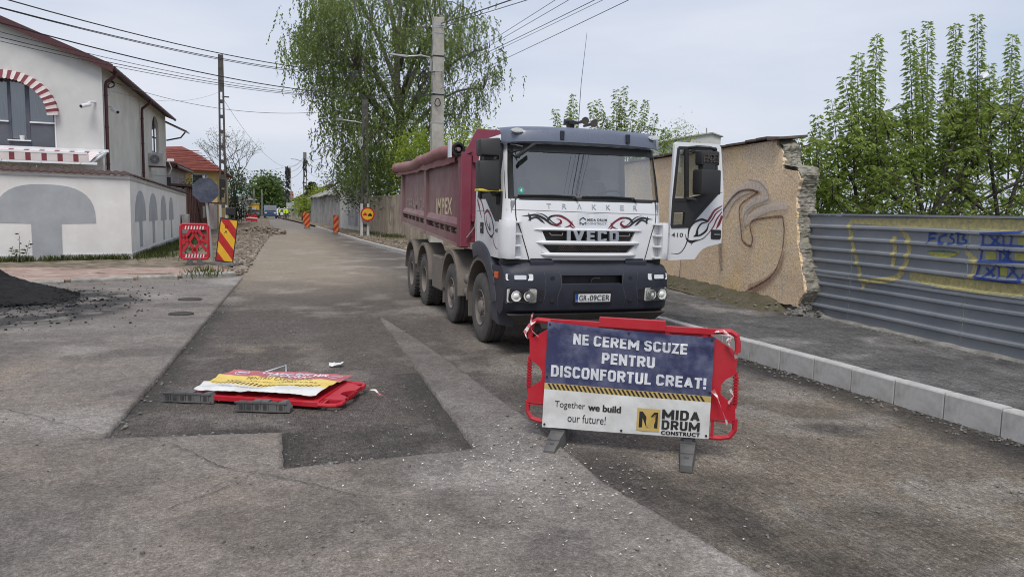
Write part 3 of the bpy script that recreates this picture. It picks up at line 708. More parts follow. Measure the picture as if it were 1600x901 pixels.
# left side window and the dark quarter below it
swm = MB().add([(-1.243,.40,2.21),(-1.243,1.52,2.21),(-1.205,1.52,3.0),(-1.205,.45,3.0)], [(0,1,2,3)]); T(swm, 'side_window', 'side_glass')
q = MB().prism([(1.24,2.30),(.30,2.32),(.31,1.90),(.58,1.90)], lambda p: (-1.256,p[0],p[1]), lambda p: (-1.235,p[0],p[1])); T(q, 'quarter_panel', 'black_plastic')
wf = MB()
for a, b in (((-1.247,.44,2.24),(-1.213,.47,2.98)), ((-1.247,.62,2.24),(-1.213,.62,2.98)), ((-1.215,.47,2.98),(-1.215,1.50,2.96)), ((-1.248,1.50,2.24),(-1.215,1.50,2.96))): wf.beam(a, b, .05, .035)
T(wf, 'window_frame', 'black_plastic')
T(MB().box(-1.262,-1.22,.50,1.45,2.99,3.06).box(-1.27,-1.22,.62,1.38,2.93,2.99), 'wind_deflector', 'black_plastic', bevel=.01)
# seams
for sx in (-1, 1): T(decal(MB(), [(sx*1.09, 2.24), (sx*1.085, 1.96), (sx*1.02, 1.78), (sx*.90, 1.385)], [.014]*4, on_front, .004), 'bonnet_seam', 'black_print')
T(decal(MB(), [(-1.2, 2.07), (0, 2.055), (1.2, 2.045)], [.005]*3, on_front, .003), 'bonnet_crease', 'black_plastic')
sideL = lambda y, z, d: (-1.25-d, y, z)
ds = MB(); decal(ds, [(.30,1.40),(.36,1.9)], [.006]*2, sideL, .003, 6); decal(ds, [(1.62,1.55),(1.62,2.3)], [.006]*2, sideL, .003, 6); decal(ds, [(.32,2.05),(1.62,2.04)], [.004]*2, sideL, .003, 6)
T(ds, 'door_seam', 'black_print')
hd = T(MB().box(-1.268,-1.246,1.21,1.36,1.70,1.87), 'door_handle', 'black_plastic', bevel=.012)
T(MB().box(-1.279,-1.269,1.24,1.33,1.775,1.80), 'grip', 'chrome_letter', hd)
# corner air deflectors
for sx in (-1, 1):
    p = MB(); nz_ = 10; ring = []
    for i in range(nz_+1):
        t = i/nz_; z = 1.395+t*.53; sh = math.sin(math.pi*min(1,max(0,t)))**.35
        ring.append([(sx*(1.275+.018*sh), .30, z), (sx*(1.283+.018*sh), .16, z), (sx*(1.265+.018*sh), .045, z), (sx*(1.20+.01*sh), -.015-.02*sh, z), (sx*1.135, -.01-.02*sh, z), (sx*1.125, .13, z)])
    vv = [q_ for r_ in ring for q_ in r_]; ff = [(i*6+j, i*6+(j+1)%6, (i+1)*6+(j+1)%6, (i+1)*6+j) for i in range(nz_) for j in range(6)]+[tuple(range(6)), tuple(nz_*6+j for j in range(6))]
    p.add(vv, ff); d_ = T(p, 'air_deflector', 'cab_white', smooth=50)
    for z in (1.41, 1.575, 1.735, 1.90): T(MB().box(*sorted((sx*1.14, sx*1.035)), .0, .17, z-.013, z+.013), 'deflector_fin', 'cab_white', d_, bevel=.006)
    T(MB().box(*sorted((sx*1.13, sx*1.045)), .12, .20, 1.42, 1.89), 'deflector_slot', 'cab_white', d_)
# grille
gv = MB().box(-.74,.74,.10,.12,1.44,1.83); gr_o = T(gv, 'grille', 'black_plastic')
lip = MB()
for z, w in ((1.622, .80), (1.455, .74)):
    pts = [(x, front_y(x, z)-.045*(1-abs(x/w)**6), z) for x in np.linspace(-w, w, 21)]
    lip.tube(pts, [.004]+[.030]*19+[.004], 8)
for z, w in ((1.805, .84),):
    lip.tube([(x, front_y(x, z)-.012, z) for x in np.linspace(-w, w, 15)], [.003]+[.018]*13+[.003], 8)
T(lip, 'grille_lip', 'cab_white', gr_o, smooth=True)
for sx in (-1, 1):
    e = MB()
    for z0, z1, w0, w1 in ((1.645,1.79,.66,.725),(1.48,1.60,.60,.725)):
        e.prism([(sx*w0, z0), (sx*.725, z0), (sx*.725, z1), (sx*w1, z1)], lambda p: (p[0], front_y(p[0],p[1])-.006, p[1]), lambda p: (p[0], .10, p[1]))
    T(e, 'grille_corner', 'cab_white', gr_o)
gm = MB()
for k in range(-3, 40):
    x = -.55+k*.029
    for s_ in (-1, 1):
        a = (x, .062, 1.485); b = (x+s_*.075, .062, 1.598)
        if -.5 < a[0] < .5 and -.5 < b[0] < .5: gm.beam(a, b, .006, .006, (0,1,0))
tag(T(gm, 'grille_mesh', 'mudguard', gr_o), kind='stuff')
for sx in (-1, 1): T(MB().tube([(sx*.62,.03,1.755),(sx*.60,.0,1.725),(sx*.44,.0,1.725),(sx*.42,.03,1.755)], .009, 6), 'lift_handle', 'mudguard', gr_o)
# lettering on the front
def raised(txt, x0, x1, z0, z1, depth, name, mat, bold=.0, spacing=1.0, surf_d=.0):
    v, f = fit_text(txt, x0, x1, z0, z1, bold, spacing, .5)
    return T(MB().add([(p[0], front_y(p[0], p[1])-surf_d-depth*(p[2]+.5), p[1]) for p in v], f), name, mat)
ml_ = MB()
for A, B, k in block_text('IVECO', -.375, .425, 1.640, 1.803, .215, .17):
    F_ = lambda p, d: (p[0], front_y(p[0], p[1])-d, p[1]); d1 = .052+.0015*k
    ml_.strip([F_(a, d1) for a in A], [F_(b, d1) for b in B]); ml_.strip([F_(a, d1) for a in A], [F_(a, .01) for a in A]); ml_.strip([F_(b, d1) for b in B], [F_(b, .01) for b in B])
    for e in (0, -1): ml_.add([F_(A[e], d1), F_(B[e], d1), F_(B[e], .01), F_(A[e], .01)], [(0,1,2,3)])
T(ml_, 'maker_lettering', 'chrome_letter', normals=False)
for k_, ch_ in enumerate('TR\u039bKKER'): raised(ch_, -.655+k_*.2245, -.655+k_*.2245+.063, 2.098, 2.168, .006, 'model_letter', 'chrome_letter', .0, 1.0, .002)
sk = T(MB().add([on_front(x, z, .004) for x, z in ((-.20,1.822),(0,1.820),(.265,1.815),(.265,2.035),(0,2.040),(-.20,2.043))], [tuple(range(6))]), 'sponsor_sticker', 'sticker_white')
def flat(txt, x0, x1, z0, z1, surf, name, mat, parent, bold=.0, spacing=1.0, d=.007):
    v, f = fit_text(txt, x0, x1, z0, z1, bold, spacing); return T(MB().add([surf(p[0], p[1], d) for p in v], f), name, mat, parent)
flat('MIDA DRUM', -.057, .247, 1.932, 1.968, on_front, 'lettering', 'black_print', sk, .02, 1.1)
flat('CONSTRUCT', -.055, .240, 1.884, 1.914, on_front, 'lettering', 'chassis', sk, -.005, 1.05)
lg = MB()
for pl in ([(-.175,1.955),(-.123,1.988),(-.123,1.972),(-.16,1.95),(-.16,1.935),(-.175,1.928)], [(-.123,1.988),(-.072,1.955),(-.085,1.947),(-.123,1.972)],
           [(-.175,1.925),(-.123,1.892),(-.072,1.925),(-.072,1.885),(-.086,1.878),(-.086,1.91),(-.123,1.872),(-.160,1.91),(-.160,1.878),(-.175,1.885)]):
    lg.add([on_front(x, z, .007) for x, z in pl], [tuple(range(len(pl)))])
T(lg, 'logo', 'black_print', sk)
# tribal flames on the bonnet: black strokes running into red
fb, frd = MB(), MB()
def flames(mirror):
    g_ = (lambda x: .03-x) if mirror else (lambda x: x)
    S_ = lambda mb, pts, w: decal(mb, [(g_(x), z-(.012*(1 if mirror else 0))) for x, z in pts], w, on_front, .005, 12)
    S_(fb, [(-1.01,1.984),(-.914,1.993),(-.811,2.003),(-.692,1.955),(-.585,1.88),(-.45,1.842)], [.002,.018,.030,.034,.022,.002])
    S_(fb, [(-.915,2.03),(-.899,1.985),(-.888,1.945),(-.895,1.912)], [.002,.034,.03,.002])
    S_(fb, [(-.925,1.92),(-.870,1.955),(-.80,1.97),(-.73,1.925),(-.68,1.885)], [.002,.022,.022,.030,.002])
    S_(fb, [(-.81,2.036),(-.70,2.008),(-.62,1.95),(-.56,1.90),(-.44,1.85)], [.002,.014,.018,.014,.002])
    S_(fb, [(-.60,1.89),(-.640,1.935),(-.60,1.985),(-.53,2.002)], [.010,.030,.026,.022])
    S_(frd, [(-.55,2.002),(-.454,1.995),(-.36,1.95),(-.30,1.90),(-.235,1.835)], [.020,.030,.026,.030,.002])
    S_(frd, [(-.60,1.885),(-.52,1.872),(-.452,1.905),(-.465,1.945),(-.52,1.955)], [.004,.026,.036,.014,.002])
    S_(frd, [(-.40,1.838),(-.325,1.862),(-.29,1.905),(-.285,1.935)], [.003,.022,.014,.002])
    S_(frd, [(-.31,1.86),(-.255,1.825),(-.18,1.808)], [.020,.012,.002])
for mir in (False, True):
    fb, frd = MB(), MB(); flames(mir)
    T(fb, 'flame_decal', 'black_print'); T(frd, 'flame_decal', 'red_print')

# closed side: number and flames
flat('410', .57, .31, 1.735, 1.80, sideL, 'model_number', 'chassis', truck, .02, 1.1)
sb, sr = MB(), MB()
for mb, pts, w in ((sr, [(1.64,2.25),(1.50,2.13),(1.42,2.03),(1.30,1.92)], [.004,.05,.03,.004]), (sr, [(1.55,2.26),(1.36,2.19),(1.22,2.06),(1.15,1.93)], [.004,.03,.035,.01]),
                   (sb, [(1.17,1.95),(1.10,1.85),(.98,1.74),(.78,1.66)], [.01,.03,.025,.004]), (sr, [(1.16,2.0),(1.02,2.05),(.87,2.0),(.75,1.92)], [.012,.045,.035,.02]),
                   (sb, [(.75,1.92),(.67,1.82),(.64,1.72)], [.02,.03,.006]), (sr, [(1.05,1.98),(1.04,1.88),(.95,1.81)], [.006,.02,.02]), (sb, [(.95,1.81),(.84,1.77),(.90,1.88)], [.02,.035,.004]),
                   (sb, [(.90,1.70),(.76,1.67),(.62,1.74)], [.005,.04,.005]), (sb, [(.70,1.67),(.62,1.58),(.50,1.515),(.34,1.51)], [.01,.012,.012,.003])):
    decal(mb, pts, w, sideL, .005, 10)
T(sb, 'flame_decal', 'black_print'); T(sr, 'flame_decal', 'red_print')
# sun visor
vz = MB(); xs_ = np.linspace(-1.235, 1.235, 25); prof = [(.10, 3.235), (-.02, 3.22), (-.085, 3.15), (-.10, 3.03), (-.085, 3.025), (-.06, 3.15), (.0, 3.20), (.10, 3.215)]
rings = []
for x in xs_:
    b = .26+.13*(abs(x)/1.235)**2+.14*max(0,(abs(x)-1.0)/.235)**2; drop = .03*(abs(x)/1.235)**3
    rings.append([(x, b+y-.02, z-drop+(.02 if z > 3.1 else 0)) for y, z in prof])
k_ = len(prof); vz.add([p for r_ in rings for p in r_], [(i*k_+j, i*k_+(j+1)%k_, (i+1)*k_+(j+1)%k_, (i+1)*k_+j) for i in range(24) for j in range(k_)]+[tuple(range(k_)), tuple(24*k_+j for j in range(k_))])
vis = T(vz, 'sun_visor', 'visor_plastic', smooth=60)
for sx in (-1, 1):
    c = Vector((sx*1.06, .26+.095-.125, 3.165)); ml = MB()
    ml.add([c+Vector((sx*0+.085*math.cos(t), .045*abs(math.cos(t))*0-.012, .033*math.sin(t))) for t in np.linspace(0,2*math.pi,20,endpoint=False)]+[c+Vector((.085*math.cos(t), .05, .033*math.sin(t))) for t in np.linspace(0,2*math.pi,20,endpoint=False)], [tuple(range(20))]+[(i,20+i,20+(i+1)%20,(i+1)%20) for i in range(20)])
    l_ = T(ml, 'marker_light', 'lamp_bowl', vis)
    T(MB().add([c+Vector((.062*math.cos(t), -.018, .020*math.sin(t))) for t in np.linspace(0,2*math.pi,16,endpoint=False)], [tuple(range(16))]), 'lens', 'sticker_white', l_)
for x in (-.42, .60): T(MB().box(x-.03,x+.03,.145,.19,3.06,3.185), 'visor_bracket', 'navy_plastic', vis, bevel=.008)
# wipers
for x0, x1 in ((-1.06, -.20), (-.13, .74)):
    w = MB().tube([on_front(x0, 2.275, .03), on_front((x0+x1)/2, 2.283, .032), on_front(x1-.05, 2.27, .03), on_front(x1, 2.215, .02)], [.008,.014,.012,.014], 6)
    w.beam(on_front(x0, 2.265, .018), on_front(x1-.08, 2.258, .018), .012, .022)
    T(w, 'wiper', 'black_print')
# kerb mirror on the front corner
km = T(MB().tube([(-1.13,.30,2.97),(-1.10,.14,2.95),(-1.02,.10,2.93)], .014, 6).tube([(-1.12,.32,2.86),(-1.08,.12,2.88)], .014, 6), 'front_mirror_arm', 'black_plastic')
T(MB().add([(-1.14,.05,2.80),(-.88,-.02,2.985),(-.86,-.02,2.955),(-1.10,.05,2.765),(-1.14,.13,2.80),(-.88,.08,2.985),(-.86,.08,2.955),(-1.10,.13,2.765)], [(0,1,2,3),(7,6,5,4),(0,4,5,1),(1,5,6,2),(2,6,7,3),(3,7,4,0)]), 'front_mirror', 'black_plastic', km, bevel=.015)
# left mirror cluster
mc = T(MB().tube([(-1.22,.46,3.02),(-1.40,.36,3.02),(-1.42,.34,2.9)], .02, 8).tube([(-1.24,.44,2.28),(-1.36,.34,2.28),(-1.42,.32,2.36)], .028, 8).box(-1.30,-1.24,.40,.52,2.14,2.30), 'mirror_arm', 'black_plastic')
def shell(x0, x1, y0, y1, z0, z1): return MB().hexa([(x0+.02,y0+.02,z0),(x1-.01,y0+.0,z0),(x1,y1,z0),(x0+.01,y1,z0),(x0,y0+.05,z1-.03),(x1-.01,y0+.03,z1),(x1,y1,z1),(x0,y1,z1-.02)])
T(shell(-1.60,-1.30,.16,.46,2.80,3.05), 'wide_mirror', 'black_plastic', bevel=.03, smooth=50)
mm = T(shell(-1.60,-1.30,.18,.46,2.32,2.76), 'main_mirror', 'black_plastic', bevel=.03, smooth=50)
T(MB().box(-1.605,-1.295,.20,.44,2.315,2.345), 'yellow_strip', 'yellow_plastic', mm, bevel=.006)
T(MB().box(-1.52,-1.38,.28,.40,2.74,2.82), 'mirror_joint', 'black_plastic')
# roof horns and aerial
hn = T(MB().box(-.155,-.085,.55,.68,3.20,3.34).box(-.19,-.05,.50,.72,3.33,3.37), 'horn_bracket', 'black_print')
for x, r_ in ((.03,.055), (.17,.055)): T(MB().lathe([(0,0),(0,r_*.55),(-.001,r_),(.03,r_*.95),(.10,r_*.45),(.38,r_*.35),(.38,0)], 'y', (x,.40,3.375+(-.03 if x > .1 else 0)), 16), 'horn', 'chassis', hn, smooth=True)
T(MB().lathe([(-.07,0),(-.07,.04),(.08,.035),(.08,0)], 'x', (-.17,.55,3.36), 12), 'horn_compressor', 'black_print', hn, smooth=True)
T(MB().tube([(.12,.9,3.2),(.16,.92,4.0),(.24,.95,4.75)], [.006,.0045,.003], 5), 'aerial', 'black_print')
T(MB().hexa([(.72,.55,3.20),(.96,.55,3.19),(.94,.8,3.19),(.74,.8,3.2),(.78,.58,3.27),(.92,.58,3.26),(.90,.75,3.26),(.80,.75,3.27)]), 'roof_vent', 'black_plastic', bevel=.015)
# ---- interior
T(MB().box(-1.18,1.18,.25,1.62,1.40,1.46), 'cab_floor', 'chassis')
T(MB().box(-1.16,1.16,1.60,1.64,1.46,3.05), 'rear_lining', 'cab_liner')
T(MB().hexa([(-1.15,.16,2.0),(1.15,.16,2.0),(1.15,.62,1.9),(-1.15,.62,1.9),(-1.15,.16,2.205),(1.15,.16,2.205),(1.15,.60,2.16),(-1.15,.60,2.16)]), 'dashboard', 'dashboard_grey', bevel=.03)
for x in (-.65, .65):
    s_ = T(MB().box(x-.26,x+.26,.85,1.36,1.78,1.93), 'seat', 'seat_cloth', bevel=.05)
    T(MB().hexa([(x-.24,1.25,1.9),(x+.24,1.25,1.9),(x+.24,1.38,1.9),(x-.24,1.38,1.9),(x-.19,1.40,2.55),(x+.19,1.40,2.55),(x+.19,1.50,2.55),(x-.19,1.50,2.55)]), 'backrest', 'seat_cloth', s_, bevel=.04)
    T(MB().box(x-.13,x+.13,1.42,1.51,2.58,2.76), 'headrest', 'seat_cloth', s_, bevel=.035)
stw = MB(); cpt = Vector((.55,.66,2.27)); ax = Vector((0,.5,.87)); a1 = Vector((1,0,0)); a2 = ax.cross(a1)
stw.tube([cpt+(a1*math.cos(t)+a2*math.sin(t))*.22 for t in np.linspace(0,2*math.pi,25)], .016, 6, False); stw.tube([cpt-a1*.21, cpt, cpt+a1*.21], .018, 6); stw.tube([cpt, cpt-ax*.3], .03, 6)
T(stw, 'steering_wheel', 'black_plastic', smooth=True)
T(MB().box(-.22,.10,.24,.42,2.235,2.275), 'dash_papers', 'sticker_white'); T(MB().box(-.24,.09,.22,.235,2.27,2.285), 'dash_strip', 'orange_lens')
# ---- bumper
BZ = [.60, .68, .84, 1.05, 1.17, 1.27, 1.34]; BY = [.06, -.07, -.115, -.115, -.10, -.075, .02]
def bump_y(x, z):
    y = float(np.interp(z, BZ, BY)); a = abs(x)
    return y+.05*(a/1.27)**2+.10*max(0,(a-1.08)/.19)**2
bx_ = [-1.27,-1.24,-1.18,-1.08,-.9,-.62,-.46,-.2,.1,.46,.62,.9,1.08,1.18,1.24,1.27]; nb = len(bx_)
bm_ = MB(); V = [(x, bump_y(x, z), z-(.10*max(0,(abs(x)-.9)/.37) if z > 1.2 else 0)*.5) for z in BZ for x in bx_]; Fs = []
for i in range(len(BZ)-1):
    for j in range(nb-1):
        xm = (bx_[j]+bx_[j+1])/2
        if abs(xm) < .46 and 1.05 <= BZ[i] and BZ[i+1] <= 1.17: continue
        Fs.append((i*nb+j, i*nb+j+1, (i+1)*nb+j+1, (i+1)*nb+j))
bm_.add(V, Fs)
for sx in (-1, 1):   # returns round the corner to the wheel
    A = [(sx*1.27, bump_y(1.27, z), z-(.05 if z > 1.2 else 0)) for z in BZ]; B = [(sx*1.275, .62, z) for z in (.72,.74,.86,1.05,1.17,1.24,1.27)]
    bm_.strip(A, B)
bm_.add([(x, bump_y(x, 1.34), 1.34-.05*max(0,(abs(x)-.9)/.37)*1.0) for x in bx_]+[(x, .35, 1.33) for x in bx_], [(i, i+1, nb+i+1, nb+i) for i in range(nb-1)])
bmp_o = T(bm_, 'bumper', 'navy_plastic', smooth=40)
T(MB().box(-.50,.50,.02,.05,1.02,1.20), 'bumper_recess', 'black_print', bmp_o)
T(MB().box(-.46,.46,-.105,.03,1.035,1.05), 'bumper_ledge', 'fender_grey', bmp_o, bevel=.004)
T(MB().tube([(.02,.0,1.055),(.02,-.04,1.11),(.04,-.05,1.125),(.14,-.05,1.125)], .007, 6), 'tow_pin', 'rim', bmp_o)
uc = MB().box(-.88,.86,.03,.3,1.22,1.40); T(uc, 'upper_crossmember', 'navy_plastic', bmp_o, bevel=.01)
T(MB().box(-.42,.50,.012,.035,1.285,1.345), 'crossmember_slot', 'black_print', bmp_o)
for sx in (-1, 1):
    T(MB().box(*sorted((sx*.55,sx*.90)), -.01,.12,1.27,1.375), 'cab_bracket', 'navy_plastic', bmp_o, bevel=.02)
    T(MB().hexa([(sx*.92,.08,1.20),(sx*1.22,.18,1.20),(sx*1.22,.4,1.20),(sx*.92,.4,1.20),(sx*.88,.10,1.40),(sx*1.24,.22,1.40),(sx*1.24,.4,1.40),(sx*.88,.4,1.40)]), 'corner_gap', 'black_plastic', bmp_o)
def bsurf(x, z, d): return (x, bump_y(x, z)-d, z)
def rrect(x0, x1, z0, z1, r, n=4):
    pts = []
    for cx_, cz_, a0 in ((x1-r,z1-r,0),(x0+r,z1-r,90),(x0+r,z0+r,180),(x1-r,z0+r,270)):
        for k in range(n+1): t = R(a0+90*k/n); pts.append((cx_+r*math.cos(t), cz_+r*math.sin(t)))
    return pts
for sx in (-1, 1):
    xa, xb = sorted((sx*.835, sx*1.235)); h = MB().prism(rrect(xa-.02, xb+.015, .775, 1.0, .03), lambda p: bsurf(p[0],p[1],.012), lambda p: bsurf(p[0],p[1],-.05))
    ho = T(h, 'headlight', 'black_plastic')
    T(MB().prism(rrect(xa, xb, .793, .985, .025), lambda p: bsurf(p[0],p[1],.014), lambda p: bsurf(p[0],p[1],.0)), 'reflector', 'lamp_bowl', ho)
    for cx_ in ((xa*.72+xb*.28), (xa*.28+xb*.72)):
        y0_ = bump_y(cx_, .89)
        T(MB().lathe([(-.016,.075),(-.022,.070),(-.017,.062),(-.016,.045),(-.030,.03),(-.036,0)], 'y', (cx_, y0_, .885), 20), 'bulb_bowl', 'plate_white' if False else 'lamp_bowl', ho, smooth=True)
    T(MB().prism(rrect(xa+.004, xb-.004, .797, .981, .022), lambda p: bsurf(p[0],p[1],.05), lambda p: bsurf(p[0],p[1],.047)), 'lens', 'lens_glass', ho)
    fa, fb2 = sorted((sx*.885, sx*1.25)); fo = T(MB().prism(rrect(fa, fb2, 1.10, 1.19, .02), lambda p: bsurf(p[0],p[1],.012), lambda p: bsurf(p[0],p[1],-.03)), 'fog_light', 'plate_white')
    T(MB().prism(rrect(fa+.1, fb2-.1, 1.115, 1.175, .01), lambda p: bsurf(p[0],p[1],.017), lambda p: bsurf(p[0],p[1],.012)), 'bulb_window', 'sticker_white', fo)
    ss = MB().prism(rrect(*sorted((sx*.735, sx*.80)), .80, .97, .01), lambda p: bsurf(p[0],p[1],.006), lambda p: bsurf(p[0],p[1],-.02)); T(ss, 'lamp_vent', 'black_print', ho)
    T(MB().box(*sorted((sx*1.255, sx*1.30)), .30,.42,1.10,1.19), 'side_indicator', 'orange_lens', bevel=.008)
    for z in (.82, 1.13):
        T(MB().lathe([(-.004,0),(-.004,.03),(.004,.034)], 'y', (sx*.60, bump_y(.6, z)-.002, z), 12), 'bolt_hole', 'black_print', bmp_o)
    for x_ in (.56, .68): pass
for sx in (-1, 1):
    T(decal(MB(), [(sx*.50,1.24),(sx*.47,1.05),(sx*.52,.86),(sx*.50,.70)], [.010]*4, bsurf, .003), 'bumper_crease', 'fender_grey', bmp_o)
    T(decal(MB(), [(sx*.72,1.22),(sx*.70,1.0),(sx*.74,.72)], [.008]*3, bsurf, .003), 'bumper_crease', 'fender_grey', bmp_o)
# number plate
pf = T(MB().prism(rrect(-.285, .30, .77, .955, .012), lambda p: bsurf(p[0],p[1],.016), lambda p: bsurf(p[0],p[1],-.01)), 'number_plate', 'black_print')
T(MB().add([bsurf(x,z,.020) for x,z in ((-.262,.795),(.30-.023,.795),(.277,.91),(-.262,.91))], [(0,1,2,3)]), 'plate_face', 'plate_white', pf)
T(MB().add([bsurf(x,z,.023) for x,z in ((-.262,.795),(-.222,.795),(-.222,.91),(-.262,.91))], [(0,1,2,3)]), 'country_band', 'plate_blue', pf)
for t_, a, b in (('GR', -.208, -.092), ('09CER', -.045, .262)): flat(t_, a, b, .812, .895, bsurf, 'lettering', 'black_print', pf, .005, 1.0, .024)
flat('RO', -.256, -.228, .80, .825, bsurf, 'lettering', 'plate_white', pf, .0, 1.0, .0245)
T(MB().lathe([(-.02,0),(-.02,.012),(-.018,.012)], 'y', (-.068, bump_y(0,.85)-.006, .835), 8), 'plate_emblem', 'chassis', pf)
# underside
T(MB().hexa([(-1.1,.05,.50),(1.1,.05,.50),(1.0,.5,.48),(-1.0,.5,.48),(-1.22,-.04,.62),(1.22,-.04,.62),(1.22,.5,.66),(-1.22,.5,.66)]), 'lower_skirt', 'chassis', bmp_o, bevel=.01)
T(MB().hexa([(-.7,.02,.40),(.6,.02,.40),(.6,.5,.42),(-.7,.5,.42),(-.75,.02,.52),(.65,.02,.52),(.65,.5,.55),(-.75,.5,.55)]), 'sump_guard', 'chassis', bevel=.01)
for sx in (-1, 1):
    T(MB().hexa([(sx*1.02,.35,.38),(sx*1.24,.40,.42),(sx*1.24,.72,.46),(sx*1.02,.72,.46),(sx*1.0,.32,.62),(sx*1.26,.38,.70),(sx*1.26,.74,.72),(sx*1.0,.74,.68)]), 'entry_step', 'fender_grey', bevel=.012)
    for k, z in enumerate((.86, 1.02, 1.16)): T(MB().box(*sorted((sx*1.272, sx*1.288)), .42,.62,z-.012,z+.012), 'step_rib', 'fender_grey')
# ---- wings and mudguards
def arch(yc, zc, r0_, r1_, a0, a1, x0, x1, n=18, sq=1.0):
    mb = MB(); A = []
    for k in range(n+1):
        t = R(a0+(a1-a0)*k/n); c, s_ = math.cos(t), math.sin(t)
        for r_ in (r0_, r1_):
            for x in (x0, x1): A.append((x, yc-r_*c*sq, zc+r_*s_))
    f = []
    for k in range(n):
        o = k*4; p = o+4; f += [(o,o+1,p+1,p),(o+2,p+2,p+3,o+3),(o,p,p+2,o+2),(o+1,o+3,p+3,p+1)]
    f += [(0,2,3,1),(n*4,n*4+1,n*4+3,n*4+2)]
    return mb.add(A, f)
WY = [1.40, 3.42, 6.0, 7.55]; WZ = .54
for sx in (-1, 1):
    xo, xi = sx*1.285, sx*.88
    T(arch(WY[0], WZ, .80, 1.04, 12, 112, *sorted((xo, sx*1.10))), 'wing', 'fender_grey', bevel=.02, smooth=50)
    T(arch(WY[0], WZ, .74, .80, 30, 178, *sorted((sx*1.26, xi))), 'mudguard', 'mudguard', smooth=50)
    T(arch(WY[1], WZ, .72, .80, 2, 178, *sorted((sx*1.275, xi)), sq=.9), 'mudguard', 'mudguard', smooth=50)
    T(arch(WY[2], WZ, .74, .80, 5, 172, *sorted((sx*1.275, xi)), sq=.9), 'mudguard', 'mudguard', smooth=50)
    T(arch(WY[3], WZ, .74, .80, 20, 172, *sorted((sx*1.275, xi)), sq=.9), 'mudguard', 'mudguard', smooth=50)
    T(MB().box(*sorted((sx*.80, sx*1.23)), WY[0]+.72, WY[0]+.76, .30, .85), 'mud_flap', 'mudguard')
    T(MB().box(*sorted((sx*.80, sx*1.23)), WY[1]+.69, WY[1]+.73, .28, .8), 'mud_flap', 'mudguard')
# ---- wheels
def wheel(name, sx, yc, rear):
    w = MB(); c = (sx*1.09, yc, WZ)
    prof = [(.135,.285),(.152,.33),(.160,.40),(.156,.47),(.145,.505),(.138,.525),(.118,.538),(.09,.540),(.086,.526),(.072,.526),(.068,.541),(.024,.543),(.02,.528),(.006,.528)]
    prof = prof+[(-a, r_) for a, r_ in prof[::-1]]
    w.lathe([(a*sx, r_) for a, r_ in prof], 'x', c, 44)
    if rear:
        for k in range(34):
            t = 2*math.pi*k/34
            for s2, a in ((1,.11),(-1,.11)):
                p0 = Vector((c[0]+s2*a, yc+.541*math.cos(t+.03*s2), WZ+.541*math.sin(t+.03*s2))); q0 = Vector((0, -math.sin(t), math.cos(t)))
                w.beam(p0-Vector((.045,0,0)), p0+Vector((.045,0,0)), .055, .018, up=Vector((0, math.cos(t), math.sin(t))))
    tire = T(w, 'wheel', 'tyre', smooth=35); o = sx
    if rear: pr_ = [(.14,.285),(.148,.275),(.135,.262),(-.02,.235),(-.06,.215),(-.065,.12),(.0,.115),(.05,.10),(.055,0)]
    else: pr_ = [(.14,.285),(.148,.275),(.13,.262),(.045,.245),(.03,.235),(.085,.19),(.095,.165),(.095,.12),(.15,.105),(.165,.07),(.165,0)]
    T(MB().lathe([(a*o, r_) for a, r_ in pr_], 'x', c, 32), 'rim', 'rim', tire, smooth=35)
    nt_ = MB()
    for k in range(10):
        t = 2*math.pi*k/10; rr_, xx = (.167, -.055) if rear else (.145, .095)
        nt_.lathe([(0,.016),(.03*o,.014),(.03*o,0)], 'x', (c[0]+xx*o, yc+rr_*math.cos(t), WZ+rr_*math.sin(t)), 6)
    T(nt_, 'wheel_nuts', 'rim', tire)
    if not rear:
        hl = MB()
        for k in range(8):
            t = 2*math.pi*(k+.5)/8
            hl.lathe([(.0,0),(.004*o,.026),(-.01*o,.028)], 'x', (c[0]+.058*o, yc+.213*math.cos(t), WZ+.213*math.sin(t)), 8)
        T(hl, 'vent_holes', 'black_print', tire)
    if rear: T(MB().lathe([((a-.34)*sx, r_) for a, r_ in prof], 'x', c, 32), 'inner_tyre', 'tyre', tire, smooth=35)
for k, y in enumerate(WY):
    for sx in (-1, 1): wheel('wheel', sx, y, k > 1)
# ---- chassis
ch = MB()
for sx in (-1, 1): ch.box(*sorted((sx*.38, sx*.46)), .4, 9.0, .78, 1.06)
for y in WY: ch.tube([(-.95,y,WZ),(.95,y,WZ)], .09, 8)
ch.box(-.5,.5,.55,1.9,.55,1.3)
T(ch, 'chassis_frame', 'chassis')
for y0_, y1_ in ((4.22,4.60),(4.64,5.02)): T(MB().lathe([(y0_,0),(y0_,.15),(y0_+.04,.19),(y1_-.04,.19),(y1_,.15),(y1_,0)], 'y', (-1.02,0,.83), 14), 'air_tank', 'mudguard', smooth=45)
T(MB().box(-1.24,-.62,4.30,5.15,.48,1.14), 'battery_box', 'mudguard', bevel=.03)
T(MB().box(.62,1.24,4.25,5.1,.48,1.14), 'fuel_tank', 'mudguard', bevel=.06)
for z in (.66,.88): T(MB().lathe([(-.10,0),(-.10,.06),(-.04,.11),(.06,.11),(.12,.05),(.12,0)], 'y', (-1.12,2.45,z), 10), 'air_filter', 'mudguard', smooth=45)
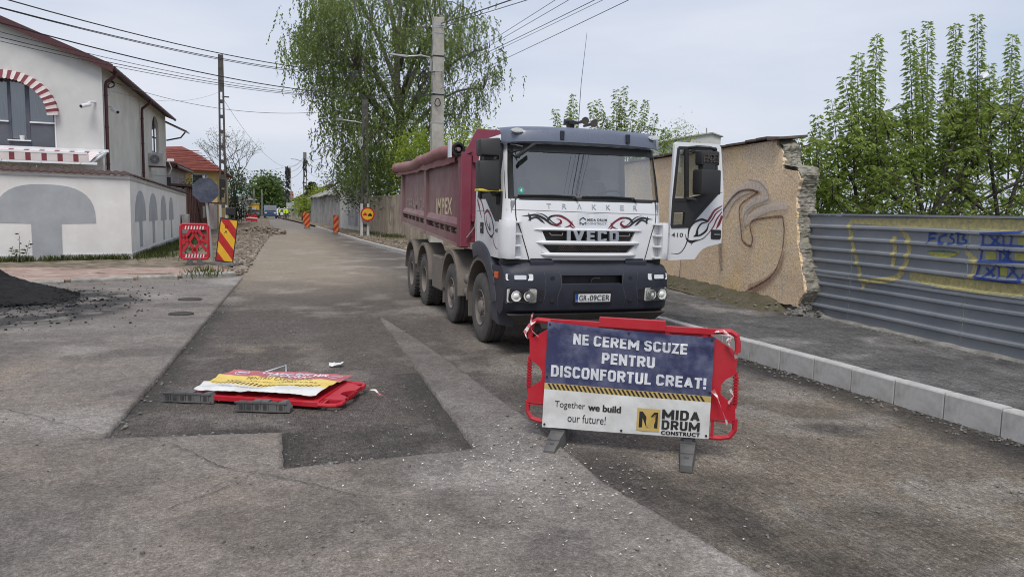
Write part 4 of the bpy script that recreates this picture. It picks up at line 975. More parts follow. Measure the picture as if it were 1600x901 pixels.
# ---- tipper body
B0, B1, TOPZ = 2.65, 8.95, 2.95
def zt(y, t): zb = 1.43+.27*(y-B0)/(B1-B0); return zb+t*(TOPZ-zb)
body = MB()
for sx in (-1, 1):
    prof = [(-1.20,1.0),(-1.20,.31),(-1.255,.235),(-1.255,.20),(-1.12,.20),(-1.12,.115),(-1.25,.115),(-1.25,.0),(-1.10,.0)]
    A = [(-x*sx if sx > 0 else x, B0+.06, zt(B0, t)) for x, t in prof]; Bq = [(-x*sx if sx > 0 else x, B1, zt(B1, t)) for x, t in prof]
    n_ = len(prof); body.add(A+Bq, [(i, i+1, n_+i+1, n_+i) for i in range(n_-1)])
    inn = [(-1.10,.0),(-1.14,1.0),(-1.20,1.0)]
    A = [((-x if sx > 0 else x), B0+.06, zt(B0, t)) for x, t in inn]; Bq = [((-x if sx > 0 else x), B1, zt(B1, t)) for x, t in inn]
    body.add(A+Bq, [(0,1,4,3),(1,2,5,4)])
body.add([(-1.1,B0,zt(B0,.06)),(1.1,B0,zt(B0,.06)),(1.1,B1,zt(B1,.06)),(-1.1,B1,zt(B1,.06))], [(0,1,2,3)])
bed = T(body, 'tipper_body', 'maroon_side')
for sx in (-1, 1):
    for y, w in ((B0+.02,.20), (5.78,.16), (B1-.12,.20)):
        p = MB(); X0, X1 = sorted((sx*1.272, sx*1.12))
        p.hexa([(X0,y,zt(y,-.02)),(X1,y,zt(y,-.02)),(X1,y+w,zt(y+w,-.02)),(X0,y+w,zt(y+w,-.02)),(X0,y,zt(y,1.0)),(X1,y,zt(y,1.0)),(X1,y+w,zt(y+w,1.0)),(X0,y+w,zt(y+w,1.0))])
        T(p, 'side_post', 'maroon_side', bed, bevel=.012)
    p = MB(); X0, X1 = sorted((sx*1.265, sx*1.13)); p.hexa([(X0,B0+.2,2.90),(X1,B0+.2,2.90),(X1,B1-.1,2.90),(X0,B1-.1,2.90),(X0,B0+.2,2.985),(X1,B0+.2,2.985),(X1,B1-.1,2.985),(X0,B1-.1,2.985)]); T(p, 'top_rail', 'maroon_side', bed)
    hk = MB()
    for y in (3.1,3.6,4.1,4.6,5.1,6.2,6.7,7.2,7.7,8.2): hk.beam((sx*1.20,y,zt(y,.115)),(sx*1.20,y,zt(y,.20)),.035,.05); hk.beam((sx*1.17,y,zt(y,.15)),(sx*1.17,y+.3,zt(y+.3,.15)),.03,.03)
    T(hk, 'rope_hook', 'rail_dust', bed)
    p = MB(); X0, X1 = sorted((sx*1.258, sx*1.10))
    p.hexa([(X0,B0+.22,zt(B0,.0)-.02),(X1,B0+.22,zt(B0,.0)-.02),(X1,B1-.12,zt(B1,0)-.02),(X0,B1-.12,zt(B1,0)-.02),(X0,B0+.22,zt(B0,.02)),(X1,B0+.22,zt(B0,.02)),(X1,B1-.12,zt(B1,.02)),(X0,B1-.12,zt(B1,.02))]); T(p, 'bottom_rail', 'rail_dust', bed)
hb = MB().box(-1.23,1.23,B0-.02,B0+.05,1.50,2.98)
hb.prism([(-1.22,2.98),(1.22,2.98),(1.0,3.42),(-1.0,3.42)], lambda p: (p[0],B0-.02,p[1]), lambda p: (p[0],B0+.05,p[1]))
hbo = T(hb, 'headboard', 'maroon_front')
for x0, x1, z0, z1 in ((-1.275,-1.10,1.42,3.02),(1.10,1.275,1.42,3.02),(-1.10,1.10,1.50,1.62)): T(MB().box(x0,x1,B0-.07,B0+.0,z0,z1), 'headboard_frame', 'maroon_front', hbo, bevel=.01)
T(MB().box(-1.08,-.9,B0-.09,B0-.03,2.85,2.97), 'headboard_bracket', 'maroon_front', hbo)
T(MB().box(-1.09,-.8,B0-.10,B0-.02,1.85,1.98), 'headboard_brace', 'maroon_front', hbo, bevel=.01)
T(MB().tube([(-1.0,B0-.12,2.0),(-1.05,B0-.12,1.75),(-1.18,B0-.12,1.58)], .015, 6), 'chain', 'rim', hbo)
T(MB().box(-1.2,1.2,B1-.04,B1+.03,1.72,2.9).prism([(B1,1.80),(B1+.22,1.95),(B1+.22,2.05),(B1+.05,2.9),(B1,2.9)], lambda p: (-1.27,p[0],p[1]), lambda p: (-1.14,p[0],p[1])).prism([(B1,1.80),(B1+.22,1.95),(B1+.22,2.05),(B1+.05,2.9),(B1,2.9)], lambda p: (1.27,p[0],p[1]), lambda p: (1.14,p[0],p[1])), 'tailgate', 'maroon_side')
# lettering on the panels
side_s = lambda y, z, d: (-1.20-d, y, z)
flat('IMPEX', 4.98, 3.55, 1.955, 2.27, side_s, 'lettering', 'bed_letter', bed, .03, 1.05, .005)
flat('CERAMICA', 8.55, 6.15, 2.00, 2.31, side_s, 'lettering', 'bed_letter_faded', bed, .03, 1.0, .005)
# rolled tarpaulin on the left rim
tp = [(-1.27-.02*fbm(y*1.3,0), y, 3.07+.035*math.sin((y-3)*1.05)+.03*fbm(y*.9,4)) for y in np.linspace(2.95, 9.75, 40)]
trp = T(MB().tube(tp, [.118+.018*fbm(y*2.1,7)+(-.018 if abs(y-5.95) < .1 else 0) for y in np.linspace(2.95,9.75,40)], 14), 'tarpaulin', 'maroon_tarp', smooth=60)
flp = MB(); A = [(-1.285, y, 3.0+.02*fbm(y,2)) for y in np.linspace(3.0,9.4,50)]; Bq = [(-1.30-.015*fbm(y*3,5), y, 2.86+.03*fbm(y*1.7,9)) for y in np.linspace(3.0,9.4,50)]
T(flp.strip(A, Bq), 'tarpaulin_flap', 'maroon_tarp', trp, smooth='all')
T(MB().lathe([(.0,.05),(-.05,.115),(-.10,.12),(-.10,.085),(.0,.045)], 'y', (-1.27,2.93,3.08), 18), 'roll_end', 'black_print', trp)
T(MB().lathe([(-.11,.0),(-.11,.035),(-.02,.035)], 'y', (-1.27,2.93,3.08), 10), 'roll_axle', 'rim', trp)
T(MB().box(-1.42,-1.385,2.86,3.02,2.94,3.24), 'roll_bracket', 'sticker_white', trp)
T(MB().tube([(-1.3,2.85,3.0),(-1.2,2.6,2.98),(-1.1,2.55,3.02)], .012, 5), 'roll_cord', 'black_print', trp)
T(MB().lathe([(9.75,.0),(9.75,.06),(9.80,.11),(9.86,.11),(9.86,0)], 'y', (-1.27,0,3.06), 12), 'crank_head', 'maroon_front', trp)
T(MB().lathe([(3.1,.05),(3.22,.07),(3.3,.05),(3.3,0)], 'z', (-1.1,9.1,0), 10), 'bed_knob', 'black_print', bed)

# ---- the open door, swung out square to the cab
DH = Vector((1.197, .20, 0)); DD = Vector((1, .08, 0)).normalized(); DN = Vector((DD.y, -DD.x, 0))
def dp(s_, z, d=0.0): s_ *= .985; z = 2.05+(z-2.05)*.985; return DH+DD*s_+DN*(d+.04*max(0,(z-2.2))*-1.0)+Vector((0,0,z))
dsurf = lambda s_, z, d: dp(s_, z, d)
door = MB()
outl = [(.17,1.35),(.67,1.37),(.72,1.44),(.80,1.52),(.90,1.565),(1.16,1.62),(1.16,2.36),(1.09,3.10),(1.05,3.155),(.28,3.15),(.235,3.12),(.19,2.23)]
win = [(.26,2.26),(.54,2.31),(1.04,2.40),(1.0,3.08),(.29,3.07)]
def slab(mb, pts, d0, d1): return mb.prism(pts, lambda p: dp(p[0], p[1], d0), lambda p: dp(p[0], p[1], d1))
# lower skin, and a frame of bars round the window
low = [(.17,1.35),(.67,1.37),(.72,1.44),(.80,1.52),(.90,1.565),(1.16,1.62),(1.16,2.42),(1.06,2.38),(.53,1.85),(.195,1.85)]
slab(door, low, .0, -.05)
slab(door, [(.19,1.85),(.205,1.85),(.215,2.26),(.30,3.08),(1.0,3.105),(1.06,2.40),(1.16,2.42),(1.09,3.10),(1.05,3.155),(.28,3.15),(.235,3.12),(.19,2.23)], .0, -.05)
dro = T(door, 'door', 'cab_white')
fr_ = MB()
def barz(pts, w):
    for a, b in zip(pts[:-1], pts[1:]): fr_.beam(dp(a[0],a[1],-.01), dp(b[0],b[1],-.01), w, .04, up=DN)
barz([(.215,1.88),(.225,2.27),(.30,3.06),(.985,3.08),(1.035,2.40)], .045); barz([(.45,3.06),(.475,2.28)], .06); barz([(.22,2.27),(.48,2.28)], .05); barz([(.21,1.87),(.52,1.88)], .05); barz([(1.04,2.40),(.50,1.87)], .03)
slab(fr_, [(.47,2.31),(1.045,2.42),(1.06,2.38),(.53,1.86),(.44,1.86),(.45,2.29)], .004, -.045); slab(fr_, [(.22,2.08),(.46,2.09),(.46,2.26),(.225,2.26)], .003, -.04)
T(fr_, 'window_frame', 'black_plastic', dro)
g3 = MB()
for pl in ([(.24,2.29),(.445,2.30),(.425,3.04),(.305,3.04)], [(.50,2.33),(1.01,2.42),(.97,3.06),(.48,3.05)], [(.23,1.90),(.44,1.90),(.44,2.075),(.23,2.075)]): slab(g3, pl, -.02, -.026)
T(g3, 'door_window', 'side_glass', dro)
slab_h = slab(MB(), rrect(.95, 1.14, 1.68, 1.83, .03), .008, -.01); hdo = T(slab_h, 'door_handle', 'black_plastic', dro)
T(slab(MB(), rrect(1.0, 1.12, 1.745, 1.765, .006), .02, .01), 'grip', 'chrome_letter', hdo)
flat('410', .22, .43, 1.71, 1.775, dsurf, 'model_number', 'chassis', dro, .02, 1.1, .004)
db, dr_ = MB(), MB()
for mb, pts, w in ((db, [(.22,1.46),(.37,1.46),(.46,1.54),(.51,1.65),(.53,1.72)], [.004,.012,.016,.02,.012]), (db, [(.47,1.76),(.50,1.68),(.58,1.64),(.66,1.655),(.76,1.67)], [.004,.02,.045,.03,.004]),
                   (db, [(.58,1.58),(.62,1.64),(.66,1.67)], [.003,.02,.01]), (db, [(.52,1.68),(.54,1.84),(.63,1.94),(.76,1.985),(.88,1.96)], [.012,.035,.03,.035,.03]),
                   (db, [(.62,1.72),(.68,1.75),(.695,1.84),(.76,1.92),(.86,1.945)], [.004,.055,.03,.025,.012]), (db, [(.62,1.72),(.75,1.745),(.86,1.82),(.90,1.93)], [.004,.03,.035,.012]), (db, [(.68,1.66),(.80,1.69),(.90,1.77)], [.003,.014,.012]),
                   (dr_, [(.87,1.95),(.93,2.03),(1.0,2.13),(1.14,2.21)], [.03,.035,.03,.01]), (dr_, [(.90,1.92),(.97,2.0),(1.03,2.09),(1.14,2.16)], [.012,.022,.02,.01]), (dr_, [(.90,1.77),(.99,1.88),(1.05,2.0),(1.14,2.11)], [.012,.02,.025,.015]), (dr_, [(1.04,1.84),(1.09,1.92),(1.145,2.05)], [.004,.05,.04])):
    decal(mb, pts, w, dsurf, .004, 10)
T(db, 'flame_decal', 'black_print', dro); T(dr_, 'flame_decal', 'red_print', dro)
def bxm(s0, s1, d0, d1, z0, z1):
    P_ = [dp(a, z, d) for z in (z0, z1) for a, d in ((s0,d0),(s1,d0),(s1,d1),(s0,d1))]; return MB().hexa(P_)
T(MB().tube([dp(.48,3.07,.0),dp(.55,3.08,.14),dp(.70,3.07,.22),dp(.84,3.05,.20)], .022, 8), 'mirror_arm', 'black_plastic', dro); T(MB().tube([dp(.47,2.30,.0),dp(.55,2.28,.14)], .03, 8), 'mirror_arm', 'black_plastic', dro)
T(bxm(.50,.86,.08,.32,2.36,2.74), 'main_mirror', 'black_plastic', dro, bevel=.035, smooth=50)
T(bxm(.57,.79,.12,.26,2.72,2.84), 'mirror_joint', 'black_plastic', dro, bevel=.02)
wm = T(bxm(.54,.87,.08,.26,2.80,3.02), 'wide_mirror', 'black_plastic', dro, bevel=.03, smooth=50)
rib = MB()
for k in range(5): rib.beam(dp(.575+k*.062,2.84,.268), dp(.585+k*.062,2.985,.262), .012, .012)
for k in range(3): rib.beam(dp(.57,2.86+k*.05,.266), dp(.85,2.86+k*.05,.266), .010, .012)
rib.lathe([(0,.05),(-.012,.05),(-.012,.035),(0,.035)], 'y', dp(.71,2.92,.266), 14)
T(rib, 'mirror_back_ribs', 'chassis', wm)

# ================================================================== barriers and their banners
M('barrier_red', (.42,.008,.020), (.52,.014,.030), 3, .42, dirt=(.30,.05,.05), dscale=3, damt=.5)
M('rubber_grey', (.060,.060,.062), (.105,.103,.100), 5, .8, bmp=.4, bscale=60, bdist=.004, dirt=(.18,.165,.15), dscale=4, damt=.6)
M('banner_navy', (.028,.033,.092), (.042,.048,.115), 4, .5, dirt=(.26,.27,.36), dscale=7, damt=.5)
M('banner_white', (.60,.60,.58), (.70,.70,.68), 4, .5, dirt=(.36,.34,.31), dscale=3, damt=.6)
M('banner_gold', (.50,.34,.085), (.58,.42,.14), 5, .5, dirt=(.30,.24,.14), dscale=5, damt=.4)
M('banner_ink', (.012,.011,.012), (.03,.028,.027), 6, .5)
M('banner_letter', (.66,.67,.70), (.76,.77,.78), 9, .5, dirt=(.28,.30,.40), dscale=11, damt=.55)
M('banner_red', (.40,.075,.095), (.48,.13,.145), 3, .5, dirt=(.45,.2,.2), dscale=5, damt=.4)
M('banner_yellow', (.66,.47,.09), (.74,.56,.15), 3, .5, dirt=(.5,.42,.2), dscale=5, damt=.4)
M('dry_ink', (.13,.095,.03), (.20,.15,.05), 8, .6)
M('tape_white', (.68,.66,.64), (.55,.12,.14), 22, .6, lo=.47, hi=.53)

def red_panel(parent, back=True):
    """plastic barrier panel in the local x-z plane, 1.75 m wide"""
    m_ = MB()
    for sx in (-1, 1):
        q = lambda pts: m_.prism([(sx*x, z) for x, z in pts], lambda p: (p[0], -.022, p[1]), lambda p: (p[0], .022, p[1]))
        q([(.66,1.05),(.70,1.03),(.86,.93),(.885,.93),(.878,.74),(.80,.69),(.765,.64),(.66,.64)])
        q([(.66,.6399),(.765,.6399),(.765,.5601),(.66,.5601)])
        q([(.66,.56),(.765,.56),(.80,.53),(.885,.47),(.895,.345),(.66,.345)])
        m_.tube([(sx*.70,0,1.085),(sx*.82,0,1.09),(sx*.868,0,1.06),(sx*.882,0,1.0),(sx*.884,0,.92)], .024, 8)
        m_.tube([(sx*.882,0,.76),(sx*.886,0,.45)], .016, 6)
        for k in range(9): m_.lathe([(-.006,.026),(.006,.026),(.006,0)], 'z', (sx*.884,0,.50+k*.026), 8)
        m_.tube([(sx*.893,0,.36),(sx*.893,0,.26),(sx*.855,0,.20),(sx*.78,0,.182),(sx*.66,0,.182)], .022, 8)
        for k in range(4): m_.box(*sorted((sx*.66, sx*.885)), -.02,.02,.352-k*.03,.362-k*.03) if k < 2 else None
        m_.box(*sorted((sx*.70, sx*.725)), -.02,.02,.19,.35)
    m_.box(-.70,.70,-.025,.025,1.06,1.105); m_.box(-.66,.66,-.022,.022,.18,.235)
    for x in (-.62,-.31,0,.31,.62): m_.box(x-.02,x+.02,-.018,.018,.235,1.06)
    for k in range(4):
        x = -.62+k*.31; m_.beam((x+.02,0,.25),(x+.29,0,1.04),.03,.03,(0,1,0)); m_.beam((x+.02,.0,1.04),(x+.29,.0,.25),.028,.028,(0,1,0))
    m_.box(-.27,.29,-.034,.034,1.07,1.148); m_.box(-.665,.665,-.005,.005,.22,1.07)
    return m_.build('panel', 'barrier_red', parent)
def foot(parent, name, x, l0=-.42, l1=.40):
    f_ = MB(); n = 9
    for i in range(n):
        a = l0+(l1-l0)*i/n; b = l0+(l1-l0)*(i+1)/n-.006; hz = lambda y: .055+.085*max(0,1-abs(y)/.42)**.8; w = lambda y: .045+.02*max(0,1-abs(y)/.42)
        f_.hexa([(-w(a)-.006,a,0),(w(a)+.006,a,0),(w(b)+.006,b,0),(-w(b)-.006,b,0),(-w(a),a,hz(a)-.008*(i%2)),(w(a),a,hz(a)-.008*(i%2)),(w(b),b,hz(b)-.008*(i%2)),(-w(b),b,hz(b)-.008*(i%2))])
    f_.box(-.035,.035,-.04,.04,.10,.24)
    for y in (-.30,-.18,.2): f_.lathe([(.0,.018),(.105 if abs(y) < .25 else .088,.018),(.105 if abs(y) < .25 else .088,0)], 'z', (0,y,0), 8)
    o = f_.build(name, 'rubber_grey', parent); o.location = (x, 0, 0); return o
BA = math.atan2(-.538, .843)
bar = thing('traffic_barrier', 'upright red plastic barrier on grey rubber feet in front of the truck', 'barrier', (2.88, 5.63, .008), BA)
red_panel(bar)
foot(bar, 'foot', -.60); foot(bar, 'foot', .52)
# the printed banner tied over it
ban = thing('banner', 'navy and white apology banner tied across the upright barrier', 'banner', (2.88, 5.63, .008), BA)
cTL, cTR, cBL, cBR = (-.717,1.09), (.696,1.041), (-.742,.144), (.687,.18)
def bpt(u, v, d=0.0):
    x = (cBL[0]*(1-u)+cBR[0]*u)*(1-v)+(cTL[0]*(1-u)+cTR[0]*u)*v; z = (cBL[1]*(1-u)+cBR[1]*u)*(1-v)+(cTL[1]*(1-u)+cTR[1]*u)*v
    w = .010*fbm(u*2.2, v*1.6, 1.3)+.006*fbm(u*5+v*3, v*2.5, 4)+.010*math.exp(-((u-.86+.5*(v-.7))/.05)**2)*(v > .35)*min(1,(v-.35)*4)+.008*math.exp(-((v-.93-.04*math.sin(6*u))/.03)**2)
    sag = -.03*(1-v)**2
    return (x, -.050-w+sag*.3-d+.02*(1-abs(2*u-1))*0, z-.012*math.sin(math.pi*min(1,max(0,u)))*(v if v > .9 else 0))
def field(name, v0, v1, mat, nu=70):
    nv = max(2, int(abs(v1-v0)*44)); P = [bpt(i/nu, v0+(v1-v0)*j/nv) for j in range(nv+1) for i in range(nu+1)]; w = nu+1
    return MB().add(P, [(j*w+i, j*w+i+1, (j+1)*w+i+1, (j+1)*w+i) for j in range(nv) for i in range(nu)]).build(name, mat, ban, smooth='all')
vs0, vs1 = .362, .422
field('navy_field', vs1, 1.0, 'banner_navy'); field('stripe_band', vs0, vs1, 'banner_gold'); field('white_field', 0.0, vs0, 'banner_white')
st_ = MB(); n = 35
for k in range(n):
    a = .03+k/n*.94; P = []
    for j in range(5):
        v = vs0+.004+(vs1-vs0-.008)*j/4; P.append([bpt(a+.022*(1-j/4)-.011+w_, v, .003) for w_ in (0, .0125)])
    st_.strip([p[0] for p in P], [p[1] for p in P])
st_.build('hazard_stripes', 'banner_ink', ban)
def bblock(txt, u0, u1, v0, v1, mat):
    m_ = MB()
    for A, B, k in block_text(txt, u0, u1, v0, v1, .205, .10): m_.strip([bpt(a[0], a[1], .004+.0007*k) for a in A], [bpt(b[0], b[1], .004+.0007*k) for b in B])
    return m_.build('lettering', mat, ban)
def btext(txt, u0, u1, v0, v1, mat, bold, spacing=1.0, heavy=0.0):
    v, f = fit_text(txt, u0, u1, v0, v1, bold, spacing); v, f = subdivided(v, f, .022)
    m_ = MB()
    for k, (du, dd) in enumerate(((0,.004),(-1,.0047),(1,.0054)) if heavy else ((0,.004),)): m_.add([bpt(p[0]+du*heavy, p[1], dd) for p in v], f)
    return m_.build('lettering', mat, ban)
bblock('NE CEREM SCUZE', .165, .848, .810, .918, 'banner_letter')
bblock('PENTRU', .347, .665, .652, .757, 'banner_letter')
bblock('DISCONFORTUL CREAT!', .037, .967, .488, .597, 'banner_letter')
btext('Together', .073, .262, .183, .262, 'banner_ink', .0)
btext('we build', .282, .480, .193, .258, 'banner_ink', .012, 1.0, .0016)
btext('our future!', .158, .393, .070, .148, 'banner_ink', .0)
sq = [bpt(u, v, .003) for u, v in ((.578,.040),(.714,.036),(.714,.256),(.578,.256))]; MB().add(sq, [(0,1,2,3)]).build('logo_square', 'banner_gold', ban)
lgm = MB()
for pl in ([(.592,.07),(.592,.225),(.612,.225),(.646,.15),(.680,.225),(.702,.225),(.702,.07),(.682,.07),(.682,.165),(.655,.07),(.637,.07),(.612,.165),(.612,.07)],):
    from mathutils.geometry import tessellate_polygon
    tri = tessellate_polygon([[Vector((a, b, 0)) for a, b in pl]]); lgm.add([bpt(a, b, .006) for a, b in pl], [tuple(t) for t in tri])
lgm.build('logo', 'banner_ink', ban)
lr = MB()
for o_ in (0, .012, .024): lr.add([bpt(a, b, .009) for a, b in ((.632+o_,.07),(.637+o_,.07),(.683+o_*.4,.20),(.681+o_*.4,.20))], [(0,1,2,3)])
lr.build('logo_road', 'banner_gold', ban)
bblock('MIDA', .725, .943, .166, .262, 'banner_ink'); bblock('DRUM', .726, .946, .066, .156, 'banner_ink'); btext('CONSTRUCT', .726, .949, .015, .053, 'banner_ink', .015, 1.15, .0014)
for u, v in ((.015,.03),(.49,.025),(.985,.03),(.015,.975),(.5,.975),(.985,.975),(.012,.48),(.99,.46)):
    p = bpt(u, v, .004); MB().lathe([(-.004,0),(-.004,.010),(.001,.010)], 'y', p, 10).build('eyelet', 'banner_ink', ban)
def tape(parent, pts, w):
    m_ = MB(); A, B = [], []
    for i, p in enumerate(pts):
        p = Vector(p); a = i*1.1+rng.uniform(-.4,.4); d = Vector((math.cos(a)*.6, math.sin(a), .5)).normalized()*w*rng.uniform(.5,1.0)
        A.append(p-d); B.append(p+d)
    return m_.strip(A, B).build('barrier_tape', 'tape_white', parent)
tape(bar, [(-.80,-.03,1.12),(-.83,-.04,1.08),(-.88,-.05,1.05),(-.92,-.06,.98),(-.90,-.06,.93)], .022)
tape(bar, [(-.86,-.04,1.15),(-.87,-.05,1.08),(-.86,-.05,1.0),(-.80,-.05,.95)], .018)
tape(bar, [(.70,-.03,1.09),(.76,-.05,1.10),(.82,-.05,1.06),(.80,-.06,1.0),(.85,-.06,.94),(.875,-.05,.88)], .026)
tape(bar, [(.70,-.06,.60),(.74,-.07,.55),(.78,-.08,.45),(.82,-.09,.36),(.83,-.09,.29)], .022)
tape(bar, [(.84,-.05,.62),(.87,-.05,.56),(.83,-.06,.50)], .014)

# ---- the fallen barrier
fa = thing('traffic_barrier', 'red plastic barrier fallen flat on the milled road', 'barrier', (.0, 8.2, 0), math.atan2(-.45,.9))
fp = red_panel(fa); fp.rotation_euler = (R(-88), 0, 0); fp.location = (.03, -.62, .055); fp.scale = (.93, 1, .92)
for x, y, a in ((-.78,-.47,.10), (.12,-.62,.13)):
    f_ = MB(); n = 6
    for i in range(n): f_.hexa([(-.23+i*.08,-.05,0),(-.155+i*.08,-.05,0),(-.155+i*.08,.05,0),(-.23+i*.08,.05,0),(-.23+i*.08,-.045,.085+.02*(i in (2,3,4))),(-.155+i*.08,-.045,.085+.02*(i in (2,3,4))),(-.155+i*.08,.045,.09+.02*(i in (2,3))),(-.23+i*.08,.045,.09+.02*(i in (2,3)))])
    for z in (.004,.085): f_.box(-.25,.27,-.052,-.03,z,z+.014)
    f_.prism([(.25,0),(.25,.09),(.30,.11),(.42,.05),(.42,0)] if False else [(.2,.0),(.2,.10),(.26,.105),(.30,.04),(.30,0)], lambda p: (p[0],-.04,p[1]), lambda p: (p[0],.06,p[1]))
    o = f_.build('foot', 'rubber_grey', fa); o.location = (x, y, .012); o.rotation_euler = (0, 0, a)
    hol = MB()
    for i in (0,1,2,3,5): hol.box(-.205+i*.08,-.17+i*.08,-.0535,-.0525,.025,.075)
    ho = hol.build('foot_hollow', 'crack_dark', o)
fbn = thing('banner', 'crumpled red and yellow road works banner lying on the fallen barrier', 'banner', (0,0,0))
qBL, qTL, qTR, qBR = Vector((-.85,8.17,0)), Vector((-.50,8.95,0)), Vector((.82,8.40,0)), Vector((.36,7.63,0))
def fpt(u, v, d=0.0):
    p = (qBL*(1-u)+qBR*u)*(1-v)+(qTL*(1-u)+qTR*u)*v
    z = .150+.018*fbm(u*3, v*2, 6)+.010*fbm(u*7, v*5, 2)+.035*math.exp(-((u-.02)/.08)**2)*v*0+.025*math.exp(-((v-.25-.25*u)/.07)**2)*(1-u)+.02*math.exp(-((v-.62+.1*u)/.05)**2)
    if v < .08: z -= (.08-v)*.35*(.6+.4*math.sin(9*u))
    return (p.x, p.y, z+d)
def ffield(name, v0, v1, mat, nu=60):
    nv = max(3, int(abs(v1-v0)*30)); P = [fpt(i/nu, v0+(v1-v0)*j/nv) for j in range(nv+1) for i in range(nu+1)]; w = nu+1
    return MB().add(P, [(j*w+i, j*w+i+1, (j+1)*w+i+1, (j+1)*w+i) for j in range(nv) for i in range(nu)]).build(name, mat, fbn, smooth='all')
ffield('red_field', .64, 1.0, 'banner_red'); ffield('yellow_field', .24, .64, 'banner_yellow'); ffield('white_field', 0, .24, 'banner_white')
def ftext(txt, u0, u1, v0, v1, mat, bold, spacing=1.05):
    v, f = fit_text(txt, u0, u1, v0, v1, bold, spacing); v, f = subdivided(v, f, .025); MB().add([fpt(p[0], p[1], .004) for p in v], f).build('lettering', mat, fbn)
ftext('TRAFIC \u00ceNCHIS', .27, .82, .83, .95, 'banner_letter', .04); ftext('TEMPORAR', .36, .74, .69, .79, 'banner_letter', .04)
ftext('PENTRU EXECUTARE', .26, .80, .51, .57, 'dry_ink', .0); ftext('LUCR\u0102RI DE ASFALTARE', .14, .88, .39, .45, 'dry_ink', .0)
fs = MB()
for k in range(26): a = .06+k*.034; fs.add([fpt(a,.25,.004), fpt(a+.012,.25,.004), fpt(a+.028,.315,.004), fpt(a+.016,.315,.004)], [(0,1,2,3)])
fs.build('hazard_stripes', 'banner_ink', fbn)
for uc_ in (.13, .90):
    A, B = [], []
    for k in range(25):
        t = 2*math.pi*k/24; A.append(fpt(uc_+.055*math.cos(t), .82+.10*math.sin(t), .005)); B.append(fpt(uc_+.048*math.cos(t), .82+.088*math.sin(t), .005))
    m_ = MB().strip(A, B); m_.add([fpt(a, b, .005) for a, b in ((uc_-.035,.80),(uc_+.035,.80),(uc_+.035,.84),(uc_-.035,.84))], [(0,1,2,3)]); m_.build('no_entry_mark', 'banner_letter', fbn)
btx = MB(); ftext('Together we build our future!', .16, .56, .10, .15, 'banner_ink', .0)
tape(fa, [(.98,.15,.10),(1.03,.17,.09),(1.08,.15,.05),(1.13,.17,.03)], .022)
wire = MB().tube([gr(400,586)+Vector((0,0,.01)), gr(424,584)+Vector((0,0,.05)), gr(447,579)+Vector((0,0,.07)), gr(447,586)+Vector((0,0,.01))], .008, 6)
tag(wire.build('wire_loop', 'banner_letter'), 'thin bent white wire loop lying behind the fallen barrier', 'wire')
pp = gr(525,573); pm = MB(); rr = random.Random(3)
P = [(pp.x+(i-2.5)*.035+rr.uniform(-.01,.01), pp.y+(j-1.5)*.035+rr.uniform(-.01,.01), .015+rr.uniform(0,.05)) for j in range(4) for i in range(6)]
tag(pm.add(P, [(j*6+i, j*6+i+1, (j+1)*6+i+1, (j+1)*6+i) for j in range(3) for i in range(5)]).build('paper_scrap', 'white_flake'), 'crumpled white paper scrap on the road beyond the fallen barrier', 'paper')

# ================================================================== signs and delineators at the left corner
M('sign_back', (.045,.055,.085), (.07,.08,.11), 5, .5, metal=.2, dirt=(.25,.27,.30), dscale=6, damt=.35)
M('galvanised', (.38,.38,.37), (.50,.50,.49), 6, .45, metal=.5, dirt=(.25,.23,.2), dscale=3, damt=.4)
M('sign_red', (.36,.012,.014), (.46,.02,.02), 5, .4)
M('sign_yellow', (.66,.36,.02), (.74,.42,.03), 5, .4)
M('sign_black', (.012,.012,.012), (.02,.02,.02), 5, .5)
M('faded_orange', (.52,.16,.03), (.62,.24,.05), 4, .5)
ss = thing('stop_sign', 'octagonal road sign seen from its grey back on a leaning post', 'road sign', (-2.06, 26.5, .08))
MB().tube([(0,0,0),(-.23,0,2.90)], .045, 10).build('post', 'galvanised', ss, smooth=True)
oc = [(-.19+.43*math.cos(R(22.5+45*k)), 2.42+.43*math.sin(R(22.5+45*k))) for k in range(8)]
so = MB().prism(oc, lambda p: (p[0],-.055-.05*abs(p[0]+.245)*0,p[1]), lambda p: (p[0],-.075,p[1])); so.build('sign_plate', 'sign_back', ss).rotation_euler = (0,0,R(8))
MB().box(-.30,-.06,-.058,.055,2.22,2.26).box(-.32,-.10,-.058,.055,2.60,2.64).build('clamp', 'galvanised', ss)
def stripes(w, h, n, up, m_a, m_b, parent, y, slope=1.0):
    """slanted bands clipped to the rectangle, one mesh each"""
    band = h/n
    for k in range(-1, n+1):
        z0 = k*band; z1 = z0+band; P = []
        poly = [(-w/2, z0-up*slope*w/2*-1), (w/2, z0+up*slope*w/2*-1), (w/2, z1+up*slope*w/2*-1), (-w/2, z1-up*slope*w/2*-1)]
        def clip(pl, zc, keep_above):
            out = []
            for i in range(len(pl)):
                a, b = pl[i], pl[(i+1)%len(pl)]; ia = (a[1] >= zc) == keep_above; ib = (b[1] >= zc) == keep_above
                if ia: out.append(a)
                if ia != ib: t = (zc-a[1])/(b[1]-a[1]); out.append((a[0]+(b[0]-a[0])*t, zc))
            return out
        poly = clip(poly, 0.0, True)
        poly = clip(poly, h, False) if len(poly) > 2 else []
        if len(poly) > 2: MB().add([(x, y, z) for x, z in poly], [tuple(range(len(poly)))]).build('stripe', m_a if k % 2 else m_b, parent)
dl = thing('delineator', 'leaning red and yellow striped panel with a black lamp beside the stop sign', 'delineator', (-1.66, 25.15, .10))
pb = MB().box(-.27,.27,-.012,.012,.10,1.50).build('board', 'sign_black', dl); pb.rotation_euler = (0, R(7.5), 0); pb.location = (.02,0,.02)
hold = bpy.data.objects.new('stripe_face', None); col.objects.link(hold); 
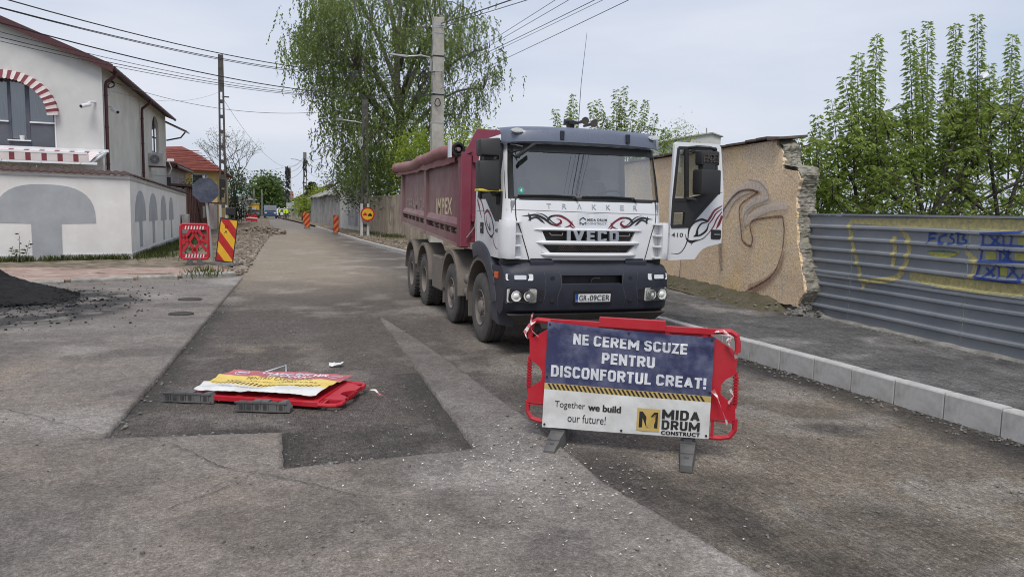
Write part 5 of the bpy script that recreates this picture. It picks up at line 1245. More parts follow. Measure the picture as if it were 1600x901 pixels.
stripes(.48, 1.32, 4, 1, 'sign_red', 'sign_yellow', pb, -.0165, 1.15); bpy.data.objects.remove(hold)
for c in pb.children: c.location = (0,0,.14)
for t_, z in (('D', 1.18), ('A', 1.02)):
    v, f = fit_text(t_, -.10, -.01, z, z+.10, .01); MB().add([(p[0], -.020, p[1]) for p in v], f).build('lettering', 'sign_black', pb)
MB().hexa([(-.34,-.2,0),(.34,-.2,0),(.34,.2,0),(-.34,.2,0),(-.30,-.15,.11),(.30,-.15,.11),(.30,.15,.11),(-.30,.15,.11)]).box(-.36,-.2,-.24,.24,.0,.06).box(.2,.36,-.24,.24,0,.06).build('base', 'rubber_grey', dl, bevel=.015)
lm = MB().box(.10,.40,-.06,.06,1.62,1.86).build('lamp', 'sign_black', dl, bevel=.02); MB().box(.20,.26,-.02,.02,1.5,1.63).build('lamp_stem', 'sign_black', lm)
rb = thing('crowd_barrier', 'small red lattice barrier panel standing beside the stop sign post', 'barrier', (-2.50, 25.3, .10), R(6))
m_ = MB(); W2, H0, H1 = .40, .22, 1.30
m_.tube([(-W2+.05,0,H0),(W2-.05,0,H0),(W2,0,H0+.06),(W2,0,H1-.06),(W2-.05,0,H1),(-W2+.05,0,H1),(-W2,0,H1-.06),(-W2,0,H0+.06),(-W2+.05,0,H0)], .042, 8, False)
m_.box(-W2,W2,-.025,.025,H1-.17,H1-.02); m_.box(-W2,W2,-.025,.025,H0+.02,H0+.15); m_.box(-W2,-W2+.14,-.028,.028,H0+.45,H0+.62); m_.box(W2-.14,W2,-.028,.028,H0+.5,H0+.62)
for a, b in (((-.36,.44),(.06,1.12)),((-.08,.40),(.34,.98)),((.36,.44),(-.06,1.12)),((.08,.40),(-.34,.98)),((-.36,.75),(-.1,1.14)),((.36,.75),(.1,1.14))): m_.beam((a[0],0,a[1]),(b[0],0,b[1]),.085,.04,(0,1,0))
m_.build('lattice', 'barrier_red', rb)
for z in (H1-.155, H0+.035):
    for k in range(7): MB().prism([(-.28+k*.085,0),(-.245+k*.085,0),(-.225+k*.085,.11),(-.26+k*.085,.11)], lambda p: (p[0],-.0285,z+p[1]), lambda p: (p[0],-.026,z+p[1])).build('reflector', 'banner_letter', rb)
for sx in (-1, 1): MB().prism([(-.02,.0),(.30,.0),(.12,.26),(.04,.26)], lambda p: (sx*p[0]*.8+sx*.06,-.18,p[1]*.9), lambda p: (sx*p[0]*.8+sx*.06,.18,p[1]*.9)).build('foot', 'rubber_grey', rb)
# delineators along the right kerb and the far barriers
def delin(x, y, h, w, label, mats=('sign_red','faded_orange'), tilt=0):
    t = thing('delineator', label, 'delineator', (x, y, float(kerb_h(y))*.4), 0, 'striped delineators along the road works')
    b = MB().box(-w/2-.012,w/2+.012,-.012,.012,.08,h+.1).build('board', 'sign_black', t); b.rotation_euler = (0, R(tilt), 0)
    stripes(w, h, 5, -1, mats[0], mats[1], b, -.016, 1.2)
    for c in b.children: c.location = (0,0,.09)
    MB().hexa([(-.28,-.18,0),(.28,-.18,0),(.28,.18,0),(-.28,.18,0),(-.24,-.12,.09),(.24,-.12,.09),(.24,.12,.09),(-.24,.12,.09)]).build('base', 'rubber_grey', t, bevel=.012)
p = gr(525,364,.12); delin(p.x, p.y, 1.28, .36, 'nearest of the three red and orange striped panels on the right kerb')
p = gr(478,356,.12); delin(p.x+.1, p.y, 1.30, .42, 'middle one of the three striped panels on the right kerb', tilt=2)
p = gr(469,351,.12); delin(p.x+.6, p.y+3, 1.30, .42, 'farthest of the three striped panels on the right kerb', tilt=-2)

# ================================================================== right side: metal fence, broken stucco wall
def metal_mat():
    mt, nt, b, o = new_mat('fence_metal')
    c = ramp(nt, noise_node(nt, 1.2, 6, .6), [(.3, (.215,.235,.262)), (.7, (.285,.305,.330))])
    c = mix(nt, ramp(nt, noise_node(nt, 3, 8, .7), [(.45, 0.0), (.8, .45)]), c, (.36,.345,.32))
    nt.links.new(c, b.inputs['Base Color']); b.inputs['Metallic'].default_value = .15; b.inputs['Roughness'].default_value = .42
    bump(nt, b, noise_node(nt, 5, 3), .12, .02)
metal_mat()
def spray(name, col_, cover=.5):
    """thin spray paint: noise lets the sheet below show through"""
    mt, nt, b, o = new_mat(name); b.inputs['Base Color'].default_value = rgba(col_); b.inputs['Roughness'].default_value = .6
    tr = nt.nodes.new('ShaderNodeBsdfTransparent'); mx = nt.nodes.new('ShaderNodeMixShader')
    f = ramp(nt, noise_node(nt, 16, 6, .7), [(.25, max(0,cover-.35)), (.65, min(1,cover+.25))]); nt.links.new(f, mx.inputs[0])
    nt.links.new(tr.outputs[0], mx.inputs[1]); nt.links.new(b.outputs[0], mx.inputs[2]); nt.links.new(mx.outputs[0], o.inputs['Surface'])
spray('spray_yellow', (.58,.50,.20), .62); spray('spray_bright', (.50,.48,.06), .55); spray('spray_blue', (.018,.06,.30), .80)
spray('spray_brown', (.105,.035,.028), .72); spray('spray_pale', (.72,.65,.58), .55); spray('spray_grey', (.20,.19,.19), .40); spray('spray_green', (.05,.16,.09), .45); spray('spray_pink', (.33,.20,.16), .5)
FA, FB = Vector((8.62, 2.2, 0)), Vector((9.36, 11.75, 0)); FD = (FB-FA).normalized(); FN = Vector((-FD.y, FD.x, 0)); FLEN = (FB-FA).length; FZ0, FZ1 = .32, 2.10
RIBS = [.49,.69,.89,1.04,1.10,1.30,1.50,1.70,1.90]
def fprof(z):
    """outward relief of the sheet: sharp upper shoulder, drawn-out lower flank"""
    d = 0.0
    for r_ in RIBS:
        k = z-r_
        if -.035 <= k < -.012: d = max(d, .048*(k+.035)/.023)
        elif -.012 <= k < .018: d = max(d, .048)
        elif .018 <= k < .045: d = max(d, .048*(.045-k)/.027)
    return d
fence = thing('metal_fence', 'grey corrugated sheet metal fence with yellow and blue graffiti', 'fence', (0,0,0))
def fpos(s_, z, d=0.0):
    wob = .012*fbm(s_*.6, z*.8, 3)
    return FA+FD*s_+FN*(fprof(z)+d+wob)+Vector((0,0,z+.004*math.sin(s_*2)))
zs = [FZ0]
for r_ in RIBS: zs += [r_-.035, r_-.012, r_+.018, r_+.045]
zs = sorted(set([round(z_,4) for z_ in zs if FZ0 <= z_ <= FZ1]+[FZ1]))
seams = [0, 1.55, 3.15, 5.55, 7.9, FLEN]
for a, b in zip(seams[:-1], seams[1:]):
    n = 14; m_ = MB(); ov = .004
    P = [fpos(a+ov+(b-a-2*ov)*i/n, z_, rng.uniform(-.001,.001)) for z_ in zs for i in range(n+1)]
    m_.add(P, [(j*(n+1)+i, j*(n+1)+i+1, (j+1)*(n+1)+i+1, (j+1)*(n+1)+i) for j in range(len(zs)-1) for i in range(n)])
    P2 = [p-FN*.03 for p in P]
    m_.build('panel', 'fence_metal', fence, smooth=25)
MB().beam(FA+Vector((0,0,2.115)), FB+Vector((0,0,2.115)), .06, .03).build('top_rail', 'fence_metal', fence)
for s_ in (1.55,3.15,5.55,7.9): MB().beam(FA+FD*s_-FN*.07+Vector((0,0,.2)), FA+FD*s_-FN*.07+Vector((0,0,2.08)), .06, .06).build('post', 'fence_metal', fence)
bs = MB(); n = 60; A = [FA+FD*(FLEN*i/n)+FN*(.07+.03*fbm(i*.35,1))+Vector((0,0,.33+.02*fbm(i*.4,2))) for i in range(n+1)]; Bq = [p+FN*(.05+.02*fbm(i*.5,5))+Vector((0,0,-.10)) for i, p in enumerate(A)]; Cq = [p-FN*.14 for p in A]
bs.strip(Cq, A); bs.strip(A, Bq); bs.build('footing', 'old_concrete', fence)
# graffiti laid on the corrugation
FCA = []
def s_of(px, py):      # point of the photograph on the fence plane, as (s, z)
    d = ray(px, py); t = ((FA-Vector((0,0,CAMH))).dot(FN))/d.dot(FN); p = Vector((0,0,CAMH))+d*t; return ((p-FA).dot(FD), p.z)
def gstroke(pts, w, mat, layer, name='graffiti', parent=fence, pos=fpos, conv=s_of, n=26, fine=.02):
    P = [conv(*p) for p in pts]; ws = w if hasattr(w, '__len__') else [w]*len(P)
    A, B = stroke(P, ws, n); m_ = MB(); k = 7; rows = []
    for a, b in zip(A, B): rows.append([pos(a[0]+(b[0]-a[0])*j/k, a[1]+(b[1]-a[1])*j/k, layer) for j in range(k+1)])
    m_.add([p for r_ in rows for p in r_], [(i*(k+1)+j, i*(k+1)+j+1, (i+1)*(k+1)+j+1, (i+1)*(k+1)+j) for i in range(len(rows)-1) for j in range(k)])
    return m_.build(name, mat, parent)
Z4 = lambda x, y: (1230+x/3.338, 320+y/3.338)
g = lambda pts, w, mat, l: gstroke([Z4(*p) for p in pts], w, mat, l)
g([(330,85),(600,95),(900,95),(1240,110)], [.08,.12,.16,.16], 'spray_yellow', .004)
g([(325,90),(345,200),(375,320),(405,440)], [.10,.09,.08,.06], 'spray_yellow', .0055)
g([(395,400),(560,385),(620,310),(640,200),(600,130)], [.08,.10,.09,.09,.08], 'spray_yellow', .007)
g([(560,165),(565,240),(555,320)], [.10,.09,.08], 'spray_yellow', .0085)
g([(640,370),(800,400),(950,420),(1240,450)], [.12,.16,.16,.18], 'spray_yellow', .0045)
g([(930,240),(985,300),(960,390)], [.06,.09,.07], 'spray_yellow', .006)
g([(740,250),(830,262),(900,245)], [.05,.07,.04], 'spray_bright', .008); g([(735,242),(820,240),(890,250)], [.02,.03,.02], 'spray_green', .0095)
g([(1205,190),(1240,190)], [.09,.10], 'spray_bright', .008); g([(1040,265),(1090,262)], [.10,.10], 'spray_bright', .008); g([(1190,270),(1240,275)], [.1,.1], 'spray_bright', .008); g([(1110,345),(1150,350)], [.10,.10], 'spray_bright', .008)
BW = .030
for pts in ([(740,200),(745,150)], [(745,150),(785,148)], [(742,175),(775,172)], [(835,155),(800,165),(795,192),(825,202)], [(870,150),(850,165),(870,180),(865,200),(840,198)], [(890,200),(895,150),(925,155),(915,175),(935,185),(925,200),(890,200)],
            [(1020,150),(1235,140)], [(1025,150),(1020,205)], [(1015,208),(1130,208)], [(1060,160),(1110,205)], [(1108,160),(1070,205)], [(1130,150),(1130,212)], [(1175,160),(1165,212)], [(1130,210),(1235,215)],
            [(1020,225),(1010,290)], [(1008,292),(1240,298)], [(1115,235),(1180,300)], [(1175,235),(1120,298)], [(1150,230),(1150,300)], [(1112,230),(1112,298)],
            [(1005,312),(995,372),(1050,385),(1150,402),(1240,405)], [(1030,375),(1085,325)], [(1040,325),(1085,375)], [(1108,310),(1108,382)], [(1150,380),(1200,320)], [(1160,320),(1215,385),(1235,360)], [(1010,380),(1120,398),(1235,400)]):
    g(pts, BW*rng.uniform(.8,1.25), 'spray_blue', .0115+rng.uniform(0,.004))

# ---- stucco wall with a broken end
mt, nt, b, o = new_mat('stucco')
c = ramp(nt, noise_node(nt, .9, 6, .6), [(.3, (.74,.54,.35)), (.55, (.82,.63,.43)), (.75, (.86,.64,.34))])
c = mix(nt, ramp(nt, noise_node(nt, 1.6, 7, .65), [(.48, 0.0), (.72, .55)]), c, (.62,.55,.47))
c = mix(nt, ramp(nt, noise_node(nt, .7, 5, .6), [(.55, 0.0), (.75, .5)]), c, (.84,.54,.13))
fn_ = noise_node(nt, 24, 6, .72); c = mix(nt, .6, c, ramp(nt, fn_, [(.36, .58), (.47, 1.0), (.6, 1.3)]), 'MULTIPLY')
nt.links.new(c, b.inputs['Base Color']); b.inputs['Roughness'].default_value = .92; b.inputs['Specular IOR Level'].default_value = .2; bump(nt, b, fn_, 1.0, .03)
M('core_stone', (.17,.155,.125), (.40,.37,.32), 5, .95, bmp=1.0, bscale=22, bdist=.03, dirt=(.10,.11,.05), dscale=2, damt=.5)
M('moss_bank', (.070,.072,.020), (.12,.094,.064), 2.2, .95, bmp=1.0, bscale=30, bdist=.04, dirt=(.16,.135,.11), dscale=4, damt=.8)
M('coping_tile', (.085,.065,.055), (.15,.11,.09), 4, .85, bmp=.4, bscale=30)
M('brown_wall', (.30,.245,.19), (.46,.395,.32), 1.6, .9, bmp=.5, bscale=30, bdist=.01, dirt=(.11,.10,.07), dscale=1.2, damt=.7, stretch=(1,1,.25))
SA, SBp = Vector((9.10, 11.5, 0)), Vector((10.2, 21.5, 0)); SD = (SBp-SA).normalized(); SN = Vector((-SD.y, SD.x, 0)); SL = (SBp-SA).length
def sw_of(px, py):
    d = ray(px, py); t = ((SA-Vector((0,0,CAMH))).dot(SN))/d.dot(SN); p = Vector((0,0,CAMH))+d*t; return ((p-SA).dot(SD), p.z)
def spos(s_, z, d=0.0): return SA+SD*s_+SN*(.010*fbm(s_*1.1, z*1.1, 2)+d)+Vector((0,0,z))
swall = thing('stucco_wall', 'ochre rough stucco wall with brown graffiti and a broken end', 'wall', (0,0,0))
Z3 = lambda x, y: (1020+x/2.907, 190+y/2.907)
edge_pl = [sw_of(*Z3(*p)) for p in ((655,830),(690,770),(680,680),(668,600),(655,520),(655,440),(652,360),(655,300),(672,240),(660,205),(590,195),(590,110),(560,80))]
edge_core = [(s_+.02, z) for s_, z in edge_pl]
def skin(mb, edge, zlo, nz=60, ns=110, d=0.0, rough_=.0, thick=.0):
    ez = [p[1] for p in edge]; es = [p[0] for p in edge]; order = np.argsort(ez); ez = np.array(ez)[order]; es = np.array(es)[order]
    rows = []
    for j in range(nz+1):
        z = zlo(0)+(3.62-zlo(0))*j/nz; row = []
        for i in range(ns+1):
            s0 = float(np.interp(z, ez, es))+.03*fbm(z*6, 3.3)+.015*fbm(z*19, 1); s_ = s0+(SL-s0)*(i/ns)**1.0
            zt_ = zlo(s_)+(ztop(s_)-zlo(s_))*j/nz; row.append(spos(s_, zt_, d+rough_*fbm(s_*4, zt_*4, 8)))
        rows.append(row)
    w = ns+1; mb.add([p for r_ in rows for p in r_], [(j*w+i, j*w+i+1, (j+1)*w+i+1, (j+1)*w+i) for j in range(nz) for i in range(ns)])
    L_ = [r_[0] for r_ in rows]; mb.strip(L_, [p-SN*thick+SD*(.02*fbm(p.z*5,9)) for p in L_]); Tt = rows[-1]; mb.strip(Tt, [p-SN*thick for p in Tt])
    return mb
zT = [sw_of(1220,218)[1], sw_of(1128,232)[1]]; sT = [sw_of(1220,218)[0], sw_of(1128,232)[0]]
ztop = lambda s_: zT[0]+(zT[1]-zT[0])*(s_-sT[0])/(sT[1]-sT[0]) if s_ < 4 else zT[0]+(zT[1]-zT[0])*(4-sT[0])/(sT[1]-sT[0])
skin(MB(), edge_pl, lambda s_: .42+.05*fbm(s_*2,4), 150, 130, .0, 0, .09).build('plaster', 'stucco', swall, smooth='all')
skin(MB(), [(a-.03, b) for a, b in edge_core], lambda s_: .25, 150, 30, -.055, .02, .30).build('rubble_core', 'core_stone', swall)
oe = sorted(edge_core, key=lambda q: q[1]); ez_, es_ = [q[1] for q in oe], [q[0] for q in oe]; fcs = MB(); nzf, ntf = 190, 9; FV = []
for j in range(nzf+1):
    z = .2+(zT[0]-.18)*j/nzf
    for i in range(ntf+1):
        q = i/ntf; lump = .055*fbm(z*4.2, q*2.6, 3)+.03*fbm(z*11, q*7, 5)
        FV.append(spos(float(np.interp(z, ez_, es_))+.03*fbm(z*6, 3.3)+.015*fbm(z*19, 1)+lump-.10*math.sin(math.pi*q)*.5-.12*q*(1 if z < 1.3 else .3), z, -.012-.37*q))
fcs.add(FV, [(j*(ntf+1)+i, j*(ntf+1)+i+1, (j+1)*(ntf+1)+i+1, (j+1)*(ntf+1)+i) for j in range(nzf) for i in range(ntf)]).build('broken_face', 'core_stone', swall)
cp = MB()
for k in range(22):
    s_ = sT[0]-.12+k*.42; a = spos(s_, ztop(s_)+.02, .12); bq = spos(s_+.41, ztop(s_+.41)+.02, .12); r_ = rng.uniform(-.02,.03)
    if s_ > SL-.4: break
    t_ = MB().hexa([a+Vector((0,0,-.01+r_)), bq+Vector((0,0,-.01+r_)), bq-SN*.6+Vector((0,0,.03)), a-SN*.6+Vector((0,0,.03)), a+Vector((0,0,.03+r_)), bq+Vector((0,0,.03+r_)), bq-SN*.6+Vector((0,0,.08)), a-SN*.6+Vector((0,0,.08))])
    t_.build('coping_tile', 'coping_tile', swall)
# broken stones in the end face
for k in range(16):
    z = .35+k*.19; s_ = float(np.interp(z, [p[1] for p in sorted(edge_core, key=lambda q: q[1])], [p[0] for p in sorted(edge_core, key=lambda q: q[1])]))
    mb = MB(); v, f = ROCKS[k % 12]; c0 = spos(s_+.05, z, -.12-.1*(k % 2)); r_ = rng.uniform(.04,.07)
    mb.add([c0+Vector((p[0]*r_, p[1]*r_*1.4, p[2]*r_)) for p in v], f).build('stone', 'core_stone', swall)
h = lambda pts, w, mat, l: gstroke([Z3(*p) for p in pts], w, mat, l, parent=swall, pos=spos, conv=sw_of, n=14)
h([(330,420),(370,340),(430,300),(500,290),(520,340)], [.24,.26,.26,.24,.20], 'spray_pale', .030)
h([(430,470),(425,410),(470,365),(535,355)], [.20,.22,.20,.12], 'spray_pale', .031)
h([(440,440),(500,405),(560,385),(620,385)], [.16,.16,.16,.12], 'spray_pale', .032)
h([(440,765),(520,725),(580,660),(605,590)], [.22,.16,.10,.04], 'spray_pink', .031)
h([(320,500),(318,430),(345,375),(390,325),(440,310),(488,320)], [.04,.05,.05,.05,.045,.05], 'spray_brown', .040)
h([(488,320),(450,345),(410,375),(400,410),(408,480),(415,540),(450,565),(460,530),(450,480),(465,450),(530,437),(598,430)], [.05,.045,.05,.05,.045,.05,.055,.05,.045,.045,.045,.06], 'spray_brown', .041)
h([(598,430),(606,490),(600,570),(585,630),(555,690),(500,735),(430,770)], [.05,.04,.035,.03,.03,.05,.03], 'spray_brown', .040)
h([(440,265),(490,275),(530,320),(530,355),(460,385),(420,430),(430,490)], [.03,.03,.03,.035,.03,.03,.02], 'spray_grey', .042)
h([(310,520),(312,600),(318,680)], [.14,.18,.12], 'spray_grey', .030)
h([(132,630),(130,670),(128,715)], [.035,.04,.04], 'spray_brown', .04)
h([(597,640),(594,720),(598,790)], [.012,.014,.010], 'spray_grey', .042); h([(600,215),(620,240),(655,265)], [.012,.016,.008], 'spray_grey', .042)
# earth bank with moss along its foot, and fallen rubble
ys = np.linspace(0,1,120); us = np.linspace(0,1,16); U, Vv = np.meshgrid(us, ys); s_ = -.1+Vv*(SL+.1)
out = (.62-.10*Vv)*U; base = [SA+SD*float(a) for a in ys]
Xb = SA.x+SD.x*s_+SN.x*(out-.08); Yb = SA.y+SD.y*s_+SN.y*(out-.08)
Zb = .27+(.24+.06*(vn(Xb,Yb,3,71)-.5))*(1-sm(0,1,U))*sm(0,.06,Vv)+.07*(vn(Xb,Yb,9,72)-.5)*sm(0,.15,1-U)
bk = grid_mesh('earth_bank', 'moss_bank', Xb, Yb, Zb, kind='structure')
rbm = MB(); rp = gr(1262,492,.30)
for k in range(230):
    a = rng.uniform(0,6.28); q = abs(rng.gauss(0,.2)); put_rock(rbm, rp.x+q*math.cos(a)*1.0+.12, rp.y+q*math.sin(a)*1.2+.15, .28+max(0,.26*(1-q/.42))*rng.random(), rng.choice((.03,.04,.06,.09)))
tag(rbm.build('rubble_heap', 'rubble_grey', normals=False), 'small heap of crumbled wall rubble at the foot of the broken end', 'rubble heap', kind='stuff')
ls = MB()
for k in range(420):
    s0 = rng.uniform(0,SL); p = SA+SD*s0+SN*abs(rng.gauss(.12,.16)); put_rock(ls, p.x, p.y, .42-.3*min(.6,(p-SA-SD*s0).length)+.02, rng.choice((.012,.018,.025,.035)))
for k in range(200):
    s0 = rng.uniform(0,FLEN); p = FA+FD*s0+FN*(.12+abs(rng.gauss(.05,.06))); put_rock(ls, p.x, p.y, .295, rng.choice((.01,.014,.02,.03)))
tag(ls.build('wall_foot_stones', 'rubble_grey', normals=False), 'crumbs of stone along the foot of the right walls', kind='stuff')

# ---- old wall farther along, sheds
M('grey_boards', (.22,.21,.20), (.42,.405,.385), 3, .9, bmp=.4, bscale=20, stretch=(3,3,.3), dirt=(.09,.085,.075), dscale=1.5, damt=.7)
M('asbestos_roof', (.26,.25,.24), (.38,.37,.355), 3, .9, bmp=.4, bscale=20)
M('pale_plaster', (.50,.50,.48), (.58,.575,.55), 2, .85, dirt=(.36,.34,.30), dscale=1.2, damt=.6)
ow = thing('old_wall', 'long stained brown plastered wall behind the truck bed', 'wall', (0,0,0))
pts = [(10.2,21.5),(9.2,32),(7.8,45),(7.1,53),(6.4,61)]
for (x0,y0),(x1,y1) in zip(pts[:-1], pts[1:]):
    MB().hexa([(x0,y0,-.1),(x0+.3,y0,-.1),(x1+.3,y1,-.1),(x1,y1,-.1),(x0,y0,2.9),(x0+.3,y0,2.95),(x1+.3,y1,2.95),(x1,y1,2.9)]).build('wall_section', 'brown_wall', ow)
og = MB()
for k in range(9):
    y = 51.5+k*.5; x = float(np.interp(y,[45,61],[7.8,6.4]))-.03; og.add([(x,y,1.0),(x,y+.05,1.0),(x-.0,y+.12,2.0),(x,y+.05,2.0)], [(0,1,2,3)])
og.build('graffiti', 'spray_bright', ow)
A = []; Bq = []
for k in range(21):
    t = 2*math.pi*k/20; y0, z0 = 50.2, 1.55; f_ = lambda r_: (float(np.interp(y0+r_*.8*math.cos(t),[45,61],[7.8,6.4]))-.03, y0+r_*.8*math.cos(t), z0+r_*1.2*math.sin(t)); A.append(f_(.55)); Bq.append(f_(.42))
MB().strip(A, Bq).build('graffiti', 'spray_grey', ow)
sh = thing('shed', 'pale plastered shed wall with blue paint at the end of the old wall', 'shed', (0,0,0))
MB().hexa([(6.39,61.05,-.1),(7.2,61.05,-.1),(6.2,69,-.1),(5.5,69,-.1),(6.39,61.05,4.2),(7.2,61.05,4.4),(6.2,69,4.4),(5.5,69,4.2)]).build('wall', 'pale_plaster', sh)
gb = MB()
for k in range(9): y = 61.6+k*.45; x = 6.39-(y-61.05)*.1119-.03; gb.add([(x,y,.5),(x,y+.16,.5),(x,y+.25,1.5+.3*(k%3)),(x,y+.1,1.5+.3*(k%3))], [(0,1,2,3)])
gb.build('graffiti', 'spray_blue', sh)
for j in range(3):
    MB().hexa([(6.3,61.0,4.25),(8.0,61.0,5.0),(7.2,69.1,5.0),(5.42,69.1,4.25),(6.3,61.0,4.32),(8.0,61.0,5.1),(7.2,69.1,5.1),(5.42,69.1,4.32)]).build('roof_sheet', 'asbestos_roof', sh) if j == 0 else None
sh2 = thing('shed', 'long weathered board shed with a ragged asbestos roof along the right verge', 'shed', (0,0,0))
n = 26
for k in range(n):
    t0, t1 = k/n, (k+1)/n; y0, y1 = 69.05+t0*26, 69.05+t1*26-.06; x0, x1 = 5.5-t0*1.5, 5.5-t1*1.5; zt_ = 3.35-.2*t0
    MB().hexa([(x0+rng.uniform(-.03,.03),y0,-.1),(x0+.12,y0,-.1),(x1+.12,y1,-.1),(x1,y1,-.1),(x0,y0,zt_),(x0+.12,y0,zt_),(x1+.12,y1,zt_),(x1,y1,zt_)]).build('board', 'grey_boards', sh2)
for k in range(18):
    t0, t1 = k/18, (k+1)/18; y0, y1 = 69.12+t0*26.3, 69.12+t1*26.3; x0, x1 = 5.1-t0*1.5, 5.1-t1*1.5; dz = rng.uniform(-.10,.12); e = rng.uniform(-.15,.2)
    MB().hexa([(x0+e,y0,3.22-.2*t0+dz),(x0+3.2,y0,4.7-.2*t0),(x1+3.2,y1,4.7-.2*t1),(x1+e,y1,3.22-.2*t1+dz),(x0+e,y0,3.30-.2*t0+dz),(x0+3.2,y0,4.78-.2*t0),(x1+3.2,y1,4.78-.2*t1),(x1+e,y1,3.30-.2*t1+dz)]).build('roof_sheet', 'asbestos_roof', sh2)
MB().box(6.6,7.0,84,84.5,4.0,5.2).build('chimney', 'rock', sh2)

# ================================================================== left: boundary wall and house
M('wall_white', (.77,.75,.715), (.85,.83,.80), 1.3, .85, bmp=.2, bscale=60, bdist=.004, dirt=(.60,.56,.51), dscale=.8, damt=.5)
M('plinth_grey', (.40,.405,.41), (.52,.52,.52), 2, .85, dirt=(.22,.21,.19), dscale=1.5, damt=.6)
M('panel_grey', (.37,.39,.405), (.43,.445,.46), 1.5, .8, dirt=(.25,.25,.25), dscale=2, damt=.4)
M('render_grey', (.54,.54,.525), (.63,.625,.605), .8, .9, bmp=.25, bscale=80, bdist=.004, dirt=(.45,.44,.42), dscale=.7, damt=.5)
M('render_cream', (.62,.59,.53), (.71,.68,.62), .8, .9, bmp=.25, bscale=80, bdist=.004, dirt=(.40,.375,.33), dscale=.7, damt=.5)
M('roof_brown', (.050,.028,.026), (.085,.045,.041), 3, .75, bmp=.3, bscale=20)
M('pipe_maroon', (.062,.016,.019), (.085,.023,.025), 4, .45)
M('infill_grey', (.085,.092,.112), (.105,.112,.135), 2, .6)
M('frame_white', (.70,.71,.72), (.76,.76,.77), 3, .45)
M('frame_dark', (.06,.065,.09), (.08,.085,.11), 3, .5)
M('curtain', (.30,.30,.32), (.40,.40,.42), 3, .9, stretch=(8,8,.4))
M('awning_white', (.62,.54,.52), (.70,.62,.60), 3, .8)
M('awning_maroon', (.17,.035,.045), (.22,.05,.06), 3, .8)
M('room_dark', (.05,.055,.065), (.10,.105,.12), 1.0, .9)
glass_mat('window_glass', (.75,.79,.82), .02, .18, 1.5)
M('ac_beige', (.45,.43,.39), (.55,.53,.49), 4, .6)
def holed(outer, holes, P, depth):
    """wall skin with openings and their reveals; P maps (a, z, d) to 3D"""
    from mathutils.geometry import tessellate_polygon
    loops = [outer]+holes; flat_ = [p for l in loops for p in l]
    tri = tessellate_polygon([[Vector((a, b, 0)) for a, b in l] for l in loops])
    m_ = MB().add([P(a, b, 0) for a, b in flat_], [tuple(t) for t in tri])
    for l in holes: n = len(l); m_.add([P(a, b, 0) for a, b in l]+[P(a, b, depth) for a, b in l], [(i, (i+1)%n, n+(i+1)%n, n+i) for i in range(n)])
    return m_
def archp(c, w, z0, zs_, zt_, n=14): return [(c-w, z0), (c+w, z0)]+[(c+w*math.cos(math.pi*k/n), zs_+(zt_-zs_)*math.sin(math.pi*k/n)) for k in range(n+1)]
WC = Vector((-4.75, 27.95, 0)); WD = Vector((-3.45, -1.5, 0)).normalized(); WN = Vector((-WD.y, WD.x, 0)); WN = WN if WN.y < 0 else -WN
bw = thing('boundary_wall', 'white garden wall with grey arch panels and a tiled coping', 'wall', (0,0,0))
wf_ = lambda a, z, d: WC+WD*a-WN*d+Vector((0,0,z))
MB().prism([(0,.30),(26,.30),(26,2.94),(0,2.94)], lambda p: wf_(p[0],p[1],0), lambda p: wf_(p[0],p[1],.28)).build('front_wall', 'wall_white', bw)
MB().prism([(0,-.05),(26,-.05),(26,.31),(0,.31)], lambda p: wf_(p[0]-.02,p[1],-.035), lambda p: wf_(p[0],p[1],.25)).build('plinth', 'plinth_grey', bw)
sp_ = lambda y, z, d: Vector((-4.75-d, y, z))
zts = lambda y: 2.94-.022*(y-27.95)
MB().prism([(27.96,.30),(44.2,.42),(44.2,zts(44.2)),(27.96,2.94)], lambda p: sp_(p[0],p[1],0), lambda p: sp_(p[0],p[1],.28)).build('side_wall', 'wall_white', bw)
MB().prism([(27.9,-.05),(44.2,-.05),(44.2,.43),(27.9,.31)], lambda p: sp_(p[0],p[1],-.035), lambda p: sp_(p[0],p[1],.25)).build('plinth', 'plinth_grey', bw)
# grey panels
def wall_px(px, py):
    d = ray(px, py); t = ((WC-Vector((0,0,CAMH))).dot(WN))/d.dot(WN); p = Vector((0,0,CAMH))+d*t; return ((p-WC).dot(WD), p.z)
aC, zz = wall_px(74, 348); aR = wall_px(150, 348)[0]; hw_ = aC-aR; zt_ = wall_px(75, 288)[1]; zb_ = wall_px(74,398)[1]; s0 = wall_px(97,380)[0]; s1 = wall_px(50,380)[0]
ap = [(aC+hw_*math.copysign(abs(math.cos(math.pi*k/18))**.8, math.cos(math.pi*k/18)), zz+(zt_-zz)*math.sin(math.pi*k/18)**.8) for k in range(19)]
ap = ap+[(s0, zz), (s0, zb_), (s1, zb_), (s1, zz)] if False else ap
def panel(pts, P, w=.012, name='arch_panel'):
    from mathutils.geometry import tessellate_polygon
    tri = tessellate_polygon([[Vector((a, b, 0)) for a, b in pts]]); n = len(pts); m_ = MB().add([P(a, b, -w) for a, b in pts], [tuple(t) for t in tri])
    m_.add([P(a, b, -w) for a, b in pts]+[P(a, b, .0) for a, b in pts], [(i, (i+1)%n, n+(i+1)%n, n+i) for i in range(n)]); return m_.build(name, 'panel_grey', bw)
lo_, hi_ = sorted((s0, s1))
full = [(aC-hw_, zz)]+[(aC-hw_*math.copysign(abs(math.cos(math.pi*k/18))**.75, math.cos(math.pi*k/18)), zz+(zt_-zz)*math.sin(math.pi*k/18)**.7) for k in range(1,18)]+[(aC+hw_, zz), (hi_, zz-.02), (hi_, zb_), (lo_, zb_), (lo_, zz-.02)]
panel(full, wf_)
full2 = [(a+6.0, z) for a, z in full]; panel(full2, wf_)
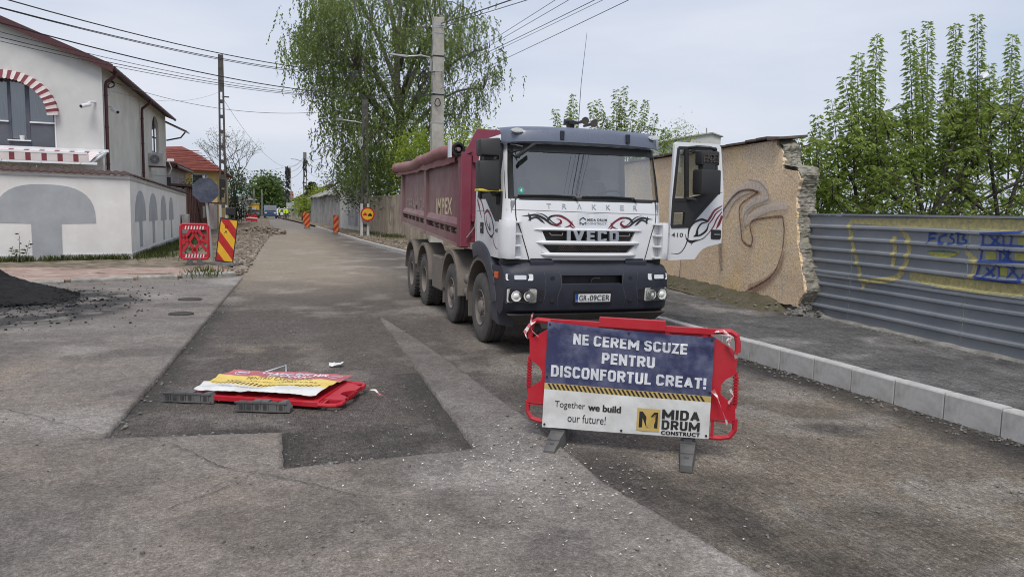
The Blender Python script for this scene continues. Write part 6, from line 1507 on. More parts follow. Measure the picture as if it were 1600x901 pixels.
for y0, y1 in ((28.72,30.98),(31.72,33.82),(34.75,36.45),(37.3,38.8)):
    c = (y0+y1)/2; w = (y1-y0)/2; zs_ = 1.39-.012*(c-29); zt2 = 2.5-.012*(c-29)*1.5; sw_ = w*.26
    q = [(c-w, zs_)]+[(c-w*math.cos(math.pi*k/14), zs_+(zt2-zs_)*math.sin(math.pi*k/14)**.8) for k in range(1,14)]+[(c+w, zs_), (c+sw_, zs_-.01), (c+sw_, .45), (c-sw_, .45), (c-sw_, zs_-.01)]
    panel(q, sp_)
# coping tiles, each a bent piece
def tile(parent, p, along, out, l):
    m_ = MB(); A, B = [], []
    for k in range(7):
        t = k/6; h_ = .05*math.sin(math.pi*t); q = p+along*(l*t); A.append(q+out*.12+Vector((0,0,h_-.02))); B.append(q-out*.20+Vector((0,0,h_+.10)))
    m_.strip(A, B); m_.strip([a-Vector((0,0,.028)) for a in A], [b_-Vector((0,0,.03)) for b_ in B]); m_.strip(A, [a-Vector((0,0,.028)) for a in A]); return m_.build('coping_tile', 'roof_brown', parent)
k = 0
while k*.235 < 9.5: tile(bw, wf_(k*.235, 2.96, 0), WD, WN, .24); k += 1
y = 27.95
while y < 44: tile(bw, sp_(y, zts(y)+.02, 0), Vector((0,1,0)), Vector((1,0,0)), .30); y += .295
MB().prism([(0,2.80),(26,2.80),(26,2.84),(0,2.84)], lambda p: wf_(p[0],p[1],-.03), lambda p: wf_(p[0],p[1],0)).build('string_course', 'plinth_grey', bw)
MB().prism([(27.95,2.80),(44.2,zts(44.2)-.14),(44.2,zts(44.2)-.10),(27.95,2.84)], lambda p: sp_(p[0],p[1],-.03), lambda p: sp_(p[0],p[1],0)).build('string_course', 'plinth_grey', bw)
uc_ = thing('utility_cabinet', 'pale utility cabinet by the end of the garden wall', 'cabinet', (-4.68, 41.9, .25)); MB().box(0,.28,-.45,.45,.25,1.25).build('body', 'ac_beige', uc_, bevel=.02); MB().box(.281,.29,-.40,.40,.32,1.18).build('door', 'panel_grey', uc_); MB().box(.02,.1,-.3,-.2,-.2,.25).build('conduit', 'frame_white', uc_); MB().box(.02,.1,.2,.3,-.2,.25).build('conduit', 'frame_white', uc_)

# ---- the house behind it
hs = thing('house', 'pale grey two storey house with arched windows and brown eaves', 'house', (0,0,0))
HX, HY, HY1 = -6.3, 31.95, 49.0; RX = -13.2; EZ, RZ = 7.2, 9.95
hf = lambda x, z, d: Vector((x, HY+d, z)); hsd = lambda y, z, d: Vector((HX-d, y, z))
awp = archp(-9.42, 1.55, 3.75, 5.25, 6.62, 18)
out_f = [(-20,0),(HX,0),(HX,EZ),(RX,RZ),(-20,EZ+.05)]
holed(out_f, [awp], hf, .22).build('front_facade', 'render_grey', hs)
sw2 = archp(45.0, 1.25, 4.75, 5.85, 6.75, 12)
holed([(HY,0),(HY1,0),(HY1,EZ+.1),(HY,EZ)], [sw2], hsd, .18).build('side_facade', 'render_cream', hs)
MB().add([(HX,HY1,0),(-20,HY1,0),(-20,HY1,EZ),(RX,HY1,RZ),(HX,HY1,EZ+.1)], [(0,1,2,3,4)]).build('rear_facade', 'render_cream', hs)
MB().box(HX-.03,HX+.035,HY-.035,HY+.05,2.5,EZ-.05).build('corner_bead', 'render_grey', hs)
# arched window: frames, panes, infill panels
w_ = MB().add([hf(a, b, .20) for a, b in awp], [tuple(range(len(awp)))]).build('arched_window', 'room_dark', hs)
def bar(parent, x0, x1, z0, z1, mat='frame_dark', d0=.08, d1=.16, name='mullion'): return MB().box(x0, x1, HY+d0, HY+d1, z0, z1).build(name, mat, parent)
for x0, x1, z0, z1, nm in ((-8.72,-7.93,4.97,5.9,'pane'),(-8.72,-8.05,5.9,6.25,'pane'),(-9.32,-8.86,4.30,6.58,'pane'),(-10.2,-9.42,4.97,6.5,'pane'),(-10.95,-10.25,4.97,5.9,'pane')):
    MB().add([hf(x0,z0,.10),hf(x1,z0,.10),hf(x1,z1,.10),hf(x0,z1,.10)], [(0,1,2,3)]).build(nm, 'window_glass', w_)
    MB().add([hf(x0,z0,.17),hf(x1,z0,.17),hf(x1,z1,.17),hf(x0,z1,.17)], [(0,1,2,3)]).build('curtain', 'curtain', w_)
for x0, x1, z0, z1 in ((-8.85,-8.72,3.8,6.4),(-9.42,-9.32,3.8,6.6),(-7.96,-7.88,4.9,5.3)): bar(w_, x0, x1, z0, z1)
bar(w_, -8.72, -7.89, 4.90, 4.955, 'frame_white', .03, .12, 'sill'); bar(w_, -10.95, -9.40, 4.90, 4.955, 'frame_white', .03, .12, 'sill'); bar(w_, -9.45, -8.70, 4.22, 4.265, 'frame_white', .0, .14, 'sill')
for x0, x1, z0, z1 in ((-8.72,-7.88,3.76,4.90),(-9.4,-8.74,3.76,4.22),(-10.96,-9.42,3.76,4.90)): MB().box(x0+.004, x1-.004, HY+.09, HY+.15, z0, z1-.004).build('infill_panel', 'infill_grey', w_)
MB().box(-7.90,-7.855,HY-.015,HY+.1,3.76,5.25).build('jamb', 'frame_white', w_)
MB().lathe([(0,0),(0,.07),(.16,.10),(.16,0)], 'z', (-9.0,HY+.12,4.27), 10).build('pot', 'frame_white', w_)
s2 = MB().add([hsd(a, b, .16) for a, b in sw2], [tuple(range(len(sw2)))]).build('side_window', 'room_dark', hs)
for y0, y1 in ((43.85,44.9),(45.1,46.15)): MB().add([hsd(y0,4.85,.08),hsd(y1,4.85,.08),hsd(y1,6.2,.08),hsd(y0,6.2,.08)], [(0,1,2,3)]).build('pane', 'window_glass', s2)
MB().box(HX-.14,HX-.05,44.95,45.05,4.76,6.7).build('mullion', 'frame_dark', s2); MB().box(HX-.05,HX+.08,43.6,46.4,4.66,4.75).build('sill', 'render_grey', s2)
# roof with verge boards and gutters
roof = MB().hexa([(HX+.45,HY-.35,EZ+.0-.18),(HX+.45,HY1+.3,EZ-.18),(RX,HY1+.3,RZ+.0),(RX,HY-.35,RZ),(HX+.45,HY-.35,EZ-.08),(HX+.45,HY1+.3,EZ-.08),(RX,HY1+.3,RZ+.12),(RX,HY-.35,RZ+.12)])
roof.hexa([(-20.4,HY-.35,EZ-.15),(-20.4,HY1+.3,EZ-.15),(RX-.002,HY1+.3,RZ),(RX-.002,HY-.35,RZ),(-20.4,HY-.35,EZ-.05),(-20.4,HY1+.3,EZ-.05),(RX-.002,HY1+.3,RZ+.12),(RX-.002,HY-.35,RZ+.12)])
rfo = roof.build('roof', 'roof_brown', hs)
for y in np.arange(HY-.3, HY1, .62): MB().beam((HX+.46,y,EZ-.04), (RX,y,RZ+.15), .16, .05).build('tile_row', 'roof_brown', rfo)
MB().beam((HX+.50,HY-.37,EZ-.20),(RX,HY-.37,RZ+.02),.04,.22).build('verge_board', 'pipe_maroon', rfo)
MB().tube([(HX+.50,HY-.30,EZ-.15),(HX+.50,HY1+.3,EZ-.15)], .075, 10).build('gutter', 'pipe_maroon', rfo, smooth=True)
for y in (HY+.25, 40.2):
    MB().tube([(HX+.48,y,EZ-.20),(HX+.46,y,EZ-.34),(HX+.12,y,EZ-.62),(HX+.10,y,EZ-.8),(HX+.10,y,2.3)], .062, 10).build('downpipe', 'pipe_maroon', hs, smooth=True)
    for z in (3.5,4.9,6.1): MB().lathe([(-.03,.0),(-.03,.075),(.03,.075),(.03,0)], 'z', (HX+.10,y,z), 10).build('pipe_clip', 'pipe_maroon', hs)
# scalloped valance round the arch, striped
va = thing('arch_valance', 'scalloped red and white striped valance over the arched window', 'valance', (0,0,0)); nseg = 38
for k in range(nseg):
    t0, t1 = math.pi*(k/nseg)*1.0, math.pi*((k+1)/nseg); m_ = MB(); A, B = [], []
    for j in range(5):
        t = t0+(t1-t0)*j/4; sc2 = .035*math.sin(math.pi*j/4)
        A.append((-9.42+1.68*math.cos(t), HY-.20, 5.22+1.52*math.sin(t))); B.append((-9.42+(1.38-sc2)*math.cos(t), HY-.34, 5.18+(1.26-sc2)*math.sin(t)))
    m_.strip(A, B); m_.strip(A, [(a[0], HY, a[2]+.02) for a in A]); m_.build('stripe', 'awning_maroon' if k % 2 else 'awning_white', va)
aw = thing('awning', 'striped red and white retractable awning over the terrace', 'awning', (0,0,0))
AX0, AX1, AY0, AY1 = -12.0, -6.15, HY-.05, 30.1; zA, zB = 3.92, 3.42
MB().box(AX0, AX1+.05, AY0-.10, AY0, zA, zA+.10).build('cassette', 'frame_white', aw); MB().box(AX0, AX1, AY1-.04, AY1+.04, zB-.06, zB+.03).build('front_bar', 'frame_white', aw)
n = 34
for k in range(n):
    x0, x1 = AX0+(AX1-.25-AX0)*k/n, AX0+(AX1-.25-AX0)*(k+1)/n; mt_ = 'awning_maroon' if k % 3 == 1 else 'awning_white'
    MB().add([(x0,AY0-.1,zA),(x1,AY0-.1,zA),(x1,AY1,zB+.035),(x0,AY1,zB+.035)], [(0,1,2,3)]).build('stripe', mt_, aw)
    MB().add([(x0,AY1-.045,zB+.02),(x1,AY1-.045,zB+.02),(x1,AY1-.05,zB+.30),(x0,AY1-.05,zB+.30)], [(0,1,2,3)]).build('stripe', mt_, aw)
MB().box(AX0, AX1-.3, AY1-.06, AY1-.02, zB+.29, zB+.36).build('upper_bar', 'frame_white', aw)
MB().beam((AX1-.05,AY0-.06,zA),(AX1-.75,AY1,zB-.02),.07,.07).beam((AX1-.05,AY0-.06,zA-.02),(AX1-.35,AY1+.6,zB+.02),.06,.06).build('folding_arm', 'frame_white', aw)
# air conditioner and cameras on the side wall
ac = thing('air_conditioner', 'weathered air conditioner unit on the house side wall', 'air conditioner', (-5.98, 42.5, 3.95))
MB().box(-.32,.42,-.15,.55,0,.66).build('casing', 'ac_beige', ac, bevel=.02)
fanr = MB().lathe([(0,.27),(-.015,.27),(-.015,.24),(0,.24)], 'y', (-.02,-.155,.33), 20)
for r_ in (.06,.11,.16,.21): fanr.lathe([(0,r_),(-.012,r_),(-.012,r_+.012),(0,r_+.012)], 'y', (-.02,-.155,.33), 20)
for k in range(8): t = k*math.pi/8; fanr.beam((-.02-.25*math.cos(t),-.163,.33-.25*math.sin(t)),(-.02+.25*math.cos(t),-.163,.33+.25*math.sin(t)),.01,.01,(0,1,0))
fanr.build('fan_grille', 'plinth_grey', ac); MB().add([(-.02+.23*math.cos(t),-.152,.33+.23*math.sin(t)) for t in np.linspace(0,6.283,20,endpoint=False)], [tuple(range(20))]).build('fan_opening', 'room_dark', ac)
MB().box(-.34,.44,-.1,-.04,-.06,0).box(-.34,.44,.4,.46,-.06,0).build('bracket', 'pipe_maroon', ac)
MB().tube([(.42,.1,.3),(.62,.1,.25),(.75,.1,-.1),(.6,.1,-.4),(.2,.1,-.5),(-.28,.1,-.45)], .03, 6).build('hose', 'ac_beige', ac, smooth=True)
for (x, y, z, dx, dy, lb) in ((HX-.22, HY-.02, 6.02-.35, -.25, -.38, 'white security camera on the house front beside the corner downpipe'), (HX+.02, HY+1.2, 6.02-.35, .26, -.34, 'white security camera on the house side wall beside the corner downpipe')):
    cc = thing('security_camera', lb, 'camera', (x, y, z), 0, 'security cameras on the house corner'); d = Vector((dx, dy, -.14)).normalized()
    MB().tube([Vector((0,0,.12)), Vector((dx*.5,dy*.5,.10)), Vector((dx*.8,dy*.8,.02))], .035, 8).build('arm', 'frame_white', cc)
    MB().tube([Vector((dx*.55,dy*.55,0)), Vector((dx*.55,dy*.55,0))+d*.42], .075, 10).build('body', 'frame_white', cc); MB().tube([Vector((dx*.55,dy*.55,0))+d*.415, Vector((dx*.55,dy*.55,0))+d*.44], .058, 10).build('lens', 'sign_black', cc)
cb = MB()
for k in range(3): cb.tube([(HX+.12+.16*math.cos(t)*(1-.15*k), HY+.9+.5*math.sin(t)*.3+k*.15, 6.62+.16*math.sin(t)*(1-.15*k)) for t in np.linspace(0,6.283,17)], .018, 5, False)
tag(cb.build('cable_coil', 'sign_black'), 'loose coil of black cable on the upper house side wall', 'cable coil')

# ================================================================== farther buildings on the left
M('pink_plaster', (.52,.44,.42), (.60,.52,.50), 1.2, .9, dirt=(.34,.30,.28), dscale=1, damt=.5)
M('gate_brown', (.115,.045,.036), (.165,.07,.055), 2, .65, dirt=(.20,.12,.09), dscale=2, damt=.5)
M('tile_red', (.155,.035,.024), (.22,.055,.036), 3, .8, bmp=.5, bscale=12, bdist=.03)
M('wall_yellow', (.52,.37,.14), (.58,.43,.19), 1.5, .9)
M('roof_green', (.24,.34,.31), (.30,.40,.37), 2, .6)
M('far_white', (.52,.52,.50), (.60,.60,.58), 1, .9, dirt=(.42,.41,.38), dscale=.6, damt=.4)
M('far_grey', (.27,.26,.25), (.36,.35,.335), 1, .9)
M('win_dark', (.035,.038,.045), (.06,.065,.075), 1, .3)
an = thing('annex', 'small pink plastered annex with a brown eave behind the garden wall', 'building', (0,0,0))
MB().box(-12,-6.1,49.2,57,0,4.55).build('wall', 'pink_plaster', an)
MB().hexa([(-12,48.8,4.6),(-5.7,48.8,4.2),(-5.7,57.4,4.2),(-12,57.4,4.6),(-12,48.8,5.1),(-5.7,48.8,4.45),(-5.7,57.4,4.45),(-12,57.4,5.1)]).build('roof', 'roof_brown', an)
MB().tube([(-5.7,48.8,4.25),(-5.7,57.4,4.25)], .09, 8).build('gutter', 'pipe_maroon', an)
MB().box(-8.4,-6.1,49.12,49.19,2.2,3.6).build('window', 'win_dark', an)
lean = thing('canopy', 'dark sheet canopy edge jutting out beyond the house corner', 'canopy', (0,0,0))
MB().hexa([(-6.6,49.1,7.0),(-5.15,49.1,6.35),(-5.15,50.6,6.35),(-6.6,50.6,7.0),(-6.6,49.1,7.08),(-5.15,49.1,6.43),(-5.15,50.6,6.43),(-6.6,50.6,7.08)]).build('sheet', 'win_dark', lean); MB().tube([(-5.25,49.2,6.33),(-5.5,49.2,6.0),(-6.3,49.2,5.8)], .05, 6).build('bracket', 'win_dark', lean)
gt = thing('metal_gate', 'brown sheet metal gate and fence along the left verge', 'gate', (0,0,0))
n = 16
for k in range(n):
    y0 = 44.35+k*1.0; x = -4.78-.01*k; h_ = 2.95-.02*k; MB().box(x-.05, x, y0, y0+.95, .2, h_).build('panel', 'gate_brown', gt); MB().box(x-.08, x+.05, y0+.95, y0+1.0, .1, h_+.05).build('post', 'gate_brown', gt)
MB().box(-5.6,-4.6,44.3,60.4,3.0,3.12).build('coping', 'roof_brown', gt)
for y in (54.6, 55.5): MB().box(-4.93,-4.80,y,y+.6,1.1,1.9).build('meter_box', 'ac_beige', gt)
rh = thing('house', 'yellow house with a large red tiled hip roof beyond the brown gate', 'house', (0,0,0))
X0, X1, Y0, Y1 = -12.5, -4.55, 64, 78
holed([(X0,0),(X1,0),(X1,4.75),(X0,4.75)], [[(-6.35,3.0),(-5.35,3.0),(-5.35,4.35),(-6.35,4.35)]], lambda a, z, d: Vector((a, Y0+d, z)), .15).build('wall', 'wall_yellow', rh)
MB().box(X0,X1,Y0+.25,Y1,0,4.74).build('wall', 'wall_yellow', rh)
w1 = MB().box(-6.34,-5.36,Y0+.14,Y0+.18,3.0,4.34).build('window', 'win_dark', rh)
for a, b, c_, d in ((-6.43,-6.35,2.95,4.42),(-5.35,-5.27,2.95,4.42),(-6.43,-5.27,4.35,4.43),(-6.43,-5.27,2.92,3.0)): MB().box(a,b,Y0-.03,Y0+.05,c_,d).build('frame', 'frame_white', w1)
rf = MB().add([(X0-.5,Y0-.6,4.65),(X1+.6,Y0-.6,4.65),(X1+.6,Y1+.6,4.65),(X0-.5,Y1+.6,4.65),(X0+2,70,6.75),(X1-3.2,70,6.95),(X1-1.8,71,6.3)], [(0,1,6,5,4),(1,2,6),(2,3,4,5,6),(3,0,4),(0,3,2,1)]).build('roof', 'tile_red', rh)
for k in range(9):
    t = k/9; MB().beam((X0-.5+2.4*t,Y0-.62+6*t,4.70+2.1*t),(X1+.6-2.6*t,Y0-.62+6*t,4.70+2.05*t),.10,.05).build('tile_course', 'tile_red', rf)
MB().box(-8.4,-7.9,65.8,66.4,5.35,5.62).build('skylight', 'frame_white', rf)
pw = thing('garden_wall', 'low dusky pink street wall beyond the lattice pole', 'wall', (0,0,0)); MB().box(-5.0,-4.6,61,76,0,2.1).build('wall', 'pink_plaster', pw); MB().box(-5.05,-4.55,61,76,2.1,2.2).build('coping', 'roof_brown', pw)
def far_house(label, x0, x1, y0, y1, h_, wall, roofm, ridge, wins=(), cat='house', axis='y'):
    t = thing('house', label, cat, (0,0,0)); MB().box(x0,x1,y0,y1,-.1,h_).build('wall', wall, t)
    xm, ym = (x0+x1)/2, (y0+y1)/2; e = .5
    if axis == 'y': v = [(x0-e,y0-e,h_),(x1+e,y0-e,h_),(x1+e,y1+e,h_),(x0-e,y1+e,h_),(xm,y0-e,ridge),(xm,y1+e,ridge)]; f = [(0,1,4),(1,2,5,4),(2,3,5),(3,0,4,5),(0,3,2,1)]
    else: v = [(x0-e,y0-e,h_),(x1+e,y0-e,h_),(x1+e,y1+e,h_),(x0-e,y1+e,h_),(x0-e,ym,ridge),(x1+e,ym,ridge)]; f = [(0,1,5,4),(1,2,5),(2,3,4,5),(3,0,4),(0,3,2,1)]
    MB().add(v, f).build('roof', roofm, t)
    for (face, a, b, c_, d) in wins:
        if face == 'f': MB().box(a,b,y0-.06,y0-.01,c_,d).build('window', 'win_dark', t)
        elif face == 'r': MB().box(x1+.01,x1+.06,a,b,c_,d).build('window', 'win_dark', t)
        else: MB().box(x0-.06,x0-.01,a,b,c_,d).build('window', 'win_dark', t)
    return t
far_house('white gabled house far down the left side', -13, -5.6, 92, 103, 3.9, 'far_white', 'far_white', 5.3, (('f',-8,-6.8,1.2,2.6),('r',94,96,1.2,2.5)))
far_house('low far house with a pale green sheet roof', -10, -4.6, 112, 126, 3.2, 'far_white', 'roof_green', 4.9, (('f',-7.5,-5.2,2.3,3.1),('r',115,117,1.1,2.2),('r',120,122,1.1,2.2)), axis='x')
far_house('low grey far house beyond the green roof', -8.5, -3.8, 132, 146, 2.9, 'far_grey', 'far_grey', 4.3, (('r',134,136,1,2.1),))
far_house('far house with reddish roof at the end of the street', -6, 4, 215, 228, 3.6, 'far_grey', 'tile_red', 6.2, (('f',-3,-1,1.2,2.6),('f',1,3,1.2,2.6)), axis='x')
far_house('far pale yellow house with dark eaves on the right', 3.9, 10, 103, 118, 3.3, 'pale_plaster', 'roof_brown', 5.2, (('l',106,108,1.1,2.4),('f',5.2,7,1.2,2.5)))
far_house('far grey house behind the trees at the right', 3.0, 9, 128, 142, 3.2, 'far_grey', 'roof_brown', 5.0, (('l',131,133,1.1,2.3),))
bb = thing('building', 'pale flat building with a shallow gable above the stucco wall', 'building', (0,0,0)); p0 = at(1078,222,62); p1 = at(1126,222,62)
MB().prism([(p0.x,0),(p1.x,0),(p1.x,at(1126,214,62).z),((p0.x+p1.x)/2+.6,at(1105,208,62).z),(p0.x,at(1078,213,62).z)], lambda p: (p[0],62,p[1]), lambda p: (p[0]+2,78,p[1])).build('wall', 'far_white', bb)
MB().prism([(p0.x-.15,at(1076,214,62).z),((p0.x+p1.x)/2+.6,at(1105,208.5,62).z),(p1.x+.15,at(1127,214.5,62).z),(p1.x+.15,at(1127,213,62).z),((p0.x+p1.x)/2+.6,at(1105,206.5,62).z),(p0.x-.15,at(1076,212,62).z)], lambda p: (p[0],61.8,p[1]), lambda p: (p[0]+2,78.2,p[1])).build('roof', 'far_grey', bb)
MB().tube([at(1104,208,62), at(1104,200,62)], .06, 5).build('vent_pipe', 'far_grey', bb)

# ================================================================== poles, lamps, wires
M('pole_concrete', (.33,.31,.275), (.46,.44,.395), 3, .9, bmp=.3, bscale=40, bdist=.01, dirt=(.18,.165,.14), dscale=1.2, damt=.6)
M('pole_dark', (.13,.127,.12), (.22,.215,.20), 3, .85)
M('pole_old', (.055,.050,.045), (.095,.088,.08), 3, .85)
M('lamp_metal', (.17,.175,.18), (.25,.255,.26), 4, .45, metal=.4)
M('cable_black', (.012,.012,.013), (.02,.02,.02), 5, .6)
M('whitewash', (.48,.47,.45), (.58,.57,.55), 3, .9, dirt=(.3,.28,.25), dscale=2, damt=.6)
# the big concrete pole with a street lamp
BPX, BPY = 6.35, 30.5
bp = thing('utility_pole', 'big square concrete pole with lamp arm rising behind the truck bed', 'utility pole', (BPX, BPY, .1))
ztop_ = at(682,28,BPY).z-.1
MB().hexa([(-.28,-.22,0),(.28,-.22,0),(.28,.22,0),(-.28,.22,0),(-.215,-.17,ztop_),(.215,-.17,ztop_),(.215,.17,ztop_),(-.215,.17,ztop_)]).build('shaft', 'pole_concrete', bp, bevel=.02)
for k in range(9): z = 1.2+k*.9; x = -.28+.065*z/ztop_-.004; MB().box(x, x+.008, -.07, .07, z, z+.45).build('side_hollow', 'pole_dark', bp)
zp = lambda py: at(682, py, BPY).z-.1
bands = MB()
for py in (40, 43, 52, 112, 147, 192): z = zp(py); w = .285-.065*z/ztop_; bands.box(-w,w,-w*.82,w*.82,z-.03,z+.03)
bands.build('band', 'galvanised', bp)
b2 = MB()
for py in (88, 148): z = zp(py); w = .287-.065*z/ztop_; b2.box(-w,w,-w*.82,w*.82,z-.045,z+.01)
b2.build('strap', 'cable_black', bp)
armz = zp(96); tip = at(608, 86, BPY)
arm = MB().tube([(-.30,-.05,zp(112)),(-.30,-.05,armz+.02),(-.36,-.05,armz+.12),(-.7,-.05,armz+.17),(tip.x-BPX+.65,-.05,tip.z-.1-.02)], .035, 8).build('lamp_arm', 'galvanised', bp, smooth=True)
MB().hexa([(tip.x-BPX,-.13,tip.z-.10),(tip.x-BPX+.75,-.15,tip.z-.16),(tip.x-BPX+.75,.05,tip.z-.16),(tip.x-BPX,.05,tip.z-.10),(tip.x-BPX,-.10,tip.z-.05),(tip.x-BPX+.75,-.12,tip.z-.06),(tip.x-BPX+.75,.03,tip.z-.06),(tip.x-BPX,.03,tip.z-.05)]).build('lamp_head', 'lamp_metal', arm)
coil = MB()
for py, r_ in ((100,.26),(120,.22),(126,.34),(132,.30),(138,.22),(160,.16)):
    c = at(662 if py < 150 else 684, py, BPY-.3); coil.tube([(c.x-BPX+r_*.7*math.cos(t)*rng.uniform(.93,1.05), -.3+.06*math.sin(2*t), c.z-.1+r_*math.sin(t)) for t in np.linspace(0,6.283,19)], .02, 5, False)
coil.build('cable_coils', 'cable_black', bp)
MB().lathe([(ztop_,.08),(ztop_+.12,.06),(ztop_+.12,0)], 'z', (.12,0,0), 8).build('insulator', 'pole_dark', bp)
def lattice_pole(label, x, y, h_, w0, w1, mat='pole_concrete', group='utility poles', lean=0, rungs=8, white=0.0):
    t = thing('utility_pole', label, 'utility pole', (x, y, .02), 0, group); lg_ = MB()
    for sx in (-1, 1): lg_.hexa([(sx*w0-.06,-.09,0),(sx*w0+.06,-.09,0),(sx*w0+.06,.09,0),(sx*w0-.06,.09,0),(sx*w1-.05+lean,-.07,h_),(sx*w1+.05+lean,-.07,h_),(sx*w1+.05+lean,.07,h_),(sx*w1-.05+lean,.07,h_)])
    zt2 = h_*.80; lg_.box(-w1-.04+lean*.9, w1+.04+lean*.9, -.065, .065, zt2, h_-.01); lg_.build('legs', mat, t)
    for k in range(rungs): z = h_*(.08+.74*k/rungs); w = w0+(w1-w0)*z/h_; MB().box(-w+lean*z/h_, w+lean*z/h_, -.055, .055, z, z+.22).build('rung', mat, t)
    return t
lp = lattice_pole('slender lattice pole rising behind the stop sign', -3.2, 49.7, at(345,86,49.7).z, .17, .10, 'pole_old', rungs=9)
MB().box(-.36,.36,-.13,.13,.0,2.0).build('whitewashed_foot', 'whitewash', lp) if False else None
for k, z in enumerate((6.2, 8.6)): MB().box(.1,.45,-.05,.05,z,z+.07).build('hook', 'pole_old', lp)
MB().box(-.20,.05,-.2,-.09,2.45,2.85).box(-.2,.1,-.2,-.09,3.05,3.6).build('sign_backs', 'sign_black', lp)
MB().box(-.24,-.10,-.11,.11,0,2.0).box(.10,.24,-.11,.11,0,2.0).build('painted_foot', 'whitewash', lp)
p2 = lattice_pole('dark lattice pole with a round road works sign beside the old wall', 5.6, 50.2, at(563,155,50.2).z, .20, .13, 'pole_old', rungs=10)
MB().box(-.29,-.13,-.12,.12,0,2.3).box(.13,.29,-.12,.12,0,2.3).build('painted_foot', 'whitewash', p2)
a2 = MB().tube([(-.1,0,zp(150)*0+at(560,193,50.2).z),(-.6,0,at(545,190,50.2).z),(at(527,187,50.2).x-5.6,0,at(527,187,50.2).z)], .035, 6).build('lamp_arm', 'galvanised', p2)
MB().box(at(526,187,50.2).x-5.65, at(536,187,50.2).x-5.6, -.1,.1, at(526,187,50.2).z-.05, at(526,187,50.2).z+.06).build('lamp_head', 'lamp_metal', a2)
MB().box(-.42,-.16,-.22,-.1,4.4+1.7,4.95+1.7).build('junction_box', 'galvanised', p2)
rs = thing('round_sign', 'round yellow no overtaking sign with red rim on the pole foot', 'road sign', (5.75, 49.85, 1.62))
def disc(r_, y, n=28): return MB().add([(r_*math.cos(2*math.pi*k/n), y, r_*math.sin(2*math.pi*k/n)) for k in range(n)], [tuple(range(n))])
MB().lathe([(-.01,0),(-.01,.47),(.02,.47),(.02,0)], 'y', n=28).build('rim', 'sign_red', rs); disc(.375, -.014).build('face', 'sign_yellow', rs)
def car_mark(x, mat): return MB().prism([(-.14,-.10),(.14,-.10),(.14,.0),(.09,.02),(.06,.09),(-.06,.09),(-.09,.02),(-.14,.0)], lambda p: (x+p[0],-.019,p[1]-.03*(x>0)), lambda p: (x+p[0],-.016,p[1]-.03*(x>0))).build('car_symbol', mat, rs)
car_mark(-.17, 'sign_red'); car_mark(.16, 'sign_black')
p3 = lattice_pole('cable laden dark pole by the far end of the board shed', 3.85, 110, at(477,238,110).z, .22, .18, 'pole_dark', rungs=8)
b = MB()
for k in range(40): z = rng.uniform(3,9); b.tube([(rng.uniform(-.3,.3),-.2,z),(rng.uniform(-.35,.35),-.25,z-rng.uniform(.2,.9))], .05, 4)
b.build('cable_bundle', 'cable_black', p3); MB().tube([(-.2,0,8.3),(-1.2,0,8.6),(-1.9,0,8.65)], .05, 5).build('lamp_arm', 'galvanised', p3)
p4 = lattice_pole('thick dark pole hung with cables in the middle of the street end', 1.75, 117, at(450,262,117).z, .32, .26, 'pole_concrete', rungs=7)
b = MB()
for k in range(50): z = rng.uniform(3.4,8); b.tube([(rng.uniform(-.55,.15),-.3,z),(rng.uniform(-.6,.2),-.35,z-rng.uniform(.2,.9))], .07, 4)
b.build('cable_bundle', 'cable_black', p4); MB().box(-.4,.5,-.5,-.35,1.6,2.5).build('cabinet', 'panel_grey', p4)
for px, Y, top_, lb in ((379,95,272,'first slim far pole on the left verge'),(384,108,277,'second slim far pole on the left verge'),(397,125,296,'third slim far pole on the left verge'),(409.5,150,296,'fourth slim far pole on the left verge'),(413,165,298,'fifth slim far pole on the left verge'),(416,180,302,'farthest slim pole on the left verge')):
    q = at(px,330,Y); lattice_pole(lb, q.x, Y, at(px,top_,Y).z, .12, .08, 'pole_dark', rungs=4)
WIRES = 'overhead wires'
def wire_run(a, b, sag, r_, label, n=26):
    a, b = Vector(a), Vector(b); P = [a+(b-a)*t+Vector((0,0,-4*sag*t*(1-t))) for t in np.linspace(0,1,n)]
    return tag(MB().tube(P, r_*.62, 5, False).build('overhead_wire', 'cable_black'), label, 'wire', WIRES)
def bpole(py, dx=0): p = at(682+dx, py, BPY); return Vector((BPX+dx*.012, BPY-.1, p.z))
# left-hand bundle crosses the street to the upper left
for py0, (x1, y1), Yl, r_, lb in ((112,(-70,-24),13.5,.018,'topmost wire crossing the upper left sky'),(113,(-80,-10),13.5,.014,'second wire from the top in the upper left sky'),(116,(-80,-9),13.6,.012,'third wire from the top in the upper left sky'),
                                  (146,(-80,13),14,.020,'thick wire grazing the house gable at upper left'),(147,(-80,29),15,.010,'faint wire in front of the house gable'),(148,(-80,38),15.5,.013,'second lowest wire in front of the house gable'),(148,(-80,45),15.5,.010,'lowest wire in front of the house gable')):
    wire_run(bpole(py0,-8), at(x1,y1,Yl), .55, r_, lb)
